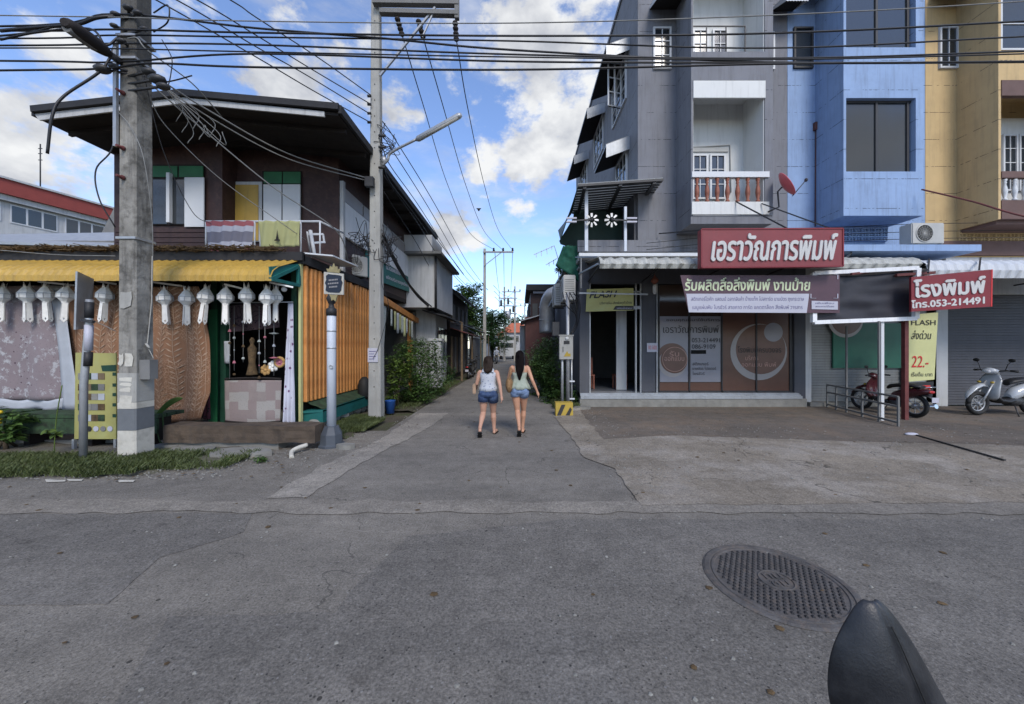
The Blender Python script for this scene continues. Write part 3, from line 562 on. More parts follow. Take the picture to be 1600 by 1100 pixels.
# manhole
mc = G(1214, 915)
mh = thing('manhole_cover', 'round rusty iron manhole cover with raised studs, set in the road', 'manhole', (1.915, 2.72, .006))
mo = wloc(mh)
mb = MB(); mb.lathe(mo, [(.47, 0), (.47, .004), (.455, .012), (.425, .012), (.42, .004), (.415, .004), (.41, .011), (.395, .011), (.39, .003), (0.001, .003)], 56, False); obj('frame_ring', mb, 'iron', mh)
mb = MB()
for i in range(-10, 11):
    for j in range(-13, 14):
        x = i * .042 + (.021 if j % 2 else 0); y = j * .032
        r = math.hypot(x, y)
        if .125 < r < .375:
            c = mo + Vector((x, y, .003)); a = .5
            mb.add([c + Vector((math.cos(a+k*1.5708) * .014, math.sin(a+k*1.5708) * .014, 0)) for k in range(4)] + [c + Vector((math.cos(a+k*1.5708) * .006, math.sin(a+k*1.5708) * .010, .010)) for k in range(4)], [(4, 5, 6, 7)] + [(k, (k+1) % 4, 4+(k+1) % 4, 4+k) for k in range(4)])
obj('stud', mb, 'inkd', mh, kind='stuff')
mb = MB(); mb.torus(mo + Vector((0, 0, .005)), .108, .007, 30, 6, 'z'); obj('emblem_ring', mb, 'iron', mh)
text('ทน', mo + Vector((-.06, .01, .003)), mo + Vector((.06, .01, .003)), mo + Vector((-.06, .07, .003)), 'iron', mh, .009)
text('ชม', mo + Vector((-.06, -.07, .003)), mo + Vector((.06, -.07, .003)), mo + Vector((-.06, -.01, .003)), 'iron', mh, .009)

mh.scale = (1.05, 1.05, 1)
# ================================================================= GENERIC BUILDING PIECES
def lattice_window(par, x0, x1, z0, z1, y, nx, nz, fr='whitep', gl='glass', d=.06, fw=.05, bw=.022, axis='x', hinge=False, name='window'):
    """frame and glazing bars proud of a wall; y is the wall face (towards -y), or x face (towards -x) when axis='y'"""
    def T(a, b, c): return (a, b, c) if axis == 'x' else (b, a, c)
    mb = MB()
    def bx(a0, a1, b0, b1, c0, c1):
        p = T(a0, b0, c0); q = T(a1, b1, c1); mb.box(min(p[0], q[0]), max(p[0], q[0]), min(p[1], q[1]), max(p[1], q[1]), c0, c1)
    bx(x0, x0+fw, y-d, y+.02, z0, z1); bx(x1-fw, x1, y-d, y+.02, z0, z1); bx(x0+fw, x1-fw, y-d, y+.02, z0, z0+fw); bx(x0+fw, x1-fw, y-d, y+.02, z1-fw, z1)
    for i in range(1, nx):
        x = x0 + (x1-x0) * i / nx; bx(x-bw/2, x+bw/2, y-d+.01, y+.0, z0+fw, z1-fw)
    for i in range(1, nz):
        z = z0 + (z1-z0) * i / nz; bx(x0+fw, x1-fw, y-d+.014, y-.006, z-bw/2, z+bw/2)
    o = obj(name, mb, fr, par)
    mb = MB(); bx(x0+fw*.5, x1-fw*.5, y-.022, y-.012, z0+fw*.5, z1-fw*.5); obj('pane', mb, gl, o)
    return o
def awning_piece(par, x0, x1, y, z, out, drop, front=.0, mat='zinc', axis='x', name='awning'):
    """small corrugated window hood with closed sides"""
    mb = MB()
    if axis == 'x':
        corr(mb, (x0, y-out, z-drop), (x1, y-out, z-drop), [(0, 0, -front), (0, 0, 0), (0, out, drop)], .08, .012)
        mb.poly([(x0, y, z), (x0, y-out, z-drop), (x0, y-out, z-drop-front), (x0, y, z-.05)]); mb.poly([(x1, y, z), (x1, y-out, z-drop), (x1, y-out, z-drop-front), (x1, y, z-.05)])
    else:
        corr(mb, (y-out, x0, z-drop), (y-out, x1, z-drop), [(0, 0, -front), (0, 0, 0), (out, 0, drop)], .08, .012)
        mb.poly([(y, x0, z), (y-out, x0, z-drop), (y-out, x0, z-drop-.42), (y, x0, z-.42)]); mb.poly([(y, x1, z), (y-out, x1, z-drop), (y-out, x1, z-drop-front), (y, x1, z-.05)])
    o = obj(name, mb, mat, par, thick=.006)
    mb = MB()
    if axis == 'x': mb.poly([(x0+.01, y-.01, z-.07), (x1-.01, y-.01, z-.07), (x1-.01, y-out+.02, z-drop-.05), (x0+.01, y-out+.02, z-drop-.05)])
    else: mb.poly([(y-.01, x0+.01, z-.07), (y-.01, x1-.01, z-.07), (y-out+.02, x1-.01, z-drop-.05), (y-out+.02, x0+.01, z-drop-.05)])
    obj('soffit_board', mb, 'soffit', o); return o
def ac_unit(loc, w, h, d, label, group='outdoor air conditioner units', axis='x', face='-y', rz=0):
    t = thing('air_conditioner', label, 'air conditioner', loc, group)
    mb = MB(); mb.box(-w/2, w/2, -d/2, d/2, 0, h)
    me = mb; o = obj('casing', mb, 'acw', t, local=True)
    bm = bmesh.new(); bm.from_mesh(o.data); bmesh.ops.bevel(bm, geom=bm.edges[:], offset=.02, segments=2, affect='EDGES'); bm.to_mesh(o.data); bm.free()
    mb = MB(); mb.lathe((-.12*w, -d/2-.004, h/2), [(h*.42, 0), (h*.42, -.012), (h*.38, -.012), (h*.38, 0)], 24, True, axis='y')
    for r in (.30, .22, .14, .06): mb.torus((-.12*w, -d/2-.012, h/2), h*r, .004, 20, 4, 'y')
    for k in range(8): a = k * math.pi / 8; mb.beam((-.12*w - math.cos(a)*h*.38, -d/2-.012, h/2 - math.sin(a)*h*.38), (-.12*w + math.cos(a)*h*.38, -d/2-.012, h/2 + math.sin(a)*h*.38), .006)
    g = obj('fan_grille', mb, 'acw', o, local=True)
    mb = MB(); mb.lathe((-.12*w, -d/2-.002, h/2), [(h*.39, 0), (h*.39, -.002), (.001, -.002)], 24, True, axis='y'); obj('fan_opening', mb, 'acdk', o, local=True)
    mb = MB()
    for k in range(9): mb.box(w/2-.002, w/2+.006, -d*.38, d*.38, h*(.12+.085*k), h*(.12+.085*k)+.012)
    obj('side_louvre', mb, 'acdk', o, local=True)
    mb = MB(); mb.box(-w*.4, -w*.33, -d/2, d/2+.05, -.04, 0); mb.box(w*.33, w*.4, -d/2, d/2+.05, -.04, 0); obj('bracket', mb, 'darksteel', t, local=True)
    t.rotation_euler = (0, 0, rz); return t

# ================================================================= RIGHT ROW OF SHOPHOUSES
YW, YB, GZ = 10.8, 9.85, .40
def baluster_mesh(mat, h=.62):
    mb = MB(); prof = [(.055, 0), (.055, .05), (.03, .08), (.055, .2), (.062, .27), (.05, .36), (.028, .47), (.045, .50), (.028, .53), (.05, .57), (.05, h)]
    mb.lathe((0, 0, 0), [(r, z*h/.62) for r, z in prof], 10); return mesh('baluster', mb, mat)
BZ = [(5.08, 8.46), (9.75, 12.2)]
g = thing('gray_shophouse', 'tall gray corner shophouse with white recessed balconies and dark brown printed shop glass', 'building', (1.76, YW, 0))
mb = MB()
# upper block: main wall plane with the recess opening left free
X0, X1 = 3.5, 7.92; BX0, BX1 = 4.63, 6.84; IX0, IX1 = 4.66, 6.60
mb.box(X0, BX0+.02, YW, 22.6, 4.4, 13.6)                # left part (solid to the back: side wall)
mb.box(BX0+.02, X1, YW+.05, 22.6, 4.4, 13.6)
mb.box(BX1-.02, X1, YW, YW+.06, 4.4, 13.6)
mb.box(X0-.05, X1, YW-.05, 22.7, 13.6, 13.75)
obj('upper_wall', mb, 'gray', g)
mb = MB()
mb.box(BX0, IX0+.02, YB, YW, 5.3, 13.6); mb.box(IX1+.02, BX1, YB, YW, 5.3, 13.6)
mb.box(IX0+.02, IX1+.02, YB, YW, 8.95, 9.72); mb.box(IX0+.02, IX1+.02, YB, YW, 12.2, 13.6)
mb.box(BX0, BX1, YB+.02, YW, 5.08, 5.3)
obj('balcony_bay', mb, 'gray', g)
mb = MB(); mb.box(BX0+.01, IX1+.12, YB-.03, YB+.03, 5.32, 5.66); mb.box(IX0+.02, IX1+.02, YB-.03, YB+.03, 8.46, 8.92); 
for z0, z1 in ((5.3, 8.93), (9.72, 12.2)):
    mb.box(IX1-.0, IX1+.019, YB+.03, YW, z0, z1); mb.box(IX0+.021, IX0+.04, YB+.03, YW, z0, z1); mb.box(IX0+.04, IX1, YW-.02, YW+.045, z0, z1); mb.box(IX0+.04, IX1, YB+.03, YW-.02, z1-.03, z1-.003)
obj('balcony_lining', mb, 'white', g)
mb = MB(); mb.box(BX0+.01, IX1+.12, YB-.04, YB+.1, 6.32, 6.47); obj('balcony_rail', mb, 'whitep', g)
bm_ = baluster_mesh('balred', .66)
for k in range(7): sub('baluster', g, bm_, (4.80 + k * .275, YB+.03, 5.66))
lattice_window(g, 5.08, 5.54, 6.1, 7.42, YW-.02, 2, 3); lattice_window(g, 5.60, 6.06, 6.1, 7.42, YW-.02, 2, 3)
mb = MB(); mb.box(4.68, 5.05, YW-.05, YW-.022, 5.4, 7.42); obj('balcony_door', mb, 'brownsheet', g)
mb = MB(); mb.tube([(4.95, YW-.05, 7.62), (6.2, YW-.05, 7.7), (6.22, YW-.05, 6.3)], .02); mb.box(4.9, 6.15, YW-.06, YW-.03, 7.5, 7.62); obj('conduit', mb, 'acw', g)
mb = MB(); mb.lathe((5.55, 10.3, 8.87), [(.09, .05), (.09, 0), (.03, -.03)], 12); obj('ceiling_lamp', mb, 'chrome', g)
# fine rail of the 3rd floor balcony + its windows
mb = MB()
for a in ((4.68, 9.73), (4.68, 10.45), ): mb.beam((a[0], YB+.05, a[1]), (6.12, YB+.05, a[1]), .025)
for x in (4.69, 5.07, 5.6, 6.12): mb.beam((x, YB+.05, 9.73), (x, YB+.05, 10.45), .025)
obj('balcony_grille', mb, 'darksteel', g)
lattice_window(g, 5.1, 5.56, 9.85, 11.1, YW-.02, 2, 3); lattice_window(g, 5.68, 6.14, 9.85, 11.1, YW-.02, 2, 3)
lattice_window(g, PX(1020, YW), PX(1048, YW), PZ(109, YW), PZ(44, YW), YW, 2, 3)
awning_piece(g, PX(1015, YW), PX(1066, YW-.3), YW, PZ(25, YW)+.25, .7, .14, .22, 'whitep')
lattice_window(g, PX(1203, YW), PX(1209, YW), PZ(110, YW), PZ(52, YW), YW, 1, 2)
awning_piece(g, PX(1205, YW)+.0, PX(1238, YW), YW, PZ(28, YW)+.25, .6, .14, .18, 'whitep')
# alley side: windows and hoods on the wall x = 3.5
for (pyc, pxn, pxf, ptop) in ((57, 984, 953, 0), (159, 946, 926, 0), (212, 984, 960, 0), (235, 920, 906, 0)):
    yn = 3.5 * F / (pxn - CX); yf = 3.5 * F / (pxf - CX); z = PZ(pyc, yn)
    awning_piece(g, yn, yf, 3.5, z, .75, .28, .04, 'zinc', 'y')
    lattice_window(g, yn+.12*(yf-yn), yn+.8*(yf-yn), z-1.75, z-.25, 3.5, 3, 3, axis='y')
# open casement leaf of the upper near window
mb = MB(); yq = 3.5*F/(972-CX); z = PZ(57, 3.5*F/172) - .25
for a in (0, .5): mb.beam((3.46, yq, z), (3.0, yq-.12, z), .05); mb.beam((3.46, yq, z-1.45), (3.0, yq-.12, z-1.45), .05)
for t in (0, .5, 1): mb.beam((3.46-.46*t, yq-.12*t, z), (3.46-.46*t, yq-.12*t, z-1.45), .045)
for k in (1, 2): mb.beam((3.46, yq, z-1.45*k/3), (3.0, yq-.12, z-1.45*k/3), .03)
obj('casement', mb, 'whitep', g)
# ground floor: left pier, beam, parapet, sill, right pier
mb = MB(); mb.box(1.76, 2.04, YW-.1, YW+.3, 0, 4.45); mb.box(8.12, 8.45, YW-.02, YW+.3, .0, 4.3); mb.box(1.76, 1.9, YW+.3, 22, 0, 4.45)
mb.box(2.04, 8.12, YW+.0, YW+.25, 3.62, 4.45); mb.box(3.62, 4.02, YW-.0, YW+.2, GZ+.02, 3.62); mb.box(1.9, 3.5, YW+.25, 22, 4.3, 4.45)
obj('ground_floor_frame', mb, 'graydk', g)
mb = MB(); mb.box(1.7, 4.7, YW-.12, YW-.02, PZ(395, YW), PZ(377, YW)); obj('parapet', mb, 'gray', g)
mb = MB(); mb.box(1.74, 8.3, YW-.26, YW+.1, 0, .25); obj('plinth', mb, 'stone', g)
mb = MB()
for k in range(3): mb.box(1.76+.0*k, 8.16, YW-.28+.06*k, YW-.2+.06*k, .25, .33+.035*k)
mb.box(1.76, 8.16, YW-.1, YW+.3, .25, .402); obj('sill_step', mb, 'zinc', g)
mb = MB(); mb.box(1.9, 8.12, YW+.3, 16, .28, .395); obj('shop_floor', mb, 'floor', g)
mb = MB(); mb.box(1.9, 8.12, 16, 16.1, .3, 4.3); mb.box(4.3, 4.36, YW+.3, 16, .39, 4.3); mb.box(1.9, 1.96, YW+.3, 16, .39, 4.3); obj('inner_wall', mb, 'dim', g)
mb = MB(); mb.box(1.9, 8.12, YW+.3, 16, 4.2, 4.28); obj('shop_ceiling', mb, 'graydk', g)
mb = MB()
for x in (2.06, 3.42, 3.56, 4.04): mb.box(x, x+.035, YW-.03, YW+.05, GZ, 3.62)
mb.box(2.1, 3.6, YW-.02, YW+.04, 2.86, 2.96); mb.box(2.08, 3.6, YW-.03, YW+.02, 3.36, 3.40)
obj('door_frame', mb, 'steel', g)
mb = MB(); mb.box(3.05, 3.37, YW+.7, YW+.75, GZ, 3.1); obj('inner_door_leaf', mb, 'offwhite', g)
# glazed front: four panels with printed film
gx = [PX(1030, YW), PX(1078, YW), PX(1129, YW), PX(1183, YW), PX(1236, YW)]
gz0, gz1 = GZ+.01, 3.60
for k in range(4):
    mb = MB(); mb.box(gx[k]+.02, gx[k+1]-.02, YW+.06, YW+.075, gz0+.03, gz1); w_ = obj('glass_panel', mb, 'glassb', g)
    mb = MB(); a, b = gx[k]+.02, gx[k+1]-.02
    if k < 2:
        mb.box(a+.02, b-.01, YW+.050, YW+.056, PZ(597, YW), PZ(494, YW)); obj('printed_film', mb, 'greyprint', w_)
        mb = MB(); mb.box(a, b, YW+.048, YW+.055, gz0+.03, PZ(598, YW)); obj('printed_film', mb, 'brownprint', w_)
    else: mb.box(a, b, YW+.050, YW+.056, gz0+.03, gz1-.25); obj('printed_film', mb, 'brownprint', w_)
mb = MB()
for k in range(5): mb.box(gx[k]-.02, gx[k]+.02, YW+.02, YW+.08, gz0, gz1)
mb.box(gx[0], gx[4], YW+.02, YW+.08, gz0, gz0+.04); mb.box(gx[4]+.02, 8.12, YW+.03, YW+.1, gz0, gz1); obj('window_frame', mb, 'darksteel', g)
def disc(name, cx, cz, r, y, mat, par, r0=0, ox=0, oz=0, n=40, clip=None):
    mb = MB(); vs = []; 
    if r0:
        for k in range(n): a = 6.2832*k/n; vs += [(cx+math.cos(a)*r, y, cz+math.sin(a)*r), (cx+ox+math.cos(a)*r0, y, cz+oz+math.sin(a)*r0)]
        mb.add(vs, [(2*k, 2*k+1, (2*k+3) % (2*n), (2*k+2) % (2*n)) for k in range(n)])
    else: mb.add([(cx+math.cos(6.2832*k/n)*r, y, cz+math.sin(6.2832*k/n)*r) for k in range(n)], [tuple(range(n))])
    return obj(name, mb, mat, par)
yy = YW + .046
def pr(px, py): return PX(px, YW), PZ(py, YW)
cx, cz = pr(1052, 562)
disc('logo_print', cx-.02, cz+.02, .47, yy, 'brownprint2', g); disc('logo_print', cx+.0, cz-.1, .42, yy-.002, 'greyprint2', g, .40, .06, .09)
disc('logo_print', cx+.04, cz, .40, yy-.004, 'brownprint', g); disc('logo_print', cx+.06, cz+.01, .36, yy-.006, 'brownprint2', g); disc('logo_print', cx+.06, cz+.01, .37, yy-.007, 'inkp', g, .355)
cx2, cz2 = pr(1187, 550)
disc('logo_print', cx2, cz2, .84, yy, 'greyprint2', g, .74, .06, .08); disc('logo_print', cx2+.06, cz2+.08, .74, yy-.002, 'brownprint2', g)
cx3, cz3 = pr(1210, 519); disc('logo_print', cx3, cz3, .28, yy-.004, 'greyprint', g)
def wtext(s, x0, x1, y0, y1, mat, par=g, Y=None, nm='lettering'):
    Y = Y or yy - .008; a, b = (PX(x0, YW), PZ(y1, YW)), (PX(x1, YW), PZ(y0, YW))
    return text(s, (a[0], Y, a[1]), (b[0], Y, a[1]), (a[0], Y, b[1]), mat, par, .002, nm)
wtext('ขอบคุณที่มาใช้บริการ', 1042, 1126, 497, 503, 'inkd'); wtext('เอราวัณการพิมพ์', 1037, 1124, 508, 520, 'inkd')
wtext('053-214491', 1082, 1126, 528, 535, 'inkd'); wtext('086-9109', 1082, 1119, 538, 545, 'inkd')
wtext('รับ', 1047, 1062, 548, 557, 'inkp'); wtext('ออกแบบ', 1039, 1070, 558, 564, 'inkp')
wtext('สติกเกอร์', 1083, 1108, 566, 571, 'inkd'); wtext('นามบัตร โปสเตอร์', 1083, 1120, 573, 578, 'inkd'); wtext('โบรชัวร์', 1083, 1102, 581, 586, 'inkd')
wtext('โรงพิมพ์ครบวงจร', 1154, 1222, 541, 551, 'inkd'); wtext('บริการ', 1166, 1186, 556, 563, 'inkp'); wtext('ออกแบบ พิมพ์', 1160, 1214, 566, 573, 'inkp')
mb = MB(); mb.box(gx[1]+.05, gx[1]+.5, yy-.006, yy-.003, PZ(553, YW), PZ(547, YW)); obj('torn_gap', mb, 'black', g)
# small notice on the pier, socket, lamp
p = thing('notice', 'small pinkish white notice taped to the dark pier left of the printed glass', 'notice', (3.75, YW-.03, 2.0))
mb = MB(); mb.box(PX(1010, YW), PX(1027, YW), YW-.045, YW-.04, PZ(550, YW), PZ(536, YW)); obj('board', mb, 'vinylw', p); wtext('งด จอด', 1012, 1025, 540, 546, 'inkr', p, YW-.046)
p = thing('pendant_lamp', 'terracotta finial hanging lamp above a clear bottle shape at the shop entrance', 'lamp', P(1023, 437, YW-.3))
q = P(1023, 437, YW-.3); mb = MB(); mb.lathe(q, [(.008, .17), (.012, .12), (.05, .07), (.10, 0), (.10, -.05), (.06, -.1), (.03, -.12)], 14); obj('lamp_cap', mb, 'balred', p)
mb = MB(); mb.lathe(q, [(.05, -.14), (.06, -.2), (.06, -.36), (.03, -.42)], 10); obj('lamp_glass', mb, 'lens', p)
mb = MB(); mb.tube([q + Vector((0, 0, .16)), q + Vector((0, 0, .5)), q + Vector((0, .35, .5))], .01); obj('hanger', mb, 'darksteel', p)

# blue house
b = thing('blue_shophouse', 'sky blue shophouse with large dark two pane windows in a projecting bay', 'building', (7.92, YW, 0))
mb = MB(); mb.box(7.93, 12.0, YW, 22.6, 4.4, 13.6); mb.box(7.93, 12.0, YW-.05, 22.6, 13.6, 13.75); obj('upper_wall', mb, 'blue', b)
bx0, bx1 = PX(1318, YB), PX(1443, YB); wz0, wz1 = PZ(268, YB), PZ(153, YB); uz0, uz1 = PZ(74, YB), PZ(-60, YB)
wx0, wx1 = PX(1320, YB)+.0, PX(1431, YB)
mb = MB(); zb = PZ(337, YB)
mb.box(bx0, bx0+.07, YB, YW, zb, 13.6); mb.box(wx1, bx1, YB, YW, zb, 13.6); mb.box(bx0+.07, wx1, YB, YW, zb, wz0); mb.box(bx0+.07, wx1, YB, YW, wz1, uz0); mb.box(bx0+.07, wx1, YB, YW, uz1, 13.6)
obj('projecting_bay', mb, 'blue', b)
for z0, z1 in ((wz0, wz1), (uz0, uz1)):
    mb = MB(); y = YB + .13
    for x in (bx0+.075, (bx0+wx1)/2, wx1-.12): mb.box(x, x+.06, y-.02, y+.05, z0, z1)
    mb.box(bx0+.07, wx1, y-.015, y+.045, z0, z0+.05); mb.box(bx0+.07, wx1, y-.015, y+.045, z1-.05, z1); f = obj('window', mb, 'darksteel', b)
    for a, c in ((bx0+.13, (bx0+wx1)/2-.0), ((bx0+wx1)/2+.06, wx1-.12)): mb = MB(); mb.box(a, c, y+.01, y+.02, z0+.05, z1-.05); obj('pane', mb, 'glass', f)
lattice_window(b, PX(1239, YW), PX(1269, YW), PZ(108, YW), PZ(44, YW), YW, 1, 1, 'darksteel')
awning_piece(b, PX(1238, YW), PX(1300, YW), YW, PZ(8, YW)+.3, .8, .35, .05, 'plank')
mb = MB(); mb.tube([(PX(1273, YW), YW-.04, PZ(195, YW)), (PX(1272, YW), YW-.04, PZ(355, YW))], .013, 6); mb.box(PX(1270, YW), PX(1276, YW), YW-.09, YW, PZ(205, YW), PZ(193, YW)); obj('drain_pipe', mb, 'brownsheet', b)
# first floor strip with vent blocks and slab
def vent(par, px0, px1, py0, py1, n, m, mat):
    y = YW - .04; x0, x1, z0, z1 = PX(px0, y), PX(px1, y), PZ(py1, y), PZ(py0, y); w, h = (x1-x0)/n, (z1-z0)/m
    mb = MB(); t = .02
    mb.box(0, w-.006, 0, .08, 0, t); mb.box(0, w-.006, 0, .08, h-t-.004, h-.004); mb.box(0, t, .004, .076, t, h-t-.004); mb.box(w-t-.006, w-.006, .004, .076, t, h-t-.004); mb.box(w*.42, w*.42+t, .01, .07, t, h-t-.004); mb.box(t, w-t-.006, .014, .066, h*.46, h*.46+t*.8)
    me = mesh('vent_block', mb, mat)
    for i in range(n):
        for j in range(m): sub('vent_block', par, me, (x0+i*w, y-.04, z0+j*h))
    mb = MB(); mb.box(x0, x1, y+.045, y+.05, z0, z1); obj('vent_recess', mb, 'black', par)
vent(b, 1316, 1386, 350, 377, 7, 4, 'blue')
mb = MB(); mb.box(7.95, 11.9, YW-1.4, YW-.0, PZ(392, YW-1.4), PZ(382, YW-1.4)); obj('slab', mb, 'blue', b)
mb = MB(); mb.box(8.45, 8.62, YW-.02, YW+.3, 0, 4.4); mb.box(12.05, 12.28, YW-.05, YW+.3, 0, 4.4); mb.box(8.62, 12.05, YW+.0, YW+.2, 3.5, 4.4); obj('pier', mb, 'offwhite', b)
mb = MB(); z = .12
while z < 3.5: mb.box(8.64, 12.0, YW+.10 + .01*(int(z*12.5) % 2), YW+.13, z, z+.072); z += .08
obj('roller_shutter', mb, 'shutter', b)
mb = MB(); mb.box(PX(1303, YW), PX(1415, YW), YW+.02, YW+.07, PZ(575, YW), PZ(505, YW)); obj('green_print', mb, 'greencab', b)
cxg, czg = pr(1322, 500); disc('logo_print', cxg, czg, .52, YW+.012, 'greyprint2', b, .46, .02, .04); disc('logo_print', cxg+.02, czg+.04, .46, YW+.01, 'brownprint', b)
mb = MB(); mb.box(8.45, 12.0, YW-.2, YW+.2, .0, .13); obj('plinth', mb, 'stone', b)
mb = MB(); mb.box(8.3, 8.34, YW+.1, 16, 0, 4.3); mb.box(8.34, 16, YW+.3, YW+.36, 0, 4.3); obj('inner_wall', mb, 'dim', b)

# ochre house
c = thing('ochre_shophouse', 'ochre shophouse with brown banded balcony and white balusters at the right edge', 'building', (12.0, YW, 0))
mb = MB(); mb.box(12.01, 16.1, YW, 22.6, 4.4, 13.6); mb.box(12.01, 16.1, YW-.05, 22.6, 13.6, 13.75); obj('upper_wall', mb, 'orange_wall', c)
ox0 = PX(1560, YB); ox1 = ox0 + 2.25; oi = ox0 + .07
mb = MB(); mb.box(ox0, oi, YB, YW, 5.2, 13.6); mb.box(ox1-.05, ox1, YB, YW, 5.2, 13.6); mb.box(oi, ox1-.05, YB, YW, PZ(125, YB), PZ(80, YB)); mb.box(oi, ox1-.05, YB, YW, 11.8, 13.6); obj('balcony_bay', mb, 'orange_wall', c)
mb = MB(); mb.box(oi, ox1-.05, YB-.02, YB+.1, 5.2, PZ(313, YB)); mb.box(oi, ox1-.05, YB-.02, YB+.1, PZ(278, YB), PZ(268, YB)); mb.box(oi, ox1-.05, YB-.02, YB+.1, PZ(150, YB), PZ(126, YB)); mb.box(oi, ox1-.05, YB+.1, YW, 5.1, 5.25); obj('balcony_band', mb, 'brownband', c)
bm2 = baluster_mesh('whitep', .60)
for k in range(8): sub('baluster', c, bm2, (oi + .15 + k * .27, YB+.04, PZ(313, YB)))
mb = MB(); mb.box(oi, ox1-.05, YW-.03, YW-.003, 5.3, 8.5); mb.box(ox1-.06, ox1-.052, YB+.02, YW, 5.3, 8.5); obj('balcony_lining', mb, 'white', c)
lattice_window(c, PX(1562, 10.8), PX(1585, 10.8), PZ(300, 10.8), PZ(212, 10.8), YW-.03, 2, 4); lattice_window(c, PX(1587, 10.8), PX(1612, 10.8), PZ(300, 10.8), PZ(212, 10.8), YW-.03, 2, 4)
lattice_window(c, oi+.05, oi+1.0, PZ(76, YB), PZ(-50, YB), YB+.1, 1, 3); lattice_window(c, oi+1.0, oi+2.0, PZ(76, YB), PZ(-50, YB), YB+.1, 1, 3)
lattice_window(c, PX(1466, YW), PX(1495, YW), PZ(108, YW), PZ(43, YW), YW, 2, 3)
awning_piece(c, PX(1452, YW), PX(1540, YW), YW, PZ(8, YW)+.3, .95, .35, .05, 'brownband')
vent(c, 1497, 1612, 352, 378, 10, 4, 'orange_wall')
mb = MB(); mb.box(12.0, 16, YW-.1, YW, PZ(400, YW), PZ(378, YW)); obj('band', mb, 'brownband', c)
mb = MB(); mb.box(12.05, 12.62, YW-.05, YW+.3, 0, 3.6); mb.box(12.62, 16.0, YW, YW+.2, 3.3, 4.4); obj('pier', mb, 'offwhite', c)
mb = MB(); z = .02
while z < 3.3: mb.box(12.64, 16.0, YW+.10 + .012*(int(z*12.5) % 2), YW+.14, z, z+.072); z += .08
obj('roller_shutter', mb, 'graydk', c)
mb = MB(); mb.box(11.35, 12.04, YW+.0, YW+.03, .14, 3.4); obj('side_shutter', mb, 'shutter', c)

# canopies
def canopy(label, x0, x1, prof, pitch, mat='sheet', y0=8.7, z0=3.62, amp=.03):
    t = thing('canopy', label, 'canopy', (x0, y0, z0))
    mb = MB(); corr(mb, (x0, y0, z0), (x1, y0, z0), prof, pitch, amp, 5); obj('corrugated_sheet', mb, mat, t, thick=.008)
    mb = MB(); e = prof[-1]
    x = x0 + .1
    while x < x1:
        mb.beam((x, y0+.05, z0+.22), (x, y0+e[1], z0+e[2]-.05), .04); mb.beam((x, y0+.1, z0+.2), (x, y0+e[1], z0+.05), .035); x += 1.6
    mb.beam((x0, y0+.12, z0+.15), (x1, y0+.12, z0+.15), .04); obj('bracket', mb, 'darksteel', t)
    return t
pr1 = [(0, 0, 0), (0, -.03, .1), (0, .03, .2), (0, .16, .27), (0, .9, .40), (0, 2.05, .60)]
canopy('dull white corrugated canopy with curved front edge over the gray shophouse entrance', PX(937, 8.7), 9.55, pr1, .27)
canopy('white corrugated canopy with deep rolled edge over the ochre shophouse', 9.6, 16.1, [(0, 0, -.12), (0, -.03, .06), (0, .0, .2), (0, .12, .3), (0, .9, .44), (0, 2.05, .64)], .24, 'whitep', 8.65, 3.5)
mb = MB(); mb.box(PX(905, 10.3), PX(1095, 10.3)+1, 10.3, 10.6, PZ(400, 10.3), PZ(395, 10.3)); tag_ = obj('fascia_board', mb, 'whitep', g)
mb = MB(); mb.beam(P(900, 402, 10.2), P(935, 401, 8.8), .05, .03); mb.beam(P(905, 428, 10.4), P(935, 412, 8.8), .04); mb.beam(P(937, 402, 8.8), P(937, 415, 8.8), .03); mb.beam(P(908, 402, 10.2), P(908, 450, 10.4), .03); obj('side_bracket', mb, 'steel', g)

# terrace roof on the alley side + shade + netting
tr = thing('terrace_roof', 'lean-to roof of gray translucent corrugated sheets over the corner terrace', 'roof', (1.8, 9.6, 6.0))
mb = MB(); A, B_, C_, D = P(903, 291, 9.9), P(1036, 283, 9.9), P(1008, 317, 12.0), P(894, 333, 12.4)
A.z, B_.z, C_.z, D.z = 6.12, 6.28, 6.42, 6.30
A.x, B_.x, C_.x, D.x = PX(903, 9.9), PX(1036, 9.9), PX(1008, 12), PX(894, 12.4)
ns = 44
def rf(u, v): 
    p = A.lerp(B_, u).lerp(D.lerp(C_, u), v); k = round(v * ns) % 4; return p + Vector((0, 0, .06 if k in (0, 1) else 0))
mb.grid(rf, 1, ns, False); obj('corrugated_sheet', mb, 'clear', tr, thick=.006)
mb = MB()
for u in (.08, .5, .9): mb.beam(A.lerp(B_, u) + Vector((0, 0, -.06)), D.lerp(C_, u) + Vector((0, 0, -.06)), .09, .06)
mb.beam(A, B_, .06, .06); mb.beam(D, C_, .06, .06); obj('rafter', mb, 'darksteel', tr)
for k in range(11): mb = MB(); v_ = (k+.68)/11; mb.beam(A.lerp(D, v_) + Vector((0, 0, -.012)), B_.lerp(C_, v_) + Vector((0, 0, -.012)), .085, .02); obj('trough_shade_strip', mb, 'darksteel', tr)  # added dark strips, standing for the shade in the sheet's troughs
mb = MB(); mb.beam((PX(916, 10.3), 10.3, 4.45), (PX(916, 10.3), 10.3, 6.15), .09); mb.beam((PX(977, 10.3), 10.3, 4.45), (PX(977, 10.3), 10.3, 5.7), .07); obj('post', mb, 'postw', tr)
mb = MB(); q1, q2 = P(876, 376, 10.6), P(872, 360, 13); mb.grid(lambda u, v: A.lerp(D, u).lerp(q1.lerp(q2, u), v), 6, 10); obj('side_shade', mb, 'sheetgr', tr, thick=.01)
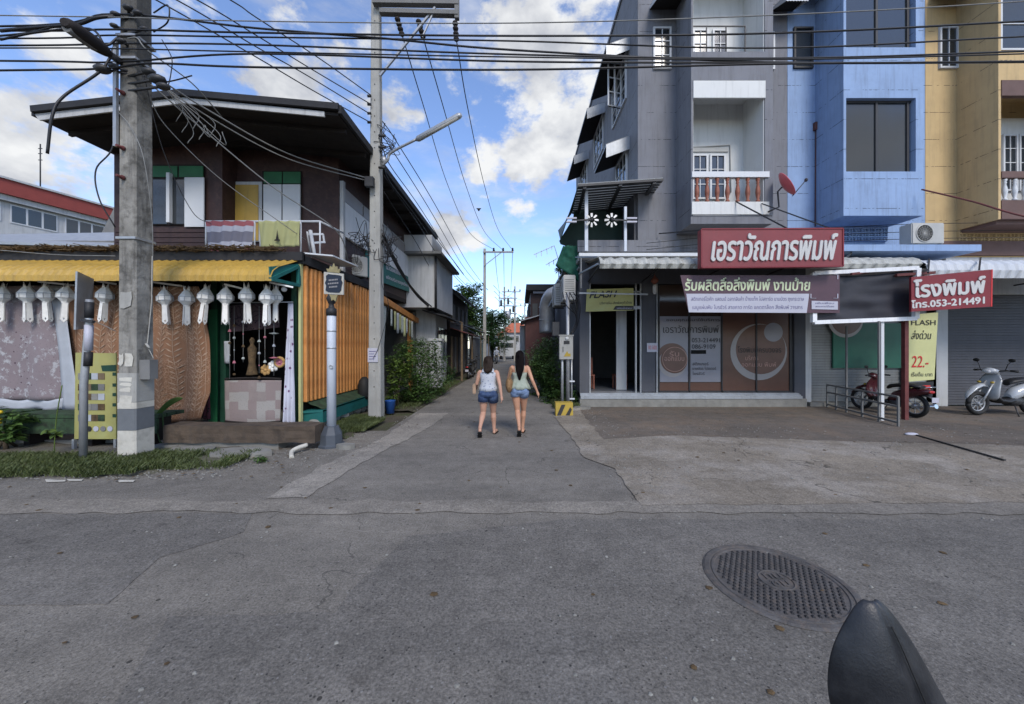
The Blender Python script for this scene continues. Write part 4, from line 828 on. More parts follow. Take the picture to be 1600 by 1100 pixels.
mb = MB(); mb.prism([P(896, 340, 12.2), P(874, 376, 12.2), P(876, 381, 12.2), (3.5, 12.2, 4.45), (3.5, 12.2, 6.38), P(897, 326, 12.2)], (0, .05, 0)); obj('rear_shade', mb, 'sheetgr', tr, thick=.0)
mb = MB(); mb.box(3.42, 3.5, 10.9, 12.2, 4.45, 6.4); obj('side_wall', mb, 'graydk', tr)
for (px, py, lb, fl) in ((912, 345, 'left cluster of white spinning petal ornaments on the terrace post', 1), (968, 345, 'right cluster of white spinning petal ornaments on the terrace post', -1)):
    c0 = P(px, py, 10.15); t = thing('whirligig', lb, 'ornament', c0, 'whirligigs on the terrace')
    c1 = c0 + Vector((.22*fl, -.05, .02)); mb = MB()
    for k in range(8):
        a = k * .785; d = Vector((math.cos(a), .25, math.sin(a))).normalized(); s_ = Vector((-math.sin(a), .3, math.cos(a))) * .045
        mb.prism([c1 + d*.08 - s_*.4, c1 + d*.13 - s_*.6, c1 + d*.20 - s_*.6, c1 + d*.20 + s_*.6, c1 + d*.13 + s_*.6, c1 + d*.08 + s_*.4], (0, .012, 0))
    obj('petal', mb, 'paper', t, kind='stuff')
    mb = MB(); mb.beam(c0 + Vector((-.32*fl, 0, .0)), c1, .035); mb.ell(c1, .04, .04, .04, 8, 6); obj('arm', mb, 'darksteel', t)
    mb = MB(); e = c0 + Vector((-.34*fl, 0, .02))
    for dz in (-.05, .05): mb.box(e.x-.14, e.x+.14, e.y-.03, e.y+.03, e.z+dz-.02, e.z+dz+.02)
    obj('paddle', mb, 'vinylw', t)
mb = MB(); n1, n2, n3, n4 = P(880, 384, 10.9), P(905, 384, 10.9), P(905, 440, 10.9), P(868, 415, 10.9)
mb.grid(lambda u, v: n1.lerp(n2, u).lerp(n4.lerp(n3, u), v) + Vector((0, .12 * noise.noise(Vector((u*5, v*5, 0))), 0)), 12, 12); obj('shade_net', mb, 'net', label='dark green shade net sagging beside the terrace above the alley', cat='net', thick=.01)
mb = MB(); q = P(884, 425, 11.5); leaves(mb, [(q.x, q.y, q.z, .28, .5, .5), (q.x-.05, q.y+.5, q.z+.35, .22, .4, .3)], 420, .16); pl = thing('potted_plant', 'leafy plant spilling over the ledge above the alley air conditioners', 'plant', q); obj('foliage', mb, 'leaf', pl)
mb = MB(); mb.lathe(q + Vector((0, 0, -.75)), [(.12, 0), (.17, .3), (.19, .32)], 12); mb.tube([q + Vector((0, 0, -.5)), q + Vector((0, .1, .3))], .015); obj('pot', mb, 'balred', pl)
mb = MB(); mb.beam((1.74, 10.9, PZ(455, 10.9)-.0), (1.74, 10.9, 3.3), .01); a0 = P(905, 405, 10.75); a1 = P(858, 478, 13.5); mb.beam(a0, a1, .06, .1); a0 = P(905, 418, 10.75); mb.beam(a0, P(866, 475, 13), .05, .05); obj('gutter', mb, 'zinc', g)
mb = MB(); mb.box(1.55, 2.0, YW+.35, 22, 4.45, 4.52); obj('roof_edge', mb, 'zinc', g)
ac_unit((1.32, 12.4, PZ(478, 12.2)), .85, .72, .34, 'farther air conditioner bracketed on the alley side of the gray shophouse', rz=R(-90))
ac_unit((1.48, 11.25, PZ(470, 11)), .85, .75, .36, 'nearer air conditioner bracketed on the alley side of the gray shophouse', rz=R(-90))
ac_unit((PX(1446, 9.6), 9.7, PZ(382, 9.6)), .85, .55, .34, 'boxy air conditioner on the slab between the blue and ochre shophouses')
# meter box on its post
t = thing('meter_box', 'gray electric meter box on conduit poles at the alley corner', 'meter box', G(884, 640))
q = P(884, 543, 10.4); mb = MB(); mb.box(q.x-.19, q.x+.19, q.y-.12, q.y+.05, q.z-.33, q.z+.33); mb.box(q.x-.21, q.x+.21, q.y-.14, q.y+.06, q.z+.33, q.z+.36); obj('box', mb, 'pole', t)
mb = MB(); mb.box(q.x-.07, q.x+.09, q.y-.135, q.y-.12, q.z+.10, q.z+.19); mb.box(q.x-.1, q.x-.085, q.y-.135, q.y-.12, q.z-.12, q.z+.02); obj('display', mb, 'inkd', t)
mb = MB(); mb.prism([(q.x-.07, q.y-.125, q.z-.25), (q.x+.11, q.y-.125, q.z-.25), (q.x+.02, q.y-.125, q.z-.1)], (0, -.004, 0)); mb.box(q.x-.02, q.x+.12, q.y-.128, q.y-.12, q.z-.25, q.z-.17); obj('warning_sticker', mb, 'yel', t)
mb = MB(); mb.lathe((q.x+.02, q.y-.12, q.z+.26), [(.05, 0), (.05, -.02), (.02, -.03)], 12, axis='y'); obj('dial', mb, 'lens', t)
mb = MB(); mb.tube([(q.x-.1, q.y, 0), (q.x-.1, q.y, 2.0)], .04, 8); mb.tube([(q.x+.06, q.y, 0), (q.x+.06, q.y, 3.3)], .055, 8); mb.tube([(q.x+.18, q.y+.1, 0), (q.x+.18, q.y+.1, 1.5)], .03, 8); obj('conduit', mb, 'steel', t)
mb = MB(); mb.box(q.x-.35, q.x-.15, q.y+.3, q.y+.45, q.z+.35, q.z+.75); obj('small_box', mb, 'darksteel', t)
mb = MB(); mb.box(q.x+.1, q.x+.25, q.y-.02, q.y+.04, .75, .79); mb.box(q.x+.1, q.x+.25, q.y-.02, q.y+.04, .25, .29); obj('clamp', mb, 'whitep', t)
for k in range(4):
    mb = MB(); mb.tube(cat([(q.x+.1*k-.1, q.y-.06, 3.3), (q.x+.12*k, q.y-.2-.05*k, 2.9), (q.x+.3, q.y-.05, 2.6-.1*k), (q.x+.12, q.y-.05, 2.1)], 6), .014, 5); obj('loose_wire', mb, 'cable', t)
# striped block
t = thing('concrete_block', 'low concrete block painted in yellow and black diagonal stripes', 'block', G(882, 650)); q = G(882, 650)
mb = MB(); x0, x1, y0, y1, h = q.x-.22, q.x+.22, q.y, q.y+.3, .33; mb.prism([(x0, y0, 0), (x1, y0, 0), (x1, y0+.05, h), (x0, y0+.05, h)], (0, .25, 0)); obj('body', mb, 'yel', t)
for k in range(2):
    a = x0 + .03 + k*.22; mb = MB(); mb.prism([(a-.0, y0-.004, .02), (a+.10, y0-.004, .02), (a+.22, y0+.04, .28), (a+.12, y0+.04, .28)] if k == 0 else [(a, y0-.004, .02), (a+.10, y0-.004, .02), (a+.16, y0+.02, .16), (a+.12, y0+.03, .22)], (0, -.004, 0)); obj('stripe', mb, 'blk', t)
mb = MB(); mb.prism([(1.35, 9.85, .01), (1.78, 10.1, .01), (1.78, 10.3, .01), (1.3, 10.0, .01)], (0, 0, .06)); obj('kerb', mb, 'concrete', kind='structure')

# satellite dish
t = thing('satellite_dish', 'pinkish red satellite dish on a bent pole in front of the gray and blue walls', 'satellite dish', P(1220, 330, 9.8)); q = P(1224, 291, 9.6)
d = Vector((.62, -.35, .42)).normalized(); mb = MB(); rot = d.to_track_quat('Z', 'Y'); prof = [(max(.001, .34*k/7), .09*(k/7)**2) for k in range(8)]; o0 = len(mb.v); mb.lathe((0, 0, 0), prof, 28); mb.v = [tuple(rot @ Vector(v) + q) for v in mb.v]; mb.f = [f for f in mb.f if len(f) < 20 or f[0] < 20]; mb.sm = mb.sm[:len(mb.f)]
obj('dish', mb, 'dish', t, thick=.012)
mb = MB(); mb.tube([q - d*.03, q + Vector((-.08, .1, -.1)), q + Vector((-.03, .12, -.5)), q + Vector((-.3, .15, -.62))], .022, 8); obj('mount', mb, 'darksteel', t)
mb = MB(); f_ = q + Vector((.52, -.1, .12)); mb.tube([q + Vector((.2, -.05, -.28)), f_], .012, 6); mb.ell(f_, .04, .04, .05); obj('feed_arm', mb, 'darksteel', t)

# signs
def panel(name, label, cat_, pts, mat, thick, edge=None, group=None):
    t = thing(name, label, cat_, pts[0], group); p = [Vector(v) for v in pts]; nrm = (p[1]-p[0]).cross(p[3]-p[0]).normalized()
    mb = MB(); mb.prism(p, -nrm*thick); obj('board', mb, mat, t); return t, p, nrm
def quad_at(p, u0, u1, v0, v1, off=0, n=None):
    f = lambda u, v: p[0] + (p[1]-p[0])*u + (p[3]-p[0])*v + (n*off if n else Vector((0, 0, 0)))
    return f(u0, v0), f(u1, v0), f(u0, v1)
ys = 8.3
t, p, n = panel('shop_sign', 'long red shop sign with white raised Thai lettering above the canopy', 'sign', [P(1096, 418, ys), P(1317, 416, ys), P(1317, 357, ys), P(1096, 358, ys)], 'redsign', .18)
mb = MB()
for a, bb in ((0, 1), (1, 2), (2, 3), (3, 0)): mb.beam(p[a] - n*.0, p[bb] - n*.0, .03, .03, n)
obj('frame', mb, 'reddk', t)
a, bb, cc = quad_at(p, .065, .955, .17, .86); text('เอราวัณการพิมพ์', a, bb, cc, 'ink', t, .035, slant=.22, bold=.014)
mb = MB(); mb.beam(P(1230, 357, 8.5), P(1150, 315, 9.8), .03); mb.beam(P(1120, 358, 8.5), P(1030, 365, 10.7), .03); mb.beam(P(1300, 358, 8.5), P(1190, 318, 9.8), .03); mb.beam(P(1310, 416, 8.5), P(1330, 395, 9.5), .04); obj('stay_rod', mb, 'darksteel', t)
ys = 8.62
t, p, n = panel('banner', 'dark maroon and white Thai printing banner hung under the red sign', 'banner', [P(1076, 488, ys), P(1312, 489, ys), P(1312, 430, ys), P(1063, 430, ys)], 'maroon', .006)
a, bb, cc = quad_at(p, .0, .99, .6, .93); P3 = [P(1065, 434, ys), P(1266, 434, ys), P(1070, 455, ys)]
text('รับผลิตสื่อสิ่งพิมพ์ งานป้าย', P(1070, 454, ys), P(1266, 454, ys), P(1070, 434, ys), 'inkg', t, .006, slant=.1, bold=.007)
mb = MB(); mb.prism([P(1076, 488, ys)-Vector((0, .006, 0)), P(1260, 489, ys)-Vector((0, .006, 0)), P(1264, 459, ys)-Vector((0, .006, 0)), P(1072, 459, ys)-Vector((0, .006, 0))], (0, -.004, 0)); obj('white_strip', mb, 'vinylw', t)
text('สติกเกอร์ไดคัท แสตมป์ ฉลากสินค้า ป้ายแท็ก โปสการ์ด นามบัตร ถุงกระดาษ', P(1080, 472, ys-.01), P(1256, 472, ys-.01), P(1080, 463, ys-.01), 'inkb', t, .003)
text('เมนูแผ่นพับ โบรชัวร์ สายคาด การ์ด แคตตาล็อก สิ่งพิมพ์ วารสาร', P(1082, 485, ys-.01), P(1254, 485, ys-.01), P(1082, 476, ys-.01), 'inkb', t, .003)
mb = MB(); mb.prism([P(1268, 483, ys-.01), P(1309, 484, ys-.01), P(1309, 471, ys-.01), P(1268, 470, ys-.01)], (0, -.004, 0)); obj('label_patch', mb, 'vinylw', t)
text('เพิ่มเพื่อน', P(1274, 475, ys-.016), P(1303, 475, ys-.016), P(1274, 472, ys-.016), 'inkb', t, .002); text('สอบถามได้เลย', P(1274, 480, ys-.016), P(1303, 480, ys-.016), P(1274, 477, ys-.016), 'inkb', t, .002)
mb = MB()
for (x0, y0, x1, y1) in ((1267, 466, 1275, 466), (1267, 466, 1267, 459), (1309, 466, 1302, 466), (1309, 466, 1309, 459), (1309, 429, 1302, 429), (1309, 429, 1309, 436)): mb.beam(P(x0, y0, ys-.01), P(x1, y1, ys-.01), .02, .006)
obj('corner_mark', mb, 'vinylw', t)
ys = 8.75
t = thing('blank_banner', 'black vinyl banner stretched in a white frame beside the maroon banner', 'banner', P(1350, 500, ys))
q = [P(1268, 504, ys), P(1426, 498, 8.6), P(1429, 420, 8.6), P(1268, 428, ys)]
mb = MB(); mb.grid(lambda u, v: q[0].lerp(q[1], u).lerp(q[3].lerp(q[2], u), v) + Vector((0, .05 * math.sin((u*1.4 + v) * 9) * (1-v) * .6 + .03 * noise.noise(Vector((u*4, v*6, 1))), -.10 * math.sin(u*3.14) * v * (1 if v > .9 else .8))), 30, 18); obj('vinyl', mb, 'vinylk', t, thick=.004)
mb = MB()
for a, bb in ((0, 1), (1, 2), (2, 3), (3, 0)): mb.beam(q[a] + Vector((0, -.06, 0)), q[bb] + Vector((0, -.06, 0)), .10, .09)
obj('frame', mb, 'panelw', t)
mb = MB(); yp = 8.62; mb.beam(P(1377, 500, yp), Vector((PX(1377, yp), yp, 0)), .07); obj('post', mb, 'whitep', t)
mb = MB(); yp = 8.7; mb.beam(P(1414, 500, yp), Vector((PX(1414, yp), yp, 0)), .09); obj('post', mb, 'rust', t, label='rusty red steel post')
mb = MB(); yp = 8.55; mb.beam(P(1400, 430, yp), P(1460, 426, yp), .06); mb.beam(P(1330, 428, yp), P(1400, 421, yp+.3), .05); obj('top_rail', mb, 'rust', t)
t = thing('barrier', 'bare steel tube frame leaning in front of the red motorcycle', 'barrier', (8.4, 8.2, 0)); mb = MB()
a0, a1, b0, b1 = Vector((8.85, 10.5, .05)), Vector((8.25, 7.95, .05)), Vector((8.85, 10.5, .60)), Vector((8.25, 7.95, .66))
for z in (.10, .45, .66): mb.beam(a0 + Vector((0, 0, z-.05)), a1 + Vector((0, 0, z-.05)), .04)
for k, h in ((0, .66), (.16, .66), (.33, 2.3), (.56, .66), (.78, 2.35), (1.0, .66)): q = a0.lerp(a1, k); mb.beam((q.x, q.y, 0), (q.x, q.y, h), .035)
obj('tube_rail', mb, 'bare', t)
for (x0, y0, x1, y1) in ((1425, 680, 1570, 722),):
    mb = MB(); a = G(x0, y0); bb = G(x1, y1); mb.beam(a + Vector((0, 0, .03)), bb + Vector((0, 0, .03)), .03, .02); obj('steel_bar', mb, 'darksteel', label='thin dark steel bar lying on the apron by the frame', cat='bar')
    mb = MB(); q = G(1424, 681); mb.ell(q + Vector((0, 0, .035)), .13, .06, .03, 10, 6); obj('crumpled_bag', mb, 'vinylw', label='small crumpled white bag on the apron at the end of the steel bar', cat='bag')
ys = 8.0
t, p, n = panel('shop_sign', 'tilted dark red sign with white lettering and a phone number at the right', 'sign', [P(1424, 487, ys+.3), P(1548, 479, ys), P(1549, 421, ys), P(1424, 433, ys+.3)], 'reddk', .06)
a, bb, cc = quad_at(p, .03, .92, .40, .90); text('โรงพิมพ์', a, bb, cc, 'ink', t, .02, bold=.014)
a, bb, cc = quad_at(p, .0, .92, .10, .32); text('โทร.053-214491', a, bb, cc, 'ink', t, .008, bold=.008)
mb = MB(); mb.prism([p[1]+n*.004, p[1]+n*.004+Vector((.03, 0, 0)), p[2]+n*.004+Vector((.03, 0, 0)), p[2]+n*.004], -n*.07); obj('edge_strip', mb, 'inkr', t)
mb = MB(); mb.beam(P(1450, 426, 8.3), P(1452, 405, 8.8), .03); mb.beam(P(1530, 421, 8.1), P(1532, 403, 8.7), .03); obj('hanger', mb, 'darksteel', t)
ys = 9.4
t, p, n = panel('banner', 'tall pale yellow delivery banner with a red price, half behind the red post', 'banner', [P(1413, 597, ys), P(1460, 593, ys), P(1466, 488, ys), P(1420, 492, ys)], 'vinyly2', .006)
text('FLASH', P(1424, 508, ys-.01), P(1462, 508, ys-.01), P(1424, 500, ys-.01), 'inkd', t, .002); text('ส่งด่วน', P(1424, 530, ys-.01), P(1456, 530, ys-.01), P(1424, 516, ys-.01), 'inkd', t, .002, slant=.2)
text('22.-', P(1424, 574, ys-.01), P(1452, 574, ys-.01), P(1424, 556, ys-.01), 'inkr', t, .003, slant=.15); text('เริ่มต้น บาท', P(1424, 588, ys-.01), P(1457, 588, ys-.01), P(1424, 581, ys-.01), 'inkd', t, .002)
t, p, n = panel('poster_board', 'dark board with a yellow and a red card at the foot of the yellow banner', 'poster', [P(1416, 620, ys), P(1457, 620, ys), P(1459, 596, ys), P(1416, 598, ys)], 'inkd', .01)
mb = MB(); mb.box(PX(1422, ys), PX(1435, ys), ys-.012, ys-.004, PZ(614, ys), PZ(602, ys)); obj('card', mb, 'vinyly', t)
mb = MB(); mb.box(PX(1439, ys), PX(1453, ys), ys-.012, ys-.004, PZ(614, ys), PZ(602, ys)); obj('card', mb, 'inkr', t, label='red card')
ys = 10.4
t, p, n = panel('banner', 'yellow and gray delivery banner hung across the top of the open shop doorway', 'banner', [P(915, 487, ys), P(990, 485, ys), P(990, 450, ys), P(917, 452, ys)], 'vinyly', .006)
text('FLASH', P(921, 466, ys-.008), P(964, 464, ys-.008), P(921, 456, ys-.008), 'inkd', t, .002, slant=.3, bold=.008)
text('บริการรับ-ส่งพัสดุทั่วไทย', P(937, 477, ys-.008), P(987, 476, ys-.008), P(937, 471, ys-.008), 'inkd', t, .002)
mb = MB(); mb.prism([P(958, 484, ys-.008), P(990, 484, ys-.008), P(990, 478, ys-.008), P(962, 478, ys-.008)], (0, -.003, 0)); obj('black_tab', mb, 'inkd', t)
text('แฟลชเอ็กซ์เพรส', P(964, 483, ys-.014), P(988, 483, ys-.014), P(964, 479.5, ys-.014), 'vinylw', t, .001)
mb = MB(); mb.beam(P(905, 458, ys), P(1012, 460, ys), .04); obj('rod', mb, 'steel', t)
# things inside the doorway
for (px, py, lb, h) in ((918, 612, 'orange wooden chair just inside the left of the shop doorway', 1.0), (968, 606, 'low reddish stool on the tiled shop floor', .45)):
    q = P(px, py, 11.9); q.z = GZ; t = thing('chair' if h > .9 else 'stool', lb, 'chair' if h > .9 else 'stool', q)
    for sx in (-.17, .17):
        for sy in (-.17, .17): mb = MB(); mb.box(q.x+sx-.02, q.x+sx+.02, q.y+sy-.02, q.y+sy+.02, GZ, GZ+.42); obj('leg', mb, 'balred', t)
    mb = MB(); mb.box(q.x-.2, q.x+.2, q.y-.2, q.y+.2, GZ+.42, GZ+.46); obj('seat', mb, 'balred', t)
    if h > .9: mb = MB(); mb.box(q.x-.2, q.x+.2, q.y+.16, q.y+.2, GZ+.46, GZ+1.0); obj('backrest', mb, 'balred', t)

# ================================================================= LEFT: CRAFT SHOP UNDER THE OLD WOODEN HOUSE
YS = 7.4; XS = -4.44
h = thing('wooden_house', 'old dark brown wooden house with broad low gable roof and white side panels', 'building', (XS, YS, 0))
# ground floor shell (open front)
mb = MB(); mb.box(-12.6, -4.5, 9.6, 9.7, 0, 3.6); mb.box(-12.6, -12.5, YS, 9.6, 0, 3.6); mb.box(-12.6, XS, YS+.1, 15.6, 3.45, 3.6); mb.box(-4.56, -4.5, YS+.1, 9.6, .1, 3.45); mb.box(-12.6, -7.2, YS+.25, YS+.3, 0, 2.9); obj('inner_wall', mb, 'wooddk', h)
mb = MB(); mb.box(-12.6, XS, YS-.95, 15.6, -.02, .10); obj('plinth', mb, 'stone', h)
mb = MB()
for px in (338, 462, 352): mb.box(PX(px, YS)-.055, PX(px, YS)+.055, YS-.06, YS+.05, .1, 3.45)
obj('post', mb, 'dkgreen', h)
mb = MB(); mb.box(PX(331, YS), PX(344, YS), YS-.08, YS-.061, .1, 2.5); obj('green_post', mb, 'green', h)
mb = MB(); mb.box(XS+.0, XS+.045, YS-.08, YS-.0, .1, 3.45); obj('corner_trim', mb, 'vinyly2', h)
# slats along the alley side: 24 boards, each its own part
sl_ = MB(); sl_.box(-.05, .10, -.043, .043, 0, 2.9); 
me = mesh('slat', sl_, 'slat'); bmm = bmesh.new(); bmm.from_mesh(me); bmesh.ops.bevel(bmm, geom=bmm.edges[:], offset=.012, segments=1, affect='EDGES'); bmm.to_mesh(me); bmm.free()
y = YS + .08; k = 0
while y < 10.75:
    o = sub('slat', h, me, (XS, y, .62 - .0), (random.uniform(-.006, .006), random.uniform(-.006, .006), 0)); o.scale = (1, 1, (2.78 + random.uniform(-.02, .02)) / 2.9); y += .158; k += 1
mb = MB(); mb.box(XS-.1, XS-.05, YS, 10.8, .1, 3.4); obj('slat_backing', mb, 'wooddk', h)
mb = MB(); mb.box(XS-.06, XS+.12, YS-.1, 10.9, 3.42, 3.60); mb.box(-12.6, XS+.12, YS-.16, YS-.06, 3.47, 3.64); obj('fascia_beam', mb, 'roofdk', h)
mb = MB(); mb.prism([(XS+.0, YS+.0, .4), (XS+.42, YS+.05, .42), (XS+.42, 9.9, .42), (XS, 9.9, .4)], (0, 0, .04)); mb.box(XS+.36, XS+.42, YS+.05, 9.9, .2, .45); mb.box(XS+.0, XS+.36, YS+.05, YS+.09, .2, .41); obj('planter_ledge', mb, 'teal', h)
mb = MB(); mb.grid(lambda u, v: (XS+.02+.38*u, YS+.1+2.75*v, .465 + .16*(1-u) + .02*noise.noise(Vector((u*5, v*20, 0)))), 6, 30); obj('moss', mb, 'mossy', h)
# rough stone plinth stones under the ledge
st = MB(); st.ell((0, 0, 0), .17, .14, .15, 8, 6); stm = mesh('stone', st, 'stone')
y = YS + .1
while y < 10.8:
    o = sub('stone', h, stm, (XS + .25 + random.uniform(-.03, .03), y, .13)); s_ = random.uniform(.8, 1.15); o.scale = (s_, s_*1.25, s_*random.uniform(.8, 1.1)); o.rotation_euler = (random.uniform(-.3, .3), random.uniform(-.3, .3), random.random()*6); y += .36
# upper storey
XW = XS - .0
mb = MB(); mb.box(-7.0, XW, 8.95, 18.2, 3.6, 6.7); mb.box(-9.45, -6.93, 8.5, 18.2, 3.6, 6.65); obj('upper_wall', mb, 'wood', h)
pk = MB(); pk.box(0, 2.4, 0, .035, 0, .105); pkm = mesh('plank', pk, 'wood')
for k in range(7): sub('plank', h, pkm, (-9.38, 8.455 + random.uniform(-.004, .004), 3.7 + k*.118), (R(-4), 0, 0))
for k in range(6): o = sub('plank', h, pkm, (XW+.005, 9.2, 3.62 + k*.118), (R(-4), 0, R(90))); o.scale = (.85, 1, 1)
def rectp(name, px0, px1, py0, py1, Y, mat, d=.04, par=h, label=None): 
    mb = MB(); mb.box(PX(px0, Y), PX(px1, Y), Y-d, Y-.002, PZ(py1, Y), PZ(py0, Y)); return obj(name, mb, mat, par, label)
w1 = rectp('window', 237, 320, 258, 352, 8.49, 'wooddk', .03)
for a, b_ in ((240, 278), (281, 318)): rectp('transom', a, b_, 260, 277, 8.46, 'green', .02, w1)
rectp('pane', 240, 262, 281, 350, 8.46, 'glass', .015, w1); rectp('pane', 268, 289, 281, 350, 8.46, 'glass', .015, w1); rectp('shutter', 290, 320, 278, 355, 8.45, 'whitep', .03, w1)
mb = MB(); mb.box(PX(262, 8.4), PX(267, 8.4), 8.36, 8.44, PZ(349, 8.44), PZ(272, 8.44)); obj('shutter', mb, 'whitep', w1, 'white shutter leaf standing open, seen edge on')
Yr = 8.94
d1 = rectp('door', 363, 411, 285, 378, Yr, 'offwhite', .04); rectp('door_panel', 366, 404, 289, 376, Yr-.04, 'vinyly' if False else 'yellow', .015, d1)
w2 = rectp('window', 411, 472, 268, 348, Yr, 'wooddk', .03)
for a, b_ in ((413, 441), (443, 470)): rectp('transom', a, b_, 269, 287, Yr-.03, 'green', .02, w2); rectp('shutter', a, b_, 289, 350, Yr-.03, 'whitep', .035, w2)
# roof: two slabs with ridge, fascia, soffit, rafters
y0, y1 = 7.15, 15.6; xl, xr, xm = PX(52, 7.15), PX(530, 7.15), PX(285, 7.15); zl, zr, zm = PZ(176, 7.15), PZ(172, 7.15), PZ(150, 7.15)
mb = MB(); mb.prism([(xl, y0, zl), (xm, y0, zm), (xm, y1, zm), (xl, y1, zl)], (0, 0, .05)); mb.prism([(xm, y0, zm), (xr, y0, zr), (xr, y1, zr), (xm, y1, zm)], (0, 0, .05)); rf_ = obj('roof', mb, 'roofdk', h)
mb = MB(); mb.prism([(xl+.1, y0+.01, zl-.14), (xm, y0+.01, zm-.13), (xm, y0+.01, zm-.02), (xl, y0+.01, zl-.02)], (0, .03, 0)); mb.prism([(xm, y0+.01, zm-.13), (xr-.3, y0+.01, zr-.12), (xr-.3, y0+.01, zr-.02), (xm, y0+.01, zm-.02)], (0, .03, 0)); obj('bargeboard', mb, 'offwhite', rf_)
mb = MB(); mb.prism([(xl+.05, y0+.05, zl-.08), (xm, y0+.05, zm-.08), (xm, y1, zm-.08), (xl+.05, y1, zl-.08)], (0, 0, .06)); mb.prism([(xm, y0+.05, zm-.08), (xr-.04, y0+.05, zr-.08), (xr-.04, y1, zr-.08), (xm, y1, zm-.08)], (0, 0, .06)); obj('soffit', mb, 'soffit', rf_)
for k in range(9):
    y = y0 + .5 + k*.95; mb = MB(); mb.beam((xl+.1, y, zl-.13), (xm, y, zm-.13), .06, .1); obj('rafter', mb, 'wooddk', rf_); mb = MB(); mb.beam((xm, y, zm-.13), (xr-.1, y, zr-.13), .06, .1); obj('rafter', mb, 'wooddk', rf_)
mb = MB(); mb.box(xr-.02, xr+.04, y0, y1, zr-.06, zr+.1); mb.box(xl-.04, xl+.02, y0, y1, zl-.06, zl+.1); mb.beam((xl, y0-.02, zl+.05), (xm, y0-.02, zm+.05), .06, .12); mb.beam((xm, y0-.02, zm+.05), (xr, y0-.02, zr+.05), .06, .12); obj('roof_edge', mb, 'roofdk', rf_)
# white side panels with transom windows
def side_panel(y0, y1, z0, z1, dz=0):
    mb = MB(); mb.prism([(XS+.0, y0, z0), (XS+.0, y1, z0+dz), (XS+.0, y1, z1), (XS+.0, y0, z1)], (.07, 0, 0)); o = obj('side_panel', mb, 'panelw', h)
    n = max(2, int((y1-y0)/.85)); 
    for k in range(n):
        a = y0 + (y1-y0)*k/n; b_ = y0 + (y1-y0)*(k+1)/n
        mb = MB(); mb.box(XS, XS+.05, a+.04, b_-.04, z1+.03, z1+.36); obj('transom_pane', mb, 'greyprint2', h)
side_panel(9.12, 11.35, 4.52, 5.38); side_panel(12.2, 15.6, 4.5, 5.30)
mb = MB(); mb.box(XS, XS+.09, 9.0, 9.10, 3.6, 5.85); mb.box(XS, XS+.10, 11.7, 12.2, 4.45, 5.62); mb.box(XS, XS+.03, 9.1, 15.6, 5.7, 5.74); obj('side_trim', mb, 'offwhite', h)
# thatch fringe and low roof edge above the awning
mb = MB()
for k in range(900):
    x = random.uniform(-11.2, -4.75); z = 3.66 + random.uniform(-.0, .09) + .04*noise.noise(Vector((x*2, 0, 0))); mb.beam((x, YS-.2+random.uniform(-.06, .3), z), (x+random.uniform(-.25, .25), YS-.22+random.uniform(-.1, .1), z+random.uniform(-.05, .02)), .012, .012)
obj('thatch', mb, 'thatch', h, kind='stuff')
mb = MB(); mb.prism([(-12.6, YS-.15, 3.62), (XS-.3, YS-.15, 3.62), (XS-.3, 8.5, 3.74), (-12.6, 8.5, 3.74)], (0, 0, .03)); obj('lower_roof', mb, 'roofdk', h)
mb = MB(); mb.prism([(XS+.05, 7.4, 3.64), (XS+.5, 7.7, 3.66), (XS+.5, 8.9, 3.70), (XS+.05, 8.9, 3.7)], (0, 0, .03)); obj('small_white_roof', mb, 'whitep', h)
# yellow awning
aw = thing('shop_awning', 'long yellow corrugated awning over the craft shop front', 'awning', (-8, 6.5, 2.9))
ya, yb_ = 6.5, YS - .1; mb = MB(); x1a = PX(424, ya); 
corr(mb, (-12.6, ya, PZ(439, ya)), (x1a, ya, PZ(439, ya)), [(0, 0, 0), (0, .0, .1), (0, .06, .2), (0, .2, .30), (0, .5, .42), (0, yb_-ya, .55)], .155, .022, 6); obj('corrugated_sheet', mb, 'yellow', aw, thick=.005)
mb = MB(); A_ = Vector((x1a+.02, ya+.05, PZ(436, ya))); B2 = Vector((PX(466, yb_), yb_, 3.43)); C2 = Vector((PX(466, yb_), yb_, PZ(447, yb_)-.0)); 
A_ = P(423, 436, ya); B2 = P(466, 416, yb_); C2 = P(467, 446, yb_)
for a, b_ in ((A_, B2), (B2, C2), (C2, A_)): mb.beam(a, b_, .06, .06)
obj('end_bracket', mb, 'teal', aw)
mb = MB(); mb.prism([A_, B2, B2 + Vector((0, 0, .05)), A_ + Vector((-.02, 0, .22))], (-.02, 0, 0)); obj('end_flap', mb, 'teal', aw)
# lamp tubes under the awning
for (x0, y0_, x1_, y1_, lb) in ((60, 440, 117, 446, 'left'), (150, 439, 182, 444, 'mid'), (240, 441, 285, 447, 'x'), (350, 444, 378, 451, 'y'), (421, 441, 458, 449, 'z')):
    names = {'left': 'fluorescent tube under the yellow awning, left of the metal sign post', 'mid': 'fluorescent tube under the yellow awning between the sign post and the big pole', 'x': 'fluorescent tube under the yellow awning just right of the big pole', 'y': 'short fluorescent tube above the quilt window', 'z': 'fluorescent tube near the teal awning bracket'}
    mb = MB(); mb.beam(P(x0, y0_, 6.75), P(x1_, y1_, 6.95), .05, .03); o = obj('lamp_tube', mb, 'tube_l', label=names[lb], cat='lamp', group='tube lamps under the awning')
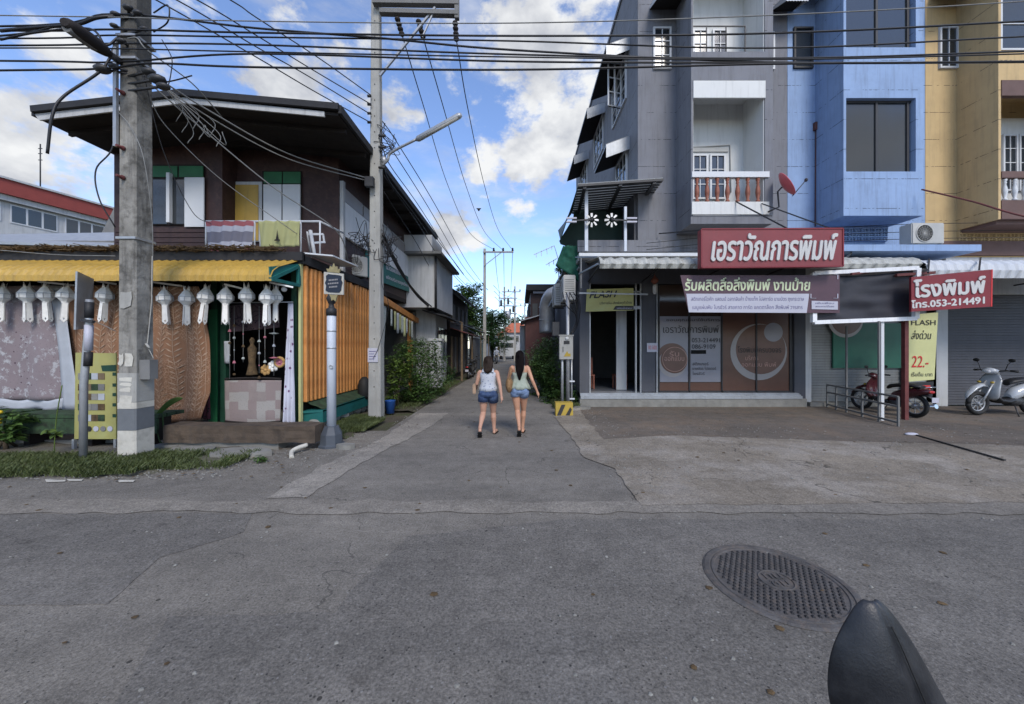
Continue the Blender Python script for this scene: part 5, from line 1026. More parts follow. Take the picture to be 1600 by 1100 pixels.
# log sleeper in front
mb = MB(); n = 24
def lg(u, v):
    x = PX(268, 6.3) + u * (PX(500, 6.3) - PX(268, 6.3)); a = v * 4
    c = [(0, 0), (.3, 0), (.3, .29), (0, .29), (0, 0)][int(a) if a < 4 else 0]; d = [(0, 0), (.3, 0), (.3, .29), (0, .29), (0, 0)][min(4, int(a) + 1)]
    f = a - int(a); yy_ = c[0] + (d[0]-c[0])*f; zz = c[1] + (d[1]-c[1])*f
    w = .018 * noise.noise(Vector((x*3, yy_*9, zz*9))); return (x, 6.15 + yy_ + w, .13 + zz + w)
mb.grid(lg, 60, 24, False); x0 = PX(268, 6.3); x1_ = PX(500, 6.3)
for x in (x0, x1_): mb.poly([(x, 6.15, .13), (x, 6.45, .13), (x, 6.45, .42), (x, 6.15, .42)])
obj('sleeper', mb, 'log', label='weathered brown railway sleeper laid as a step before the shop', cat='timber')
mb = MB(); mb.box(-6.0, -4.1, 6.2, 6.6, -.02, .128); obj('sleeper_block', mb, 'stone', label='low concrete block under the railway sleeper', cat='block')
mb = MB(); q = G(456, 716); mb.tube(cat([P(480, 695, 6.12), P(465, 700, 6.0), P(456, 706, 5.9), Vector((q.x, q.y, .0))], 5), .035, 8); obj('drain_pipe', mb, 'bandw', label='short white bent drain pipe sticking out under the sleeper end', cat='pipe')
# mossy low ledge and dark bench on the left
for k, (x0, x1_, y0_, z0, z1, lb) in enumerate([(-12.5, -8.75, 6.2, .25, .62, 'mossy green plank bench along the shop, left end by the yellow flowers'), (-8.7, -6.15, 6.2, .28, .60, 'mossy green plank bench behind the striped pole')]):
    t = thing('bench', lb, 'bench', (x0, y0_, 0)); 
    for j in range(3): mb = MB(); mb.box(x0, x1_, y0_ + j*.17, y0_ + j*.17 + .15, z1-.06, z1); obj('plank', mb, 'mossy', t)
    mb = MB(); mb.box(x0, x1_, y0_-.02, y0_+.02, z0, z1-.07); obj('front_board', mb, 'mossy', t)
    for xx in (x0+.2, (x0+x1_)/2, x1_-.3): mb = MB(); mb.box(xx, xx+.1, y0_+.05, y0_+.45, 0, z1-.06); obj('leg', mb, 'wooddk', t)
# hanging cloths
def cloth(name, label, quad, mat, waves=5, amp=.05, taper=0, cat_='cloth', nu=36, nv=26, border=None, hem=0):
    q = [Vector(v) for v in quad]  # tl, tr, br, bl
    mb = MB()
    def f(u, v):
        p = q[0].lerp(q[1], u).lerp(q[3].lerp(q[2], u), v)
        return p + Vector((0, amp * math.sin(u * waves * 6.283 + v * 1.3) * (.35 + .65*v) + amp*.6*noise.noise(Vector((u*4, v*3, waves))), hem * math.sin(u * 3.14) * v))
    mb.grid(f, nu, nv); return obj(name, mb, mat, label=label, cat=cat_, thick=.004), f
yc = 7.0
o, f = cloth('hanging_cloth', None, [P(-120, 448, yc), P(80, 446, yc), P(100, 625, yc), P(-120, 625, yc)], 'carpet', 3, .04)
o.name = 'cloth_field'; rt = thing('hanging_cloth', 'large mauve flowered cloth with a pale gray border at the far left', 'cloth', P(0, 640, yc)); o.parent = rt; o.location = -wloc(rt); del o['category']
mb = MB(); mb.grid(lambda u, v: P(80 + (20)*v + u*(16+18*v), 446 + v*194, yc) + Vector((0, .04*math.sin(v*3+u*2) - .03, 0)), 5, 20); mb.grid(lambda u, v: P(-120 + u*222, 624 + v*16 + 2*math.sin(u*30), yc) + Vector((0, -.012 + .04*math.sin(u*18.8), 0)), 40, 3); o2 = obj('cloth_border', mb, 'carpetb', rt, thick=.004)
def vines(f, par, cols, mat, seed):
    rr = random.Random(seed); mb = MB()
    def pt(u, v): return Vector(f(min(1, max(0, u)), min(1, max(0, v)))) + Vector((0, -.012, 0))
    for (u0, amp, lv, w, ln) in cols:
        n = 46
        for k in range(n):
            v = .03 + .94*k/n; v2 = .03 + .94*(k+1)/n; u = u0 + amp*math.sin(v*lv); u2 = u0 + amp*math.sin(v2*lv)
            mb.add([pt(u-w*.2, v), pt(u+w*.2, v), pt(u2+w*.2, v2), pt(u2-w*.2, v2)], [(0, 1, 2, 3)])
            if ln and k % 2 == 0:
                for s in (-1, 1): L_ = ln*rr.uniform(.7, 1.2); mb.add([pt(u, v+.002), pt(u+s*L_*.5, v-.022), pt(u+s*L_, v-.03), pt(u+s*L_*.55, v-.010)], [(0, 1, 2, 3)])
    return obj('printed_vine', mb, mat, par)
o, f = cloth('cloth_field', None, [P(104, 446, yc+.05), P(186, 445, yc+.05), P(190, 672, yc+.05), P(118, 668, yc+.05)], 'batik', 2, .03)
rt = thing('hanging_cloth', 'tan brown batik cloth behind the metal sign post and the yellow poster', 'cloth', (0, 0, 0)); o.parent = rt; del o['category']
vines(f, rt, [(.12, .02, 9, .02, 0), (.3, .04, 12, .02, .10), (.62, .05, 10, .02, .13), (.9, .03, 12, .02, .09)], 'bread2', 3)
mb = MB()
def bf(u, v):
    x0 = 236; xr_ = 312 + 16 * math.sin(min(1, v*1.35) * 3.14159 * .62) - (16 if v > .8 else 0) * ((v-.8)/.2 if v > .8 else 0)
    return P(x0 + (xr_-x0)*u, 448 + v * (216 - 8 * u), yc-.05) + Vector((0, .035*math.sin(u*12+v*2) + .03*noise.noise(Vector((u*3, v*4, 8))), 0))
mb.grid(bf, 36, 34); rt = thing('hanging_cloth', 'orange tan batik cloth billowing to the right of the big pole', 'cloth', (0, 0, 0)); obj('cloth_field', mb, 'batik', rt, thick=.004)
vines(bf, rt, [(.18, .05, 8, .02, .12), (.42, .03, 11, .02, .13), (.6, .01, 5, .018, 0), (.76, .03, 13, .02, .09), (.86, .03, 14, .02, .08), (.95, .01, 6, .02, 0)], 'bread2', 8)
cloth('curtain', 'white narrow curtain with purple flower prints beside the orange slats', [P(450, 474, 7.25), P(458, 474, 7.25), P(460, 664, 7.1), P(440, 664, 7.1)], 'flower', 3, .03, cat_='curtain')
cloth('quilt', 'patchwork quilt in pinks and whites hung low in the shop window', [P(351, 594, 7.3), P(440, 594, 7.3), P(437, 659, 7.3), P(351, 659, 7.3)], 'quilt', 1, .015, cat_='quilt', hem=-.03)
mb = MB()
for py in (592, 658):
    for k in range(44): q = P(352 + k*2, py + 3*math.sin(k*.07)*(1 if py > 600 else -.5) , 7.28); mb.ell(q, .018, .015, .022, 6, 4)
obj('tassel_trim', mb, 'wooddk', label='dark scalloped tassel trim above and below the patchwork quilt', cat='trim', kind='stuff')
cloth('towel', 'narrow pale strip hanging at the left of the shop window', [P(350, 533, 7.3), P(360, 533, 7.3), P(358, 568, 7.3), P(350, 568, 7.3)], 'carpetb', 1, .01, nu=6, nv=8)
cloth('towel', 'small white cloth hanging in the dark gap right of the batik', [P(322, 538, 7.2), P(326, 538, 7.2), P(327, 580, 7.2), P(322, 578, 7.2)], 'vinylw', 1, .01, nu=6, nv=8)
cloth('hanging_cloth', 'dark red patterned cloth low in the dark gap right of the batik', [P(315, 592, 7.3), P(328, 592, 7.3), P(328, 655, 7.3), P(316, 655, 7.3)], mat_print('dark red cloth', (.10, .03, .04), (.02, .02, .02), 12, 'dots'), 2, .02, nu=8)
cloth('hanging_cloth', 'dusky pink lace cloth hung high behind the quilt window ornaments', [P(352, 478, 7.5), P(436, 472, 7.5), P(436, 512, 7.5), P(352, 520, 7.5)], mat_print('dusky lace', (.09, .06, .065), (.03, .02, .025), 15, 'floral'), 3, .02)
mb = MB(); mb.tube([P(352, 473, 7.22), P(458, 472, 7.22)], .012, 6); obj('curtain_rail', mb, 'steel', label='thin steel rail across the top of the quilt window', cat='rail')
# strings of ornaments in the window
nm = [('pale bead string at the left of the quilt window', 359), ('string with a small blue bell in the quilt window', 366), ('string with round white beads near the window middle', 380), ('plain dark string right of the window middle', 405), ('string with a large white bead beside the gold flower', 414), ('string with white bird shapes on the right of the quilt window', 428)]
for i, (lb, px) in enumerate(nm):
    t = thing('bead_string', lb, 'ornament', P(px, 500, 7.25), 'bead strings in the shop window'); mb = MB(); mb.tube([P(px, 478, 7.25), P(px, 592 - (i*13) % 30, 7.25)], .006, 5); obj('string', mb, 'cablegr', t)
    for k in range(4 + i % 2):
        mb = MB(); py = 498 + k*19 + (i*11) % 17; r = .014 + .007 * ((i+k) % 3); q = P(px, py, 7.25)
        if (i + k) % 3 == 1: mb.lathe(q, [(.004, .035), (.02, .02), (.03, -.014), (.034, -.02)], 8)
        elif i == 5 and k % 2: mb.lathe(q, [(.01, .02), (.11, .0), (.02, -.02)], 6, True, 1, .5)
        else: mb.ell(q, r, r, r, 8, 6)
        obj('bead', mb, ['carpetb', 'pink', 'thatch', 'stripe'][(i*2+k) % 4], t)
for (px, py, lb, mt) in ((415, 578, 'gold star flower ornament above the quilt', 'bread'), (437, 566, 'red and tan cloth flower above the quilt, near the white curtain', 'pink'), (394, 560, 'tall beige figure ornament standing behind the bead strings', 'thatch'), (427, 572, 'small white cloth flower between the gold and the red flower', 'paper')):
    q = P(px, py, 7.33); mb = MB(); t = thing('flower_ornament' if mt != 'thatch' else 'figurine', lb, 'ornament', q)
    if mt == 'thatch': mb.lathe(q, [(.02, .42), (.05, .36), (.03, .28), (.08, .2), (.06, -.1), (.10, -.3), (.11, -.33)], 9)
    else:
        for k in range(7): a = k*.9; mb.ell(q + Vector((math.cos(a)*.07, 0, math.sin(a)*.07)), .045, .02, .045, 7, 5)
        mb.ell(q, .04, .035, .04, 7, 5)
    obj('body', mb, mt, t)
    if mt == 'pink': mb = MB(); mb.torus(q, .09, .03, 12, 6, 'y'); obj('petals', mb, 'bread', t)
# lanterns
def lantern(px, py0, py1, Y, rz, label, first=[None]):
    if first[0] is None:
        t = thing('paper_lantern', label, 'lantern', (0, 0, 0), 'white paper lanterns under the awning')
        mb = MB(); n = 8; mb.lathe((0, 0, 0), [(.05, .0), (.075, -.02), (.15, -.12), (.158, -.14), (.158, -.23), (.14, -.25), (.075, -.31), (.065, -.34)], n, False); obj('lantern_body', mb, 'paper', t)
        mb = MB(); mb.lathe((0, 0, 0), [(.164, -.132), (.164, -.146)], n, False); mb.lathe((0, 0, 0), [(.164, -.225), (.164, -.239)], n, False)
        for k in range(n): a = 2*math.pi*k/n; mb.beam((math.cos(a)*.162, math.sin(a)*.162, -.14), (math.cos(a)*.162, math.sin(a)*.162, -.235), .014, .014)
        obj('trim', mb, 'offwhite', t)
        mb = MB()
        for k in range(4): a = k*1.5708 + .785; c0 = Vector((math.cos(a)*.05, math.sin(a)*.05, -.01)); s_ = Vector((-math.sin(a), math.cos(a), 0))*.035; mb.prism([c0-s_, c0+s_, c0*1.35+Vector((0, 0, .11))], (0.004, .004, 0))
        obj('crown', mb, 'paper', t)
        for k in range(4):
            a = k*1.5708 + .5; c0 = Vector((math.cos(a)*.055, math.sin(a)*.055, 0)); s_ = Vector((-math.sin(a), math.cos(a), 0))*.056; o_ = c0.normalized()*.012
            mb = MB(); z0, z1 = -.33, -.74
            mb.add([c0-s_*.8+Vector((0, 0, z0)), c0+s_*.8+Vector((0, 0, z0)), c0+s_+o_+Vector((0, 0, z1+.06)), c0+o_*1.5+Vector((0, 0, z1)), c0-s_+o_+Vector((0, 0, z1+.06))] + [c0+s_*.35+o_+Vector((0, 0, z1+.075)), c0+o_+Vector((0, 0, z1+.045)), c0-s_*.35+o_+Vector((0, 0, z1+.075)), c0+o_+Vector((0, 0, z1+.1))],
                   [(0, 1, 8), (1, 2, 5, 8), (2, 3, 6, 5), (3, 4, 7, 6), (4, 0, 8, 7)]); obj('tail_strip', mb, 'paper', t, thick=.004)
        mb = MB(); mb.tube([(0, 0, .25), (0, 0, -.02)], .004, 4); obj('hanging_cord', mb, 'cable', t)
        first[0] = t
    else: t = copy_tree(first[0], label=label)
    s_ = ((py1-py0)*Y/F) / .84; t.location = P(px, py0, Y) + Vector((0, 0, -.10*s_)); t.rotation_euler = (random.uniform(-.06, .06), random.uniform(-.12, .12), rz); t.scale = (s_*.82, s_*.82, s_); t['label'] = label; return t
LN = [(4, 441, 504, 'white paper lantern cut by the left edge of the picture'), (42, 440, 504, 'white lantern hanging second from the left, tails closed together'), (71, 440, 503, 'tilted white lantern third from the left over the mauve cloth'), (104, 441, 504, 'white lantern with spread tails just left of the metal sign post'), (165, 441, 504, 'white lantern between the metal sign post and the big pole'),
      (257, 446, 508, 'first white lantern right of the big pole, tails parted'), (292, 446, 509, 'second white lantern right of the big pole over the batik'), (323, 443, 508, 'slim white lantern at the batik cloth edge'), (353, 443, 508, 'white lantern in front of the green post'), (385, 441, 506, 'white lantern hanging over the left part of the quilt window'), (417, 444, 509, 'white lantern with ragged tails overlapping its right neighbour'), (431, 445, 504, 'rightmost white lantern, half behind its neighbour')]
for i, (px, a, b_, lb) in enumerate(LN): lantern(px, a, b_, 6.85 if i != 11 else 7.05, .3 + i*.55, lb)
mb = MB(); q = P(444, 452, 6.95); mb.ell(q, .05, .05, .05); mb.tube([q, q + Vector((0, 0, .15))], .008, 5); obj('bulb', mb, 'lens', label='small round bulb hanging under the teal bracket', cat='lamp')
# poster on verge
yq = 6.1
t, p, n = panel('poster', 'yellow green menu poster board with photo rows behind the metal sign post', 'poster', [P(116, 686, yq), P(181, 686, yq), P(181, 552, yq), P(118, 551, yq)], 'vinyly', .02)
mb = MB(); mb.beam(p[0] + Vector((0, 0, 0)), Vector((p[0].x, p[0].y, 0)), .04); mb.beam(p[1], Vector((p[1].x, p[1].y, 0)), .04); obj('leg', mb, 'steel', t)
mb = MB(); mb.prism([P(160, 580, yq-.005), P(181, 580, yq-.005), P(181, 570, yq-.005), P(158, 571, yq-.005)], (0, -.003, 0)); obj('green_tab', mb, 'dkgreen', t)
random.seed(5)
for k, py in enumerate((583, 600, 615, 631, 648)):
    for j in range(4):
        x0 = 122 + j*10.5; mb = MB(); mb.prism([P(x0, py+10, yq-.004), P(x0+10, py+10, yq-.004), P(x0+10, py, yq-.004), P(x0, py, yq-.004)], (0, -.003, 0)); obj('photo', mb, ['stone', 'wooddk', 'mossy', 'thatch', 'carpetb', 'bare', 'plank'][(k*3+j*2+k*j) % 7], t)
    mb = MB(); mb.prism([P(176, py+4, yq-.004), P(181, py+4, yq-.004), P(181, py-1, yq-.004), P(176, py-1, yq-.004)], (0, -.003, 0)); obj('green_tab', mb, 'dkgreen', t)
for j in range(5): q = P(128+j*11, 670, yq-.006); mb = MB(); mb.lathe(q, [(.045, 0), (.045, -.004), (.001, -.004)], 14, False, axis='y'); obj('round_badge', mb, ['vinylw', 'inkd', 'vinylw', 'bare', 'vinylw'][j], t)
# metal sign post
t = thing('sign_post', 'bent gray metal sign post seen almost edge on beside the yellow poster', 'sign', G(130, 725)); q = G(130, 725); Yp = q.y
mb = MB(); top = P(140, 468, Yp); mb.tube([(q.x, q.y, 0), P(131, 600, Yp), P(139, 505, Yp), top], .045, 8); obj('pole', mb, 'steel', t)
mb = MB(); mb.tube([P(139.3, 497, Yp), P(139.8, 472, Yp)], .05, 8); mb.tube([P(137, 572, Yp), P(138, 550, Yp)], .05, 8); obj('tape_band', mb, 'inkd', t)
mb = MB(); mb.tube([P(138, 548, Yp), P(139, 508, Yp)], .049, 8); obj('paper_wrap', mb, 'vinylw', t)
mb = MB(); a = P(119, 426, Yp); b_ = P(146, 434, Yp-.0); mb.prism([P(118, 424, Yp-.1), P(144, 436, Yp+.35), P(142, 472, Yp+.35), P(131, 514, Yp+.1), P(115, 515, Yp-.1)], (.03, .0, 0)); obj('sign_plate', mb, 'steel', t)
mb = MB(); mb.beam(P(128, 500, Yp-.05), P(146, 503, Yp-.05), .04); obj('clamp', mb, 'darksteel', t)
# flags, rail, white chair on the balcony
t = thing('balcony_rail', 'thin white pipe railing along the upper balcony', 'railing', P(420, 390, 7.6)); mb = MB(); yr = 7.6
mb.tube([P(322, 346, yr), P(500, 346, yr), P(536, 364, 8.9)], .022, 6); obj('top_rail', mb, 'whitep', t)
for px in (322, 398, 408, 470, 500): mb = MB(); mb.tube([P(px, 346, yr), P(px, 396, yr)], .018 if px != 408 else .03, 6); obj('post', mb, 'whitep', t)
mb = MB(); mb.tube([P(485, 360, 7.9), P(492, 402, 7.9)], .04, 6); mb.tube([P(480, 362, 7.9), P(486, 402, 8.2)], .02, 6); mb.beam(P(482, 366, 7.9), P(505, 366, 8.1), .04); mb.beam(P(486, 380, 7.9), P(508, 378, 8.1), .04); mb.beam(P(505, 366, 8.1), P(507, 380, 8.1), .03); obj('garden_chair', mb, 'whitep', label='white plastic chair frame at the end of the balcony', cat='chair')
fl = thing('flag', 'faded red white and blue striped flag draped over the balcony rail', 'flag', P(360, 346, 7.55))
for (a, b_, mt) in ((0, .17, 'flagred'), (.17, .36, 'flagw'), (.36, .72, 'flagb'), (.72, .92, 'flagw'), (.92, 1, 'flagred')):
    mb = MB(); mb.grid(lambda u, v: P(323 + u*74 - 4*(a+(b_-a)*v)*(1-u)*-.5 - 3*(a+(b_-a)*v)*u, 346 + (a+(b_-a)*v) * (46-2*u) + 1.5*math.sin(u*9)*(a+(b_-a)*v), 7.56) + Vector((0, -.03 + .03*math.sin(u*26 + (a+(b_-a)*v)*2), 0)), 30, 4); obj('stripe', mb, mt, fl)
fl = thing('flag', 'pale yellow flag with a small dark emblem draped over the balcony rail', 'flag', P(436, 346, 7.55))
ff = lambda u, v: P(405 + u*65 + 3*v*(1-u) , 346 + v*(41-1.5*u), 7.56) + Vector((0, -.03 + .028*math.sin(u*22 + v*2.5), 0))
mb = MB(); mb.grid(ff, 30, 12); obj('flag_cloth', mb, 'flagy', fl, thick=.003)
mb = MB(); q = P(433, 367, 7.46); mb.prism([q + Vector((-.03, 0, -.09)), q + Vector((.03, 0, -.09)), q + Vector((.012, 0, .0)), q + Vector((0, 0, .12)), q + Vector((-.012, 0, .0))], (0, .004, 0)); mb.prism([q + Vector((-.06, 0, -.12)), q + Vector((.06, 0, -.12)), q + Vector((.05, 0, -.09)), q + Vector((-.05, 0, -.09))], (0, .004, 0)); obj('emblem', mb, 'wooddk', fl)
# street lamp style name post
t = thing('street_name_post', 'white painted post with a dark board in a gold crested frame at the alley corner', 'sign', G(518, 697)); q = G(518, 697); Yp = q.y
mb = MB(); mb.lathe((q.x, q.y, 0), [(.22, 0), (.22, .04), (.19, .06), (.18, .22), (.13, .33), (.12, .36)], 8, False); obj('base', mb, 'postblue', t)
mb = MB(); mb.lathe((q.x, q.y, 0), [(.075, .36), (.075, 2.3), (.06, 2.32)], 14); obj('pole', mb, 'postw', t)
mb = MB(); mb.lathe((q.x, q.y, 0), [(.085, 2.30), (.085, 2.42), (.05, 2.44), (.04, 2.5), (.06, 2.53), (.085, 2.6), (.06, 2.67), (.035, 2.7)], 12); mb.beam((q.x, q.y, 2.66), (q.x, q.y, 3.2), .03); obj('finial', mb, 'inkd', t)
for z in (2.02, 1.72): mb = MB(); mb.lathe((q.x, q.y, 0), [(.082, z), (.082, z+.02)], 14); obj('ring', mb, 'steel', t)
mb = MB(); mb.torus((q.x+.03, q.y-.08, PZ(573, Yp)), .03, .008, 14, 6, 'y'); obj('ring_hook', mb, 'steel', t)
c0 = P(521, 441, Yp-.1); mb = MB(); ang = R(-22); 
def sp(u, v, d=0): return c0 + Vector((math.cos(ang)*u + math.sin(ang)*d*-1, -math.sin(ang)*u*-1*1.0 - d, v))
def plate(pts, d, th, mat, nm_, par=t):
    mb = MB(); mb.prism([sp(u, v, d) for u, v in pts], (0, th, 0)); return obj(nm_, mb, mat, par)
plate([(-.23, -.19), (.23, -.23), (.23, .13), (-.23, .20)], 0, .03, 'bandw', 'sign_frame')
plate([(-.205, .0), (-.17, -.05), (-.19, -.13), (-.12, -.165), (.13, -.19), (.18, -.15), (.19, -.08), (.212, -.02), (.18, .03), (.19, .09), (.13, .11), (-.12, .15), (-.18, .12), (-.17, .05)], .012, .01, 'navy', 'sign_board')
plate([(-.14, .19), (-.17, .25), (-.10, .24), (-.08, .29), (-.03, .26), (0, .33), (.03, .26), (.08, .27), (.10, .21), (.16, .22), (.13, .15)], .01, .03, 'gold', 'crest')
plate([(-.10, -.21), (-.06, -.26), (-.05, -.32), (.0, -.30), (.05, -.34), (.07, -.27), (.10, -.23)], .01, .03, 'gold', 'crest')
for j, (w, v) in enumerate(((.22, .04), (.26, -.02), (.2, -.08))):
    for k in range(6): plate([(-w/2 + k*w/6, v-.014), (-w/2 + k*w/6 + w/9, v-.014), (-w/2 + k*w/6 + w/9, v+.012), (-w/2 + k*w/6, v+.012)], .016, .003, 'greyprint2', 'print_mark')
ac_unit((PX(546, 9.6), 9.9, PZ(428, 9.6)), .62, .55, .3, 'small louvred air conditioner on the side wall below the white panel', rz=R(60))
# ---- second shop along the alley: green signboard, orange posts, curtains
s2 = thing('alley_shop', 'alley shop bay with orange posts and dark opening under the green signboard', 'shop', (XS, 10.9, 0))
mb = MB(); mb.box(-4.5, XS+.06, 11.0, 11.12, 0, 3.35); mb.box(-4.5, XS+.1, 14.6, 14.8, 0, 3.1); obj('post', mb, 'slat', s2)
mb = MB(); mb.beam((XS+.12, 10.95, 3.3), (XS+.12, 15.4, 2.85), .12, .2); obj('beam', mb, 'slat', s2)
mb = MB(); mb.box(-7, -6.9, 10.8, 15.6, 0, 3.6); mb.box(-7, XS, 15.5, 15.6, 0, 3.6); mb.box(-7, XS, 10.8, 10.86, 0, 3.4); mb.box(-6.9, XS-.02, 10.86, 15.5, .02, .12); obj('inner_wall', mb, 'dim', s2)
mb = MB(); mb.box(XS-.05, XS, 12.9, 15.5, 0, 1.0); mb.box(XS-.03, XS+.02, 15.2, 17.5, 0, 3.2); obj('half_wall', mb, 'bare', s2)
cloth('curtain', 'pale green striped curtain gathered at the alley shop opening', [Vector((XS+.1, 11.2, 3.1)), Vector((XS+.1, 11.9, 3.05)), Vector((XS+.12, 11.45, .9)), Vector((XS+.1, 11.2, .7))], 'stripe', 3, .0, cat_='curtain')
for k in range(9):
    y = 12.1 + k*.28; mb = MB(); z = 3.0 - k*.03
    mb.grid(lambda u, v: (XS+.16 + .03*math.sin(u*6+k), y + u*.2, z - v*(.55 + .08*((k*7) % 3))), 4, 5); obj('garment', mb, ['stripe', 'vinyly2', 'carpetb', 'flagy'][k % 4], label=['first','second','third','fourth','fifth','sixth','seventh','eighth','ninth'][k] + ' pale garment from the near end of the row along the alley shop beam', cat='garment', group='garments hung along the alley shop', thick=.005)
p4 = [Vector((-4.3, 9.55, 4.15)), Vector((-4.02, 15.4, 3.72)), Vector((-4.3, 15.4, 4.25)), Vector((-4.34, 9.55, 4.62))]
p4 = [P(572, 432, 10.4), P(648, 459, 15.0), P(648, 436, 15.2), P(572, 385, 10.5)]
t, p, n = panel('signboard', 'long dark green signboard with white Thai lines along the alley side', 'sign', p4, 'teal', .05)
a, bb, cc = quad_at(p, .33, .62, .55, .78); text('นวดแผนไทย', a, bb, cc, 'vinylw', t, .01); a, bb, cc = quad_at(p, .33, .92, .15, .34); text('เปิดบริการทุกวัน เวลา', a, bb, cc, 'vinylw', t, .01)
mb = MB(); mb.grid(lambda u, v: P(500, 398, 9).lerp(P(655, 470, 15.4), u) + Vector((.35 - .15*v, 0, -.05 + .0*u - .12*v)), 20, 2); 
mb = MB(); q = P(566, 640, 10.4); mb.lathe((XS+.35, 9.6, .38), [(.12, 0), (.16, .1), (.17, .35), (.12, .5), (.06, .58)], 10); obj('black_jar', mb, 'rubber', label='black covered jar standing on the plinth beside the concrete pole', cat='jar')
mb = MB(); q = G(603, 650); mb.lathe((q.x, q.y+.3, .02), [(.10, 0), (.14, .32), (.15, .33), (.13, .33), (.10, .05)], 14); obj('bucket', mb, 'bucket', label='blue plastic bucket behind the foot of the concrete pole', cat='bucket')

# ---- white concrete house beyond
w = thing('white_house', 'tall white rendered house block jutting over the alley past the wooden house', 'building', (-3.4, 14.4, 0))
Yh = 14.3
mb = MB(); mb.box(-8, PX(680, Yh), Yh, 18, 3.3, PZ(396, Yh)); mb.box(-8, -3.6, 15.6, 18, 0, 3.3); obj('wall', mb, 'offwhite', w)
mb = MB(); mb.box(-4.6, PX(675, 14.0), 14.0, 15.8, PZ(393, 14), PZ(367, 14)); obj('water_tank_box', mb, 'offwhite', w)
mb = MB(); mb.box(-8, PX(686, 14)+.1, 13.9, 18.1, PZ(397, 14), PZ(393, 14)); obj('ledge', mb, 'bare', w)
mb = MB(); mb.tube([(PX(681, Yh-.05)+.0, Yh-.06, 5.3), (PX(681, Yh-.05), Yh-.06, 3.2)], .05, 8); obj('drain_pipe', mb, 'darksteel', w)
mb = MB(); mb.prism([(-3.2, 14.1, 5.9), (-2.75, 14.4, 5.3), (-2.75, 18.0, 5.3), (-3.2, 18.0, 5.9)], (0, 0, .04)); obj('side_roof', mb, 'roofdk', w)
mb = MB(); mb.box(-3.7, -3.25, 15.0, 15.35, 0, 2.0); mb.box(-3.75, -3.2, 14.95, 15.4, 2.0, 2.1); obj('gate_pillar', mb, 'offwhite', w)
mb = MB(); mb.prism([(-3.9, 14.6, 3.2), (-2.9, 14.6, 2.95), (-2.9, 18.2, 2.9), (-3.9, 18.2, 3.2)], (0, 0, .05)); obj('lean_to_roof', mb, 'roofdk', w)
for k in range(3): mb = MB(); mb.box(-3.62, -3.56, 15.9+k*.7, 16.4+k*.7, 1.2, 2.6); obj('window', mb, 'glass', w)
# ---- dark timber house 2
d = thing('timber_house', 'dark weathered timber house with a steep eave over the alley', 'building', (-3.6, 18.6, 0))
mb = MB(); mb.box(-9, -3.55, 18.6, 25, 0, 4.6); obj('wall', mb, 'wooddk', d)
mb = MB(); mb.prism([(-2.95, 18.3, 4.35), (-5.6, 18.3, 6.0), (-5.6, 25.3, 6.0), (-2.95, 25.3, 4.35)], (0, 0, .08)); mb.prism([(-5.6, 18.3, 6.0), (-8.6, 18.3, 4.3), (-8.6, 25.3, 4.3), (-5.6, 25.3, 6.0)], (0, 0, .08)); obj('roof', mb, 'roofdk', d)
mb = MB(); mb.prism([(-3.55, 18.5, 2.7), (-2.75, 18.5, 2.45), (-2.75, 24.6, 2.4), (-3.55, 24.6, 2.7)], (0, 0, .04)); obj('lean_to_roof', mb, 'rust', d)
for k in range(12): mb = MB(); mb.box(-3.53, -3.49, 18.7+k*.5, 19.12+k*.5, .3, 2.3); obj('plank', mb, ['plank', 'wooddk', 'bare'][k % 3], d)
for k in range(4): mb = MB(); mb.box(-3.54, -3.48, 19+k*1.5, 19.7+k*1.5, 3.0, 4.0); obj('window', mb, 'dim', d)
mb = MB(); mb.box(-3.0, -2.9, 18.6, 18.7, 0, 3.0); mb.box(-3.0, -2.9, 22.6, 22.7, 0, 2.5); mb.beam((-2.95, 18.6, 3.0), (-3.6, 18.7, 3.1), .06); obj('post', mb, 'plank', d)
for k, (y0_, y1_, hh, mt, lb) in enumerate([(25.4, 30, 2.4, 'bare', 'low gray masonry wall with tin coping past the timber house'), (30.2, 35, 2.1, 'teal', 'teal sheet fence deeper down the alley on the left'), (35.2, 44, 2.0, 'offwhite', 'long pale wall at the far left end of the alley')]):
    t = thing('wall', lb, 'wall', (-3.3, y0_, 0)); mb = MB(); mb.box(-3.5, -3.25, y0_, y1_, 0, hh); obj('panel', mb, mt, t); mb = MB(); mb.box(-3.55, -3.2, y0_, y1_, hh, hh+.08); obj('coping', mb, 'zinc', t)
for k, (y0_, z0) in enumerate(((25.8, 3.0), (29.5, 2.8))):
    t = thing('porch', ['rusty tin porch roof on thin posts past the timber house', 'second tin porch roof farther down the alley on the left'][k], 'porch', (-3, y0_, 0)); mb = MB(); corr(mb, (-2.7, y0_, z0), (-2.7, y0_+2.8, z0), [(0, 0, 0), (-1.6, 0, .5)], .2, .03); obj('tin_sheet', mb, 'zinc', t, thick=.01)
    mb = MB(); mb.beam((-2.75, y0_+.1, 0), (-2.75, y0_+.1, z0), .07); mb.beam((-2.75, y0_+2.7, 0), (-2.75, y0_+2.7, z0), .07); obj('post', mb, 'plank', t)

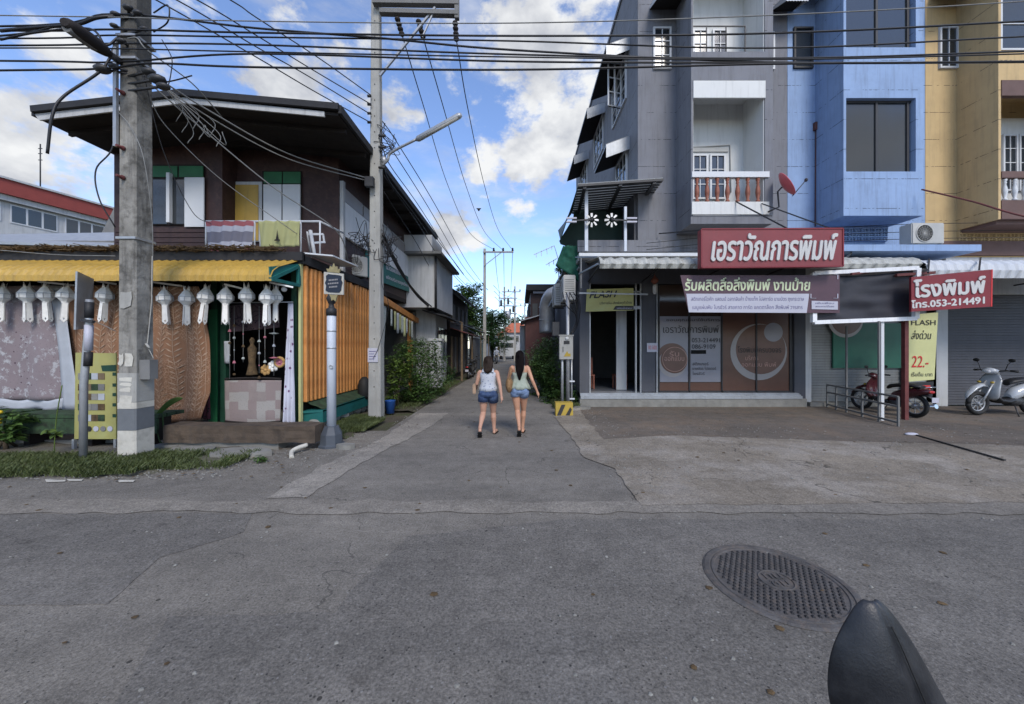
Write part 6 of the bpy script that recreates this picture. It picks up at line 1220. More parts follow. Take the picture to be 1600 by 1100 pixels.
# ---- neighbour building with the red fascia on the far left
r_ = thing('white_school_block', 'long white building with red sloping fascia and strip windows behind, far left', 'building', (-31, 22, 0))
A0 = Vector((PX(-260, 17.5), 17.5, 0)); A1 = Vector((PX(172, 27.2), 27.2, 0)); dv = (A1-A0).normalized(); nv = Vector((dv.y, -dv.x, 0)); LN_ = (A1-A0).length
def wb(a, b_, z0, z1, o0, o1, mt, nm_):
    mb = MB(); p0 = A0 + dv*a; p1 = A0 + dv*b_; mb.add([p0+nv*o0+Vector((0, 0, z0)), p1+nv*o0+Vector((0, 0, z0)), p1+nv*o1+Vector((0, 0, z0)), p0+nv*o1+Vector((0, 0, z0)), p0+nv*o0+Vector((0, 0, z1)), p1+nv*o0+Vector((0, 0, z1)), p1+nv*o1+Vector((0, 0, z1)), p0+nv*o1+Vector((0, 0, z1))], [(0, 1, 2, 3), (4, 5, 6, 7), (0, 1, 5, 4), (1, 2, 6, 5), (2, 3, 7, 6), (3, 0, 4, 7)]); return obj(nm_, mb, mt, r_)
zt = PZ(328, 27.2); wb(0, LN_, 0, zt-1.0, -8, 0, 'offwhite', 'wall'); wb(0, LN_+.5, zt-.9, zt, -8, .5, 'redroof', 'fascia'); wb(0, LN_+.55, zt, zt+.12, -8, .6, 'offwhite', 'coping'); wb(0, LN_+.3, zt-1.25, zt-.9, -8, .3, 'offwhite', 'cornice')
k = 0.6
while k < LN_ - 1.2:
    f_ = wb(k, k+2.0, zt-2.5, zt-1.35, .0, .04, 'whitep', 'window')
    for j in range(3): mb = MB(); p0 = A0 + dv*(k+.06+j*.66); p1 = A0 + dv*(k+.62+j*.66); mb.add([p0+nv*.05+Vector((0, 0, zt-2.42)), p1+nv*.05+Vector((0, 0, zt-2.42)), p1+nv*.05+Vector((0, 0, zt-1.42)), p0+nv*.05+Vector((0, 0, zt-1.42))], [(0, 1, 2, 3)]); obj('pane', mb, 'glass', f_)
    k += 2.35
g2 = thing('gray_roof_house', 'low house with a plain gray sheet roof between the wooden house and the white block', 'building', (-14, 11, 0))
mb = MB(); mb.box(-20, -9.6, 11.5, 16, 0, 5.1); obj('wall', mb, 'bare', g2); mb = MB(); mb.prism([(-21, 11.2, 5.05), (-9.5, 11.2, PZ(386, 11.2)-.1), (-9.5, 14.5, PZ(362, 14.5)), (-21, 14.5, PZ(377, 14.5))], (0, 0, .08)); obj('roof', mb, 'steel', g2)
mb = MB(); mb.prism([(PX(148, 14), 14, 5.6), (PX(185, 14), 14, 5.6), (PX(178, 14), 14, PZ(325, 14))], (0, .3, 0)); obj('gable', mb, 'bare', g2)
mb = MB(); mb.tube([P(63, 300, 24), P(63, 225, 24)], .035, 5); 
for py in (232, 240, 250): mb.beam(P(60, py, 24), P(66, py, 24), .04)
obj('antenna_mast', mb, 'darksteel', label='thin antenna mast above the red fascia at the far left', cat='antenna')

# ================================================================= ALLEY, RIGHT SIDE AND FAR END
t = thing('brown_roof_house', 'dark brown house with a flat dark eave and a pale gutter deep in the alley', 'building', (1, 24, 0))
Yq = 24; mb = MB(); mb.box(PX(829, Yq), 5, Yq, 31, 0, 5.3); obj('wall', mb, 'wood', t)
mb = MB(); mb.box(PX(822, Yq), 5.2, Yq-.5, 31, PZ(455, Yq), PZ(446, Yq)); obj('roof', mb, 'roofdk', t); mb = MB(); mb.box(PX(833, Yq), 5, Yq-.2, Yq-.05, PZ(459, Yq), PZ(456, Yq)+.02); obj('gutter', mb, 'vinylw', t)
for k in range(3): mb = MB(); mb.box(PX(832+k*11, Yq), PX(840+k*11, Yq), Yq-.04, Yq, 3.2, 4.6); obj('window', mb, 'dim', t)
for k in range(3): mb = MB(); mb.box(PX(826, Yq)-.0, PX(829, Yq), Yq+1+k*2, Yq+2.2+k*2, 3.2, 4.7); obj('side_window', mb, 'dim', t)
t = thing('duct', 'fat gray ventilation duct bending out of the alley side wall', 'duct', (1.4, 17, 3)); mb = MB(); mb.tube(cat([(2.0, 16.2, 3.9), (1.55, 16.4, 4.1), (1.3, 16.8, 3.75), (1.28, 17.0, 2.9), (1.28, 17.0, 2.4)], 5), .36, 14); obj('elbow', mb, 'steel', t)
for z in (3.6, 3.0): mb = MB(); mb.torus((1.28, 17.0, z), .37, .025, 18, 6, 'z'); obj('band', mb, 'zinc', t)
t = thing('shed', 'low shed of reddish brown and zinc sheets against the alley wall', 'shed', (1.2, 18.5, 0))
mb = MB(); mb.box(PX(821, 19.5), 1.76, 19.5, 23, 0, PZ(495, 19.5)); obj('wall', mb, 'brownsheet', t); mb = MB(); mb.box(PX(800, 23.4)+.5, 1.7, 23.2, 23.3, 0, 3.1); mb.box(.55, .6, 23.3, 30, 0, 3.1); obj('zinc_wall', mb, 'zinc', t)
mb = MB(); mb.prism([(.05, 19.2, 3.1), (1.76, 19.2, 3.6), (1.76, 23.2, 3.7), (.05, 23.2, 3.1)], (0, 0, .05)); obj('roof', mb, 'steel', t)
t = thing('zinc_fence', 'gray zinc sheet fence on the right side near the alley end', 'fence', (.6, 30, 0)); mb = MB(); mb.box(.75, .8, 31.2, 46, 0, 2.3); obj('sheet', mb, 'zinc', t); mb = MB(); mb.box(.70, .85, 31.2, 46, 2.3, 2.36); obj('rail', mb, 'darksteel', t)
# television aerials
for (pts, lb) in (([(834, 398, 866, 384), (838, 396, 838, 402), (846, 392, 846, 400), (854, 388, 855, 397), (862, 385, 862, 390), (866, 384, 872, 404)], 'television aerial with short rods above the far side of the net'), ([(853, 414, 870, 404), (858, 410, 858, 416), (865, 406, 865, 413)], 'second smaller television aerial below the first one')):
    mb = MB()
    for a, b_, c_, d_ in pts: mb.beam(P(a, b_, 12.5), P(c_, d_, 12.5), .02)
    if lb.startswith('tele'): mb.beam(P(872, 404, 12.5), P(874, 455, 12.5), .03)
    obj('aerial', mb, 'steel', label=lb, cat='aerial')
def house(name, label, x0, x1, y0, y1, zw, zr, wall, roof, nwin=2, gable=True):
    t = thing(name, label, 'building', ((x0+x1)/2, y0, 0)); mb = MB(); mb.box(x0, x1, y0, y1, 0, zw); obj('wall', mb, wall, t)
    mb = MB(); xm = (x0+x1)/2
    if gable: mb.prism([(x0-.4, y0-.4, zw-.1), (x1+.4, y0-.4, zw-.1), (xm, (y0+y1)/2, zr), ], (0, .01, 0)); mb.v = []; mb.f = []; mb.sm = []; mb.add([(x0-.5, y0-.5, zw-.1), (x1+.5, y0-.5, zw-.1), (x1+.5, y1+.5, zw-.1), (x0-.5, y1+.5, zw-.1), (x0+.3*(x1-x0), (y0+y1)/2, zr), (x1-.3*(x1-x0), (y0+y1)/2, zr)], [(0, 1, 5, 4), (1, 2, 5), (2, 3, 4, 5), (3, 0, 4), (3, 2, 1, 0)])
    else: mb.box(x0-.3, x1+.3, y0-.3, y1, zw, zr)
    obj('roof', mb, roof, t)
    for k in range(nwin): a = x0 + (x1-x0)*(k+.5)/nwin; mb = MB(); mb.box(a-.4, a+.4, y0-.05, y0, zw-1.9, zw-.7); f_ = obj('window', mb, 'whitep', t); mb = MB(); mb.box(a-.34, a+.34, y0-.07, y0-.05, zw-1.84, zw-.76); obj('pane', mb, 'glass', f_)
house('tiled_roof_house', 'pale house with an orange tiled roof at the end of the alley', PX(786, 72), PX(830, 72), 70, 78, 4.6, 6.6, 'offwhite', 'tile', 3)
house('tiled_roof_house', 'smaller ochre house with orange roof peeping left of the far utility frame', PX(795, 69)-2.4, PX(800, 69)-1.6, 69, 74, 3.6, 4.6, 'orange_wall', 'tile', 1)
house('white_house', 'flat white building facing down the alley behind the two women', PX(781, 58), PX(808, 58)-.3, 68.5, 76, 3.4, 3.7, 'offwhite', 'bare', 2, False)
house('pink_house', 'small pinkish house front among trees at the left of the alley end', -5.6, -3.3, 46, 50, 2.9, 3.2, 'carpetb', 'zinc', 1, False)
house('far_house', 'gray house behind the trees to the far left of the alley end', -26, -10, 58, 66, 6, 8.5, 'bare', 'roofdk', 3)
house('far_house', 'long pale house behind the trees beyond the brown roofed one', 7, 22, 52, 60, 6, 8, 'offwhite', 'tile', 3)
t = thing('gate_box', 'white box van shape parked across the alley end', 'van', (PX(792, 52), 52, 0)); q = wloc(t)
mb = MB(); mb.box(q.x-1.1, q.x+1.1, 52, 56.5, .55, 2.7); mb.box(q.x-1.0, q.x+1.0, 51.4, 52, .5, 1.6); o = obj('body', mb, 'acw', t); t.name = 'box_van'; ORG['box_van'] = q
for s in (-.85, .85): mb = MB(); mb.lathe((q.x+s, 52.3, .4), [(.38, -.12), (.4, -.1), (.4, .1), (.38, .12)], 14, True, axis='x'); obj('wheel', mb, 'rubber', t)
mb = MB(); mb.box(q.x-.9, q.x+.9, 51.96, 52.0, 1.65, 2.3); obj('windscreen', mb, 'glass', t)

# trees
def tree(label, x, y, h_, blobs, n, sz, lm='leaf', tr=.16):
    t = thing('tree', label, 'tree', (x, y, 0)); mb = MB(); mb.tube(cat([(x, y, 0), (x+.1, y, h_*.3), (x-.05, y+.1, h_*.6), (x+.1, y, h_*.85)], 4), [tr*(1-.6*k/12) for k in range(13)], 8)
    for bx, by, bz, *_ in blobs: mb.tube([(x, y, h_*.35), ((x+bx)/2+.1, (y+by)/2, (h_*.35+bz)/2+.2), (bx, by, bz)], [tr*.5, tr*.35, tr*.12], 6)
    obj('trunk', mb, 'bark', t); mb = MB(); leaves(mb, blobs, n, sz); obj('crown', mb, lm, t); return t
def pxb(px, py, Y, rx, rz, ry=None): q = P(px, py, Y); return (q.x, q.y, q.z, rx, ry or rx, rz)
tree('tall green tree leaning over the timber house roof', PX(735, 30), 30, 6, [pxb(735, 478, 30, 1.3, 1.5), pxb(722, 462, 30, 1.0, 1.0), pxb(745, 500, 30, .9, 1.3), pxb(738, 455, 30.5, .9, .9), pxb(728, 515, 29, 1.0, 1.2)], 5200, .30, 'leaf')
tree('dark spreading tree behind the second concrete pole', PX(768, 42), 42, 6.5, [pxb(768, 510, 42, 2.0, 1.6), pxb(780, 495, 42, 1.2, 1.0), pxb(760, 530, 40, 1.6, 1.2), pxb(775, 535, 41, 1.5, 1.2), pxb(760, 492, 42, 1.0, .9)], 6000, .34, 'leafd', .22)
tree('broad dark tree left of the alley behind the pink house', -9, 52, 8, [(-9, 52, 6.4, 3.6, 3, 2.2), (-6.2, 50, 5, 2.2, 2, 1.8)], 4200, .5, 'leafd', .3)
tree('bushy tree at the alley end in front of the orange roofs', PX(788, 60), 60, 4, [pxb(788, 537, 60, 1.6, 1.0), pxb(776, 533, 60, 1.8, 1.4), pxb(799, 533, 61, .9, .8)], 3000, .4, 'leafd', .2)
tree('far treetops rising above the orange roofs', PX(812, 95), 95, 7, [pxb(795, 512, 95, 4, 2.0), pxb(825, 505, 95, 4.5, 2.3), pxb(850, 500, 98, 4.5, 2.8), pxb(770, 505, 97, 5, 2.6)], 5200, .8, 'leafd', .4)
tree('tree behind the rear shophouses on the right of the alley', 6, 75, 7, [(6, 75, 5.5, 4, 3, 2.5)], 2200, .6, 'leafd', .3)
def bush(label, blobs, n, sz, lm, loc, stems=5):
    t = thing('shrub', label, 'shrub', loc); mb = MB(); leaves(mb, blobs, n, sz); obj('foliage', mb, lm, t); mb = MB()
    for k in range(stems): b_ = blobs[k % len(blobs)]; mb.tube([(loc[0]+random.uniform(-.15, .15), loc[1]+random.uniform(-.1, .3), 0), ((loc[0]+b_[0])/2, (loc[1]+b_[1])/2, b_[2]*.5), (b_[0], b_[1], b_[2])], [.022, .018, .008], 5)
    obj('stem', mb, 'bark', t); return t
bush('large dense green bush in front of the alley shop', [pxb(650, 575, 11.8, .75, .65), pxb(628, 555, 11.5, .45, .4), pxb(668, 560, 12.6, .6, .5), pxb(655, 610, 11.2, .6, .4), pxb(678, 590, 13.0, .6, .55), pxb(640, 545, 12.2, .5, .35), pxb(645, 600, 10.9, .4, .45), pxb(665, 540, 12.6, .5, .3)], 8500, .11, 'leaf', (-3.4, 11.8, 0), 8)
bush('yellow green leafy shrub beside the concrete pole', [pxb(622, 585, 10.2, .33, .42), pxb(632, 565, 10.2, .28, .22), pxb(617, 615, 10.0, .22, .25)], 1500, .13, 'leafy', (-3.5, 10.1, 0))
bush('leafy shrub farther down the alley by the gray wall', [pxb(700, 590, 18, .5, .6), pxb(712, 597, 20, .4, .4)], 1600, .12, 'leafd', (-3.3, 18, 0))
bush('big glossy shrub against the right side of the alley', [pxb(855, 572, 13, .6, .75), pxb(846, 553, 13.8, .55, .5), pxb(866, 592, 12.2, .45, .65), pxb(846, 600, 13.4, .6, .6), pxb(860, 540, 13.2, .45, .35), pxb(864, 625, 11.6, .35, .4)], 9500, .11, 'leaf', (1.3, 13, 0), 8)
bush('low dark weeds at the foot of the alley wall on the right', [(1.55, 11.2, .25, .25, .6, .25), (1.5, 12.5, .3, .3, .8, .3)], 1500, .10, 'leafd', (1.5, 11.6, 0), 3)
q = P(6, 650, 6.0); t = bush('yellow flowering plant at the left edge on the verge', [(q.x, q.y, .5, .3, .2, .3)], 500, .13, 'leaf', (q.x, q.y, 0)); mb = MB()
for k in range(26): a = random.random()*6.28; r = random.random()*.17; mb.ell((q.x+math.cos(a)*r, q.y-.16+math.sin(a)*.04, q.z+random.uniform(-.13, .13)), .035, .03, .03, 6, 4)
obj('flower', mb, 'petal', t, kind='stuff')
q = G(262, 700); t = thing('banana_leaf_plant', 'small plant with one broad green leaf beside the big pole', 'plant', q); c0 = P(240, 655, q.y); c1 = P(286, 622, q.y-.1); mb = MB()
def bl(u, v): p = c0.lerp(c1, u); w = .085*math.sin(math.pi*min(1, .12+u*.9))**.6; return p + Vector((.5*w*(v-.5), -.6*w*(v-.5), 1.5*w*(v-.5) + .08*math.sin(u*3.1)))
mb.grid(bl, 12, 5); c2 = P(258, 665, q.y); obj('leaf', mb, 'leaf', t, thick=.004); mb = MB(); mb.tube([q, P(256, 678, q.y), c0.lerp(c1, .3)], .012, 5); mb.tube([q, P(250, 690, q.y), c0], .01, 5); obj('stem', mb, 'leafd', t)
q = G(84, 714); t = thing('weed', 'thin dry weed stem growing through the mauve cloth foreground', 'plant', q); mb = MB(); mb.tube(cat([q, P(88, 655, q.y), P(97, 602, q.y)], 4), .007, 5); leaves(mb, [(q.x+.03, q.y, .45, .08, .08, .12)], 26, .12); obj('stem', mb, 'leafy', t)
random.seed(11)
for k, (x, y) in enumerate([(-12, 5.6), (-11, 5.7), (-10.1, 5.5), (-9.2, 5.75), (-8.3, 5.5)]):
    mb = MB(); leaves(mb, [(x, y, .18, .35, .16, .16)], 260, .11); obj('weed_clump', mb, 'leafd', label=['low weed clump under the bench, far left end', 'low weed clump under the bench, second from the left end', 'low weed clump at the middle of the first bench', 'low weed clump under the right end of the first bench', 'low weed clump just left of the yellow poster'][k], cat='weeds', group='weed clumps under the benches')
for k, (px, py) in enumerate(((408, 722), (345, 726), (95, 735), (245, 716))):
    q = G(px, py); mb = MB(); leaves(mb, [(q.x, q.y, .05, .14, .10, .05)], 130, .06); obj('weed_clump', mb, 'leaf', label=['small weed tuft in the gravel near the drain pipe', 'small weed tuft in the gravel in front of the sleeper', 'small weed tuft at the road edge left of the sign post', 'weed tuft against the right foot of the striped pole'][k], cat='weeds')

# ================================================================= POLES
t = thing('utility_pole', 'thick stained concrete utility pole with white and gray painted bands in the left foreground', 'utility pole', (-6.0, 5.7, 0))
def sqpole(x0, x1, y0, y1, z0, z1, taper=0, ztop=10, bev=.02):
    mb = MB(); vs = []
    for z in (z0, z1):
        k = taper * z / ztop; cx_, cy_ = (x0+x1)/2, (y0+y1)/2; hx, hy = (x1-x0)/2*(1-k), (y1-y0)/2*(1-k)
        b = bev; vs += [(cx_-hx+b, cy_-hy, z), (cx_+hx-b, cy_-hy, z), (cx_+hx, cy_-hy+b, z), (cx_+hx, cy_+hy-b, z), (cx_+hx-b, cy_+hy, z), (cx_-hx+b, cy_+hy, z), (cx_-hx, cy_+hy-b, z), (cx_-hx, cy_-hy+b, z)]
    mb.add(vs, [(7, 6, 5, 4, 3, 2, 1, 0), tuple(range(8, 16))] + [(k, (k+1) % 8, 8+(k+1) % 8, 8+k) for k in range(8)]); return mb
px0, px1, py0, py1 = -6.15, -5.87, 5.57, 5.87
obj('shaft', sqpole(px0, px1, py0, py1, 0, 10.2, .16), 'pole_old', t)
for z0, z1, mt in ((.10, .47, 'bandw'), (.475, .80, 'bandg'), (.805, .90, 'bandw'), (-.0, .095, 'bandg'), (.905, 1.35, 'pole')): obj('painted_band', sqpole(px0-.006, px1+.006, py0-.006, py1+.006, z0, z1, .0), mt, t)
for (a, b_, c_, d_, mt) in ((187, 206, 456, 480, 'pole'), (185, 193, 553, 570, 'bandw'), (195, 207, 551, 572, 'bandw'), (186, 207, 589, 596, 'bandw'), (188, 206, 598, 603, 'bandw'), (187, 204, 606, 612, 'bandw'), (186, 206, 618, 632, 'bandw')):
    mb = MB(); Y_ = py0 - .008; pts = [P(a + (b_-a)*u, c_ + (d_-c_)*v, Y_) + Vector((random.uniform(-.015, .015), 0, random.uniform(-.015, .015))) for u, v in ((0, 1), (.4, 1.05), (.9, .95), (1, .4), (.95, 0), (.5, .08), (.05, 0), (0, .5))]; mb.poly(pts); obj('torn_poster', mb, mt, t, thick=.002)
mb = MB(); mb.box(px1+.01, px1+.17, py0+.05, py0+.18, 1.25, 1.55); o = obj('junction_box', mb, 'bare', t)
for z in (3.4, 6.15, 6.5): mb = MB(); mb.box(px0-.012, px1+.012, py0-.012, py1+.012, z, z+.035); obj('strap', mb, 'steel', t)
mb = MB(); mb.tube([P(238, 400, 5.8), P(237, 470, 5.8), P(230, 540, 5.75), P(240, 560, 5.7)], .008, 5); mb.tube([P(228, 537, 5.7), P(234, 544, 5.7)], .018, 5); obj('ground_wire', mb, 'pole', t)
for py in (146, 232, 278): mb = MB(); q = P(193, py, py0); mb.lathe(q, [(.035, 0), (.035, -.02), (.02, -.05), (.02, -.10)], 8, axis='y'); obj('bolt', mb, 'rust', t)
mb = MB(); mb.box(px0-.02, px0+.03, py0-.04, py0-.0, 4.8, 6.4); obj('conduit', mb, 'steel', t)
# old street lamp on it
t2 = thing('street_lamp', 'old dark street lamp arm reaching up to the left from the big pole', 'street lamp', P(190, 95, 5.6)); a = P(190, 98, 5.6); b_ = P(100, 34, 4.75)
mb = MB(); mb.beam(a, a.lerp(b_, .35), .07, .07); obj('arm', mb, 'darksteel', t2); mb = MB(); d_ = (b_-a)
n_ = 10; vs = [a + d_*(.25 + .75*k/n_) for k in range(n_+1)]; mb.tube(vs, [.05, .075, .09, .095, .1, .1, .1, .1, .095, .085, .05], 8); obj('housing', mb, 'rust' if False else 'wooddk', t2); mb = MB(); mb.tube([v + Vector((0, -.03, -.06)) for v in vs[3:10]], .05, 8); obj('lens', mb, 'bare', t2)
for (px, py, r) in ((180, 22, .07), (178, 40, .06), (190, 64, .07), (160, 108, .12), (178, 104, .08), (232, 112, .10), (246, 124, .13), (255, 135, .10), (215, 20, .07), (225, 45, .06), (200, 12, .08)):
    mb = MB(); q = P(px, py, 5.5); mb.ell(q, r, r*.7, r*.5, 8, 6); mb.tube([q, Vector((-6.0, 5.6, q.z))], .02, 5); obj('cable_clamp', mb, 'darksteel', t)

t = thing('utility_pole', 'pale square concrete utility pole at the alley corner with a double crossarm', 'utility pole', (-3.45, 8.8, 0))
x0, x1_, y0_ = PX(574.5, 8.67), PX(594.5, 8.67), 8.67
obj('shaft', sqpole(x0, x1_, y0_, y0_+.28, 0, 11.6, .42, 11.6), 'pole', t); YP = 8.72
mb = MB(); mb.beam(P(583, 4, YP-.1), P(717, 6, YP-.1), .13, .10); mb.beam(P(594, 19, YP-.1), P(716, 22, YP-.1), .13, .10); mb.beam(P(714, 0, YP-.1) + Vector((0, 0, .8)), P(714, 30, YP-.1), .10); mb.beam(P(597, -40, YP-.1), P(597, 8, YP-.1), .08); obj('crossarm', mb, 'bare', t)
mb = MB(); mb.beam(P(594, 118, YP), P(680, 12, YP-.12), .045); mb.beam(P(660, 58, YP-.12), P(676, 22, YP-.12), .03); obj('brace', mb, 'steel', t)
INS = [((620, 26), (628, 54)), ((653, 30), (661, 58)), ((711, 32), (713, 62))]
for (a, b_) in INS:
    mb = MB(); p_, q_ = P(*a, YP-.1), P(*b_, YP+.05)
    for k in range(4): c0 = p_.lerp(q_, .15 + k*.27); mb.ell(c0, .07, .07, .055, 9, 6)
    mb.tube([p_, q_], .018, 6); obj('insulator', mb, 'wooddk', t)
for py in (150, 163, 177, 191, 212, 230, 262): mb = MB(); mb.tube([P(592 if py > 195 else 580, py, YP-.06), P(602 if py > 195 else 574, py, YP-.1)], .03, 6); obj('spool', mb, 'darksteel', t)
for py in range(30, 640, 22): mb = MB(); q = P(585 + (py % 3) - 1, py, 8.665); mb.lathe(Vector((q.x, 8.67, q.z)), [(.012, .0), (.012, -.004), (.001, -.004)], 6, False, axis='y'); 
t.name = t.name
mb = MB()
for k in range(26): z = .8 + k*.38; mb.lathe(((x0+x1_)/2, 8.668+.00*k + .14*.42*z/11.6*1.0, z), [(.014, 0), (.014, -.006), (.001, -.006)], 6, False, axis='y')
obj('bolt_hole', mb, 'inkd', t, kind='stuff')
mb = MB(); q = P(571, 282, 8.5); mb.box(q.x-.02, q.x+.17, 8.5, 8.62, q.z-.12, q.z+.10); obj('splice_box', mb, 'darksteel', t)
mb = MB(); mb.box(PX(573, 8.6), PX(589, 8.6), 8.655, 8.662, PZ(566, 8.6), PZ(544, 8.6)); o = obj('paper_notice', mb, 'vinylw', t)
for k in range(4): mb = MB(); z = PZ(549 + k*4, 8.6); mb.box(PX(575, 8.6), PX(586 - (k % 2)*3, 8.6), 8.651, 8.655, z-.008, z+.008); obj('print_mark', mb, 'inkb', t)
t2 = thing('street_lamp', 'slim tube street lamp on a curved arm over the alley', 'street lamp', P(600, 255, 8.7)); mb = MB(); mb.tube(cat([P(598, 258, 8.7), P(606, 250, 8.65), P(612, 238, 8.6), P(652, 217, 8.4)], 6), .03, 7); mb.ell(P(600, 250, 8.7), .07, .06, .09, 8, 6); obj('arm', mb, 'steel', t2)
mb = MB(); a, b_ = P(650, 219, 8.4), P(721, 179, 8.1); mb.tube([a, a.lerp(b_, .05), a.lerp(b_, .95), b_], [.03, .065, .065, .04], 8); obj('housing', mb, 'steel', t2); mb = MB(); mb.tube([a.lerp(b_, .08) + Vector((0, -.02, -.045)), a.lerp(b_, .93) + Vector((0, -.02, -.045))], .035, 8); obj('tube_lens', mb, 'pole', t2)
# farther poles
def pole_at(label, px, Y, ztop, s_, arm=None, n_ins=3):
    t = thing('utility_pole', label, 'utility pole', (PX(px, Y), Y, 0)); x = PX(px, Y); obj('shaft', sqpole(x-s_/2, x+s_/2, Y, Y+s_, 0, ztop, .35, ztop), 'pole', t)
    if arm:
        mb = MB(); mb.beam((x+arm[0], Y-.05, arm[2]), (x+arm[1], Y-.05, arm[2]), .12, .10); mb.beam((x, Y-.05, arm[2]-1.0), (x+arm[1]*.6, Y-.05, arm[2]), .05); obj('crossarm', mb, 'pole', t)
        for k in range(n_ins): xx = x + arm[0] + (arm[1]-arm[0])*(.35 + .62*k/(n_ins-1)); mb = MB(); mb.lathe((xx, Y-.05, arm[2]+.05), [(.05, 0), (.09, .08), (.06, .14), (.08, .2), (.03, .26)], 8); obj('insulator', mb, 'wooddk', t)
    return t
pole_at('second concrete pole down the alley with a single crossarm carrying three insulators', 757, 27, PZ(388, 27), .26, (-.1, 2.15, PZ(394, 27)))
mb = MB(); 
pole_at('left pole of the far transformer frame', 788, 45, PZ(448, 45), .28, (-.3, 2.0, PZ(456, 45)))
pole_at('right pole of the far transformer frame', 804.5, 45, PZ(447, 45), .28)
t = thing('transformer_frame', 'crossbeams and transformer hanging between the two far poles', 'transformer', (PX(796, 45), 45, 5)); mb = MB()
for py in (466, 478, 490): mb.beam(P(779 if py < 480 else 786, py, 44.9), P(808, py, 44.9), .13)
mb.beam(P(780, 455, 44.9), P(780, 480, 44.9), .1); mb.beam(P(786, 462, 44.8), P(803, 476, 44.8), .08); obj('crossbeam', mb, 'steel', t)
for px, py in ((783, 474), (794, 472), (797, 488), (802, 484)): mb = MB(); q = P(px, py, 44.6); mb.lathe(q, [(.05, .5), (.14, .3), (.14, -.25), (.1, -.3)], 9); obj('insulator', mb, 'darksteel', t)
mb = MB(); q = P(793, 492, 44.5); mb.lathe(q, [(.3, .45), (.38, .4), (.38, -.4), (.3, -.45)], 14); obj('tank', mb, 'steel', t)
pole_at('far thin pole right of the transformer frame', 820, 62, PZ(473, 62), .28, (-1.6, 1.0, PZ(478, 62)))
pole_at('distant pole seen low between the two frame poles', 797, 80, PZ(490, 80), .3, (-1.6, 1.6, PZ(497, 80)))

# ================================================================= CABLES
def cable(pts, label, r=.013, mat='cable', name='cable', group=None, seg=8):
    mb = MB(); mb.tube(cat([P(*p) for p in pts], seg), r, 5); return obj(name, mb, mat, label=label, cat='cable', group=group)
yc = 5.45
H_ = [('thin gray', [(-900, 10), (0, 24), (180, 27), (400, 33), (800, 36), (1200, 24), (1600, 2), (2300, -50)], .008, 'topmost'),
 ('thick black', [(-900, 30), (0, 41), (180, 22), (400, 44), (600, 60), (800, 78), (1200, 97), (1600, 97), (2300, 90)], .015, 'one sloping down to the right'),
 ('black', [(-900, 40), (0, 48), (180, 46), (400, 51), (800, 56), (1200, 52), (1600, 33), (2300, -10)], .014, 'second from the top'),
 ('black', [(-900, 55), (0, 60), (180, 55), (400, 58), (800, 64), (1200, 75), (1600, 57), (2300, 20)], .012, 'third from the top'),
 ('black', [(-900, 70), (0, 71), (180, 68), (400, 70), (800, 85), (1200, 91), (1600, 80), (2300, 50)], .013, 'fourth from the top'),
 ('thin black', [(-900, 78), (0, 75), (180, 76), (400, 81), (800, 89), (1200, 93), (1600, 84), (2300, 60)], .010, 'close pair member above the lowest cables'),
 ('thick black', [(-900, 90), (0, 95), (180, 97), (400, 84), (800, 96), (1200, 98), (1600, 97), (2300, 90)], .014, 'second from the bottom'),
 ('thick black', [(-900, 120), (0, 110), (160, 107), (240, 99), (400, 105), (800, 109), (1200, 100), (1600, 96), (2300, 85)], .015, 'lowest')]
for i, (kd, pts, r, ps) in enumerate(H_): cable([(a, b, yc + .03*((i*3) % 5)) for a, b in pts], f'{kd} overhead cable across the whole view, {ps}', r, 'cablegr' if i == 0 else 'cable', 'overhead_cable', 'cables strung along the road')
for i, (pts, ps) in enumerate([([(150, -120, 5.0), (360, 0, 6.5), (400, 27, 7), (500, 92, 7.9), (580, 149, 8.6)], 'uppermost'), ([(60, -130, 5.0), (308, 0, 6.3), (400, 55, 7), (490, 110, 7.9), (578, 162, 8.6)], 'second'), ([(40, -120, 5.0), (276, 0, 6.2), (400, 73, 7), (480, 118, 7.8), (578, 178, 8.6)], 'third'), ([(-20, -140, 5.0), (244, 0, 6.1), (400, 89, 7), (490, 142, 7.9), (578, 191, 8.6)], 'lowest')]):
    cable(pts, f'{ps} of four cables sloping down to the corner pole from the upper left', .012, 'cable', 'overhead_cable', 'cables sloping to the corner pole')
for i, (pts, ps) in enumerate([([(628, 54, 8.75), (660, 160, 11), (700, 290, 17), (735, 365, 23), (773, 391, 27)], 'left'), ([(661, 58, 8.75), (692, 165, 11), (728, 290, 17), (757, 362, 23), (787, 392, 27)], 'middle'), ([(713, 62, 8.75), (732, 175, 11), (757, 290, 17), (778, 358, 23), (801, 391, 27)], 'right')]):
    cable(pts, f'{ps} one of three high voltage lines running down the alley', .014, 'cable', 'power_line', 'high voltage lines over the alley')
for i, (a, b_) in enumerate(((773, 780), (787, 788), (801, 798))): cable([(a, 391, 27), (a + (b_-a)*.5, 430, 35), (b_, 455, 45)], ['left', 'middle', 'right'][i] + ' power line between the second pole and the far frame', .02, 'cable', 'power_line', 'power lines beyond the second pole')
q = P(748, 328, 20); mb = MB(); mb.ell(q, .05, .12, .06); mb.prism([q + Vector((-.05, 0, 0)), q + Vector((-.14, 0, .1)), q + Vector((.14, 0, .1)), q + Vector((.05, 0, 0))], (0, .03, 0)); obj('bird', mb, 'blk', label='small dark bird perched on the middle power line', cat='bird')
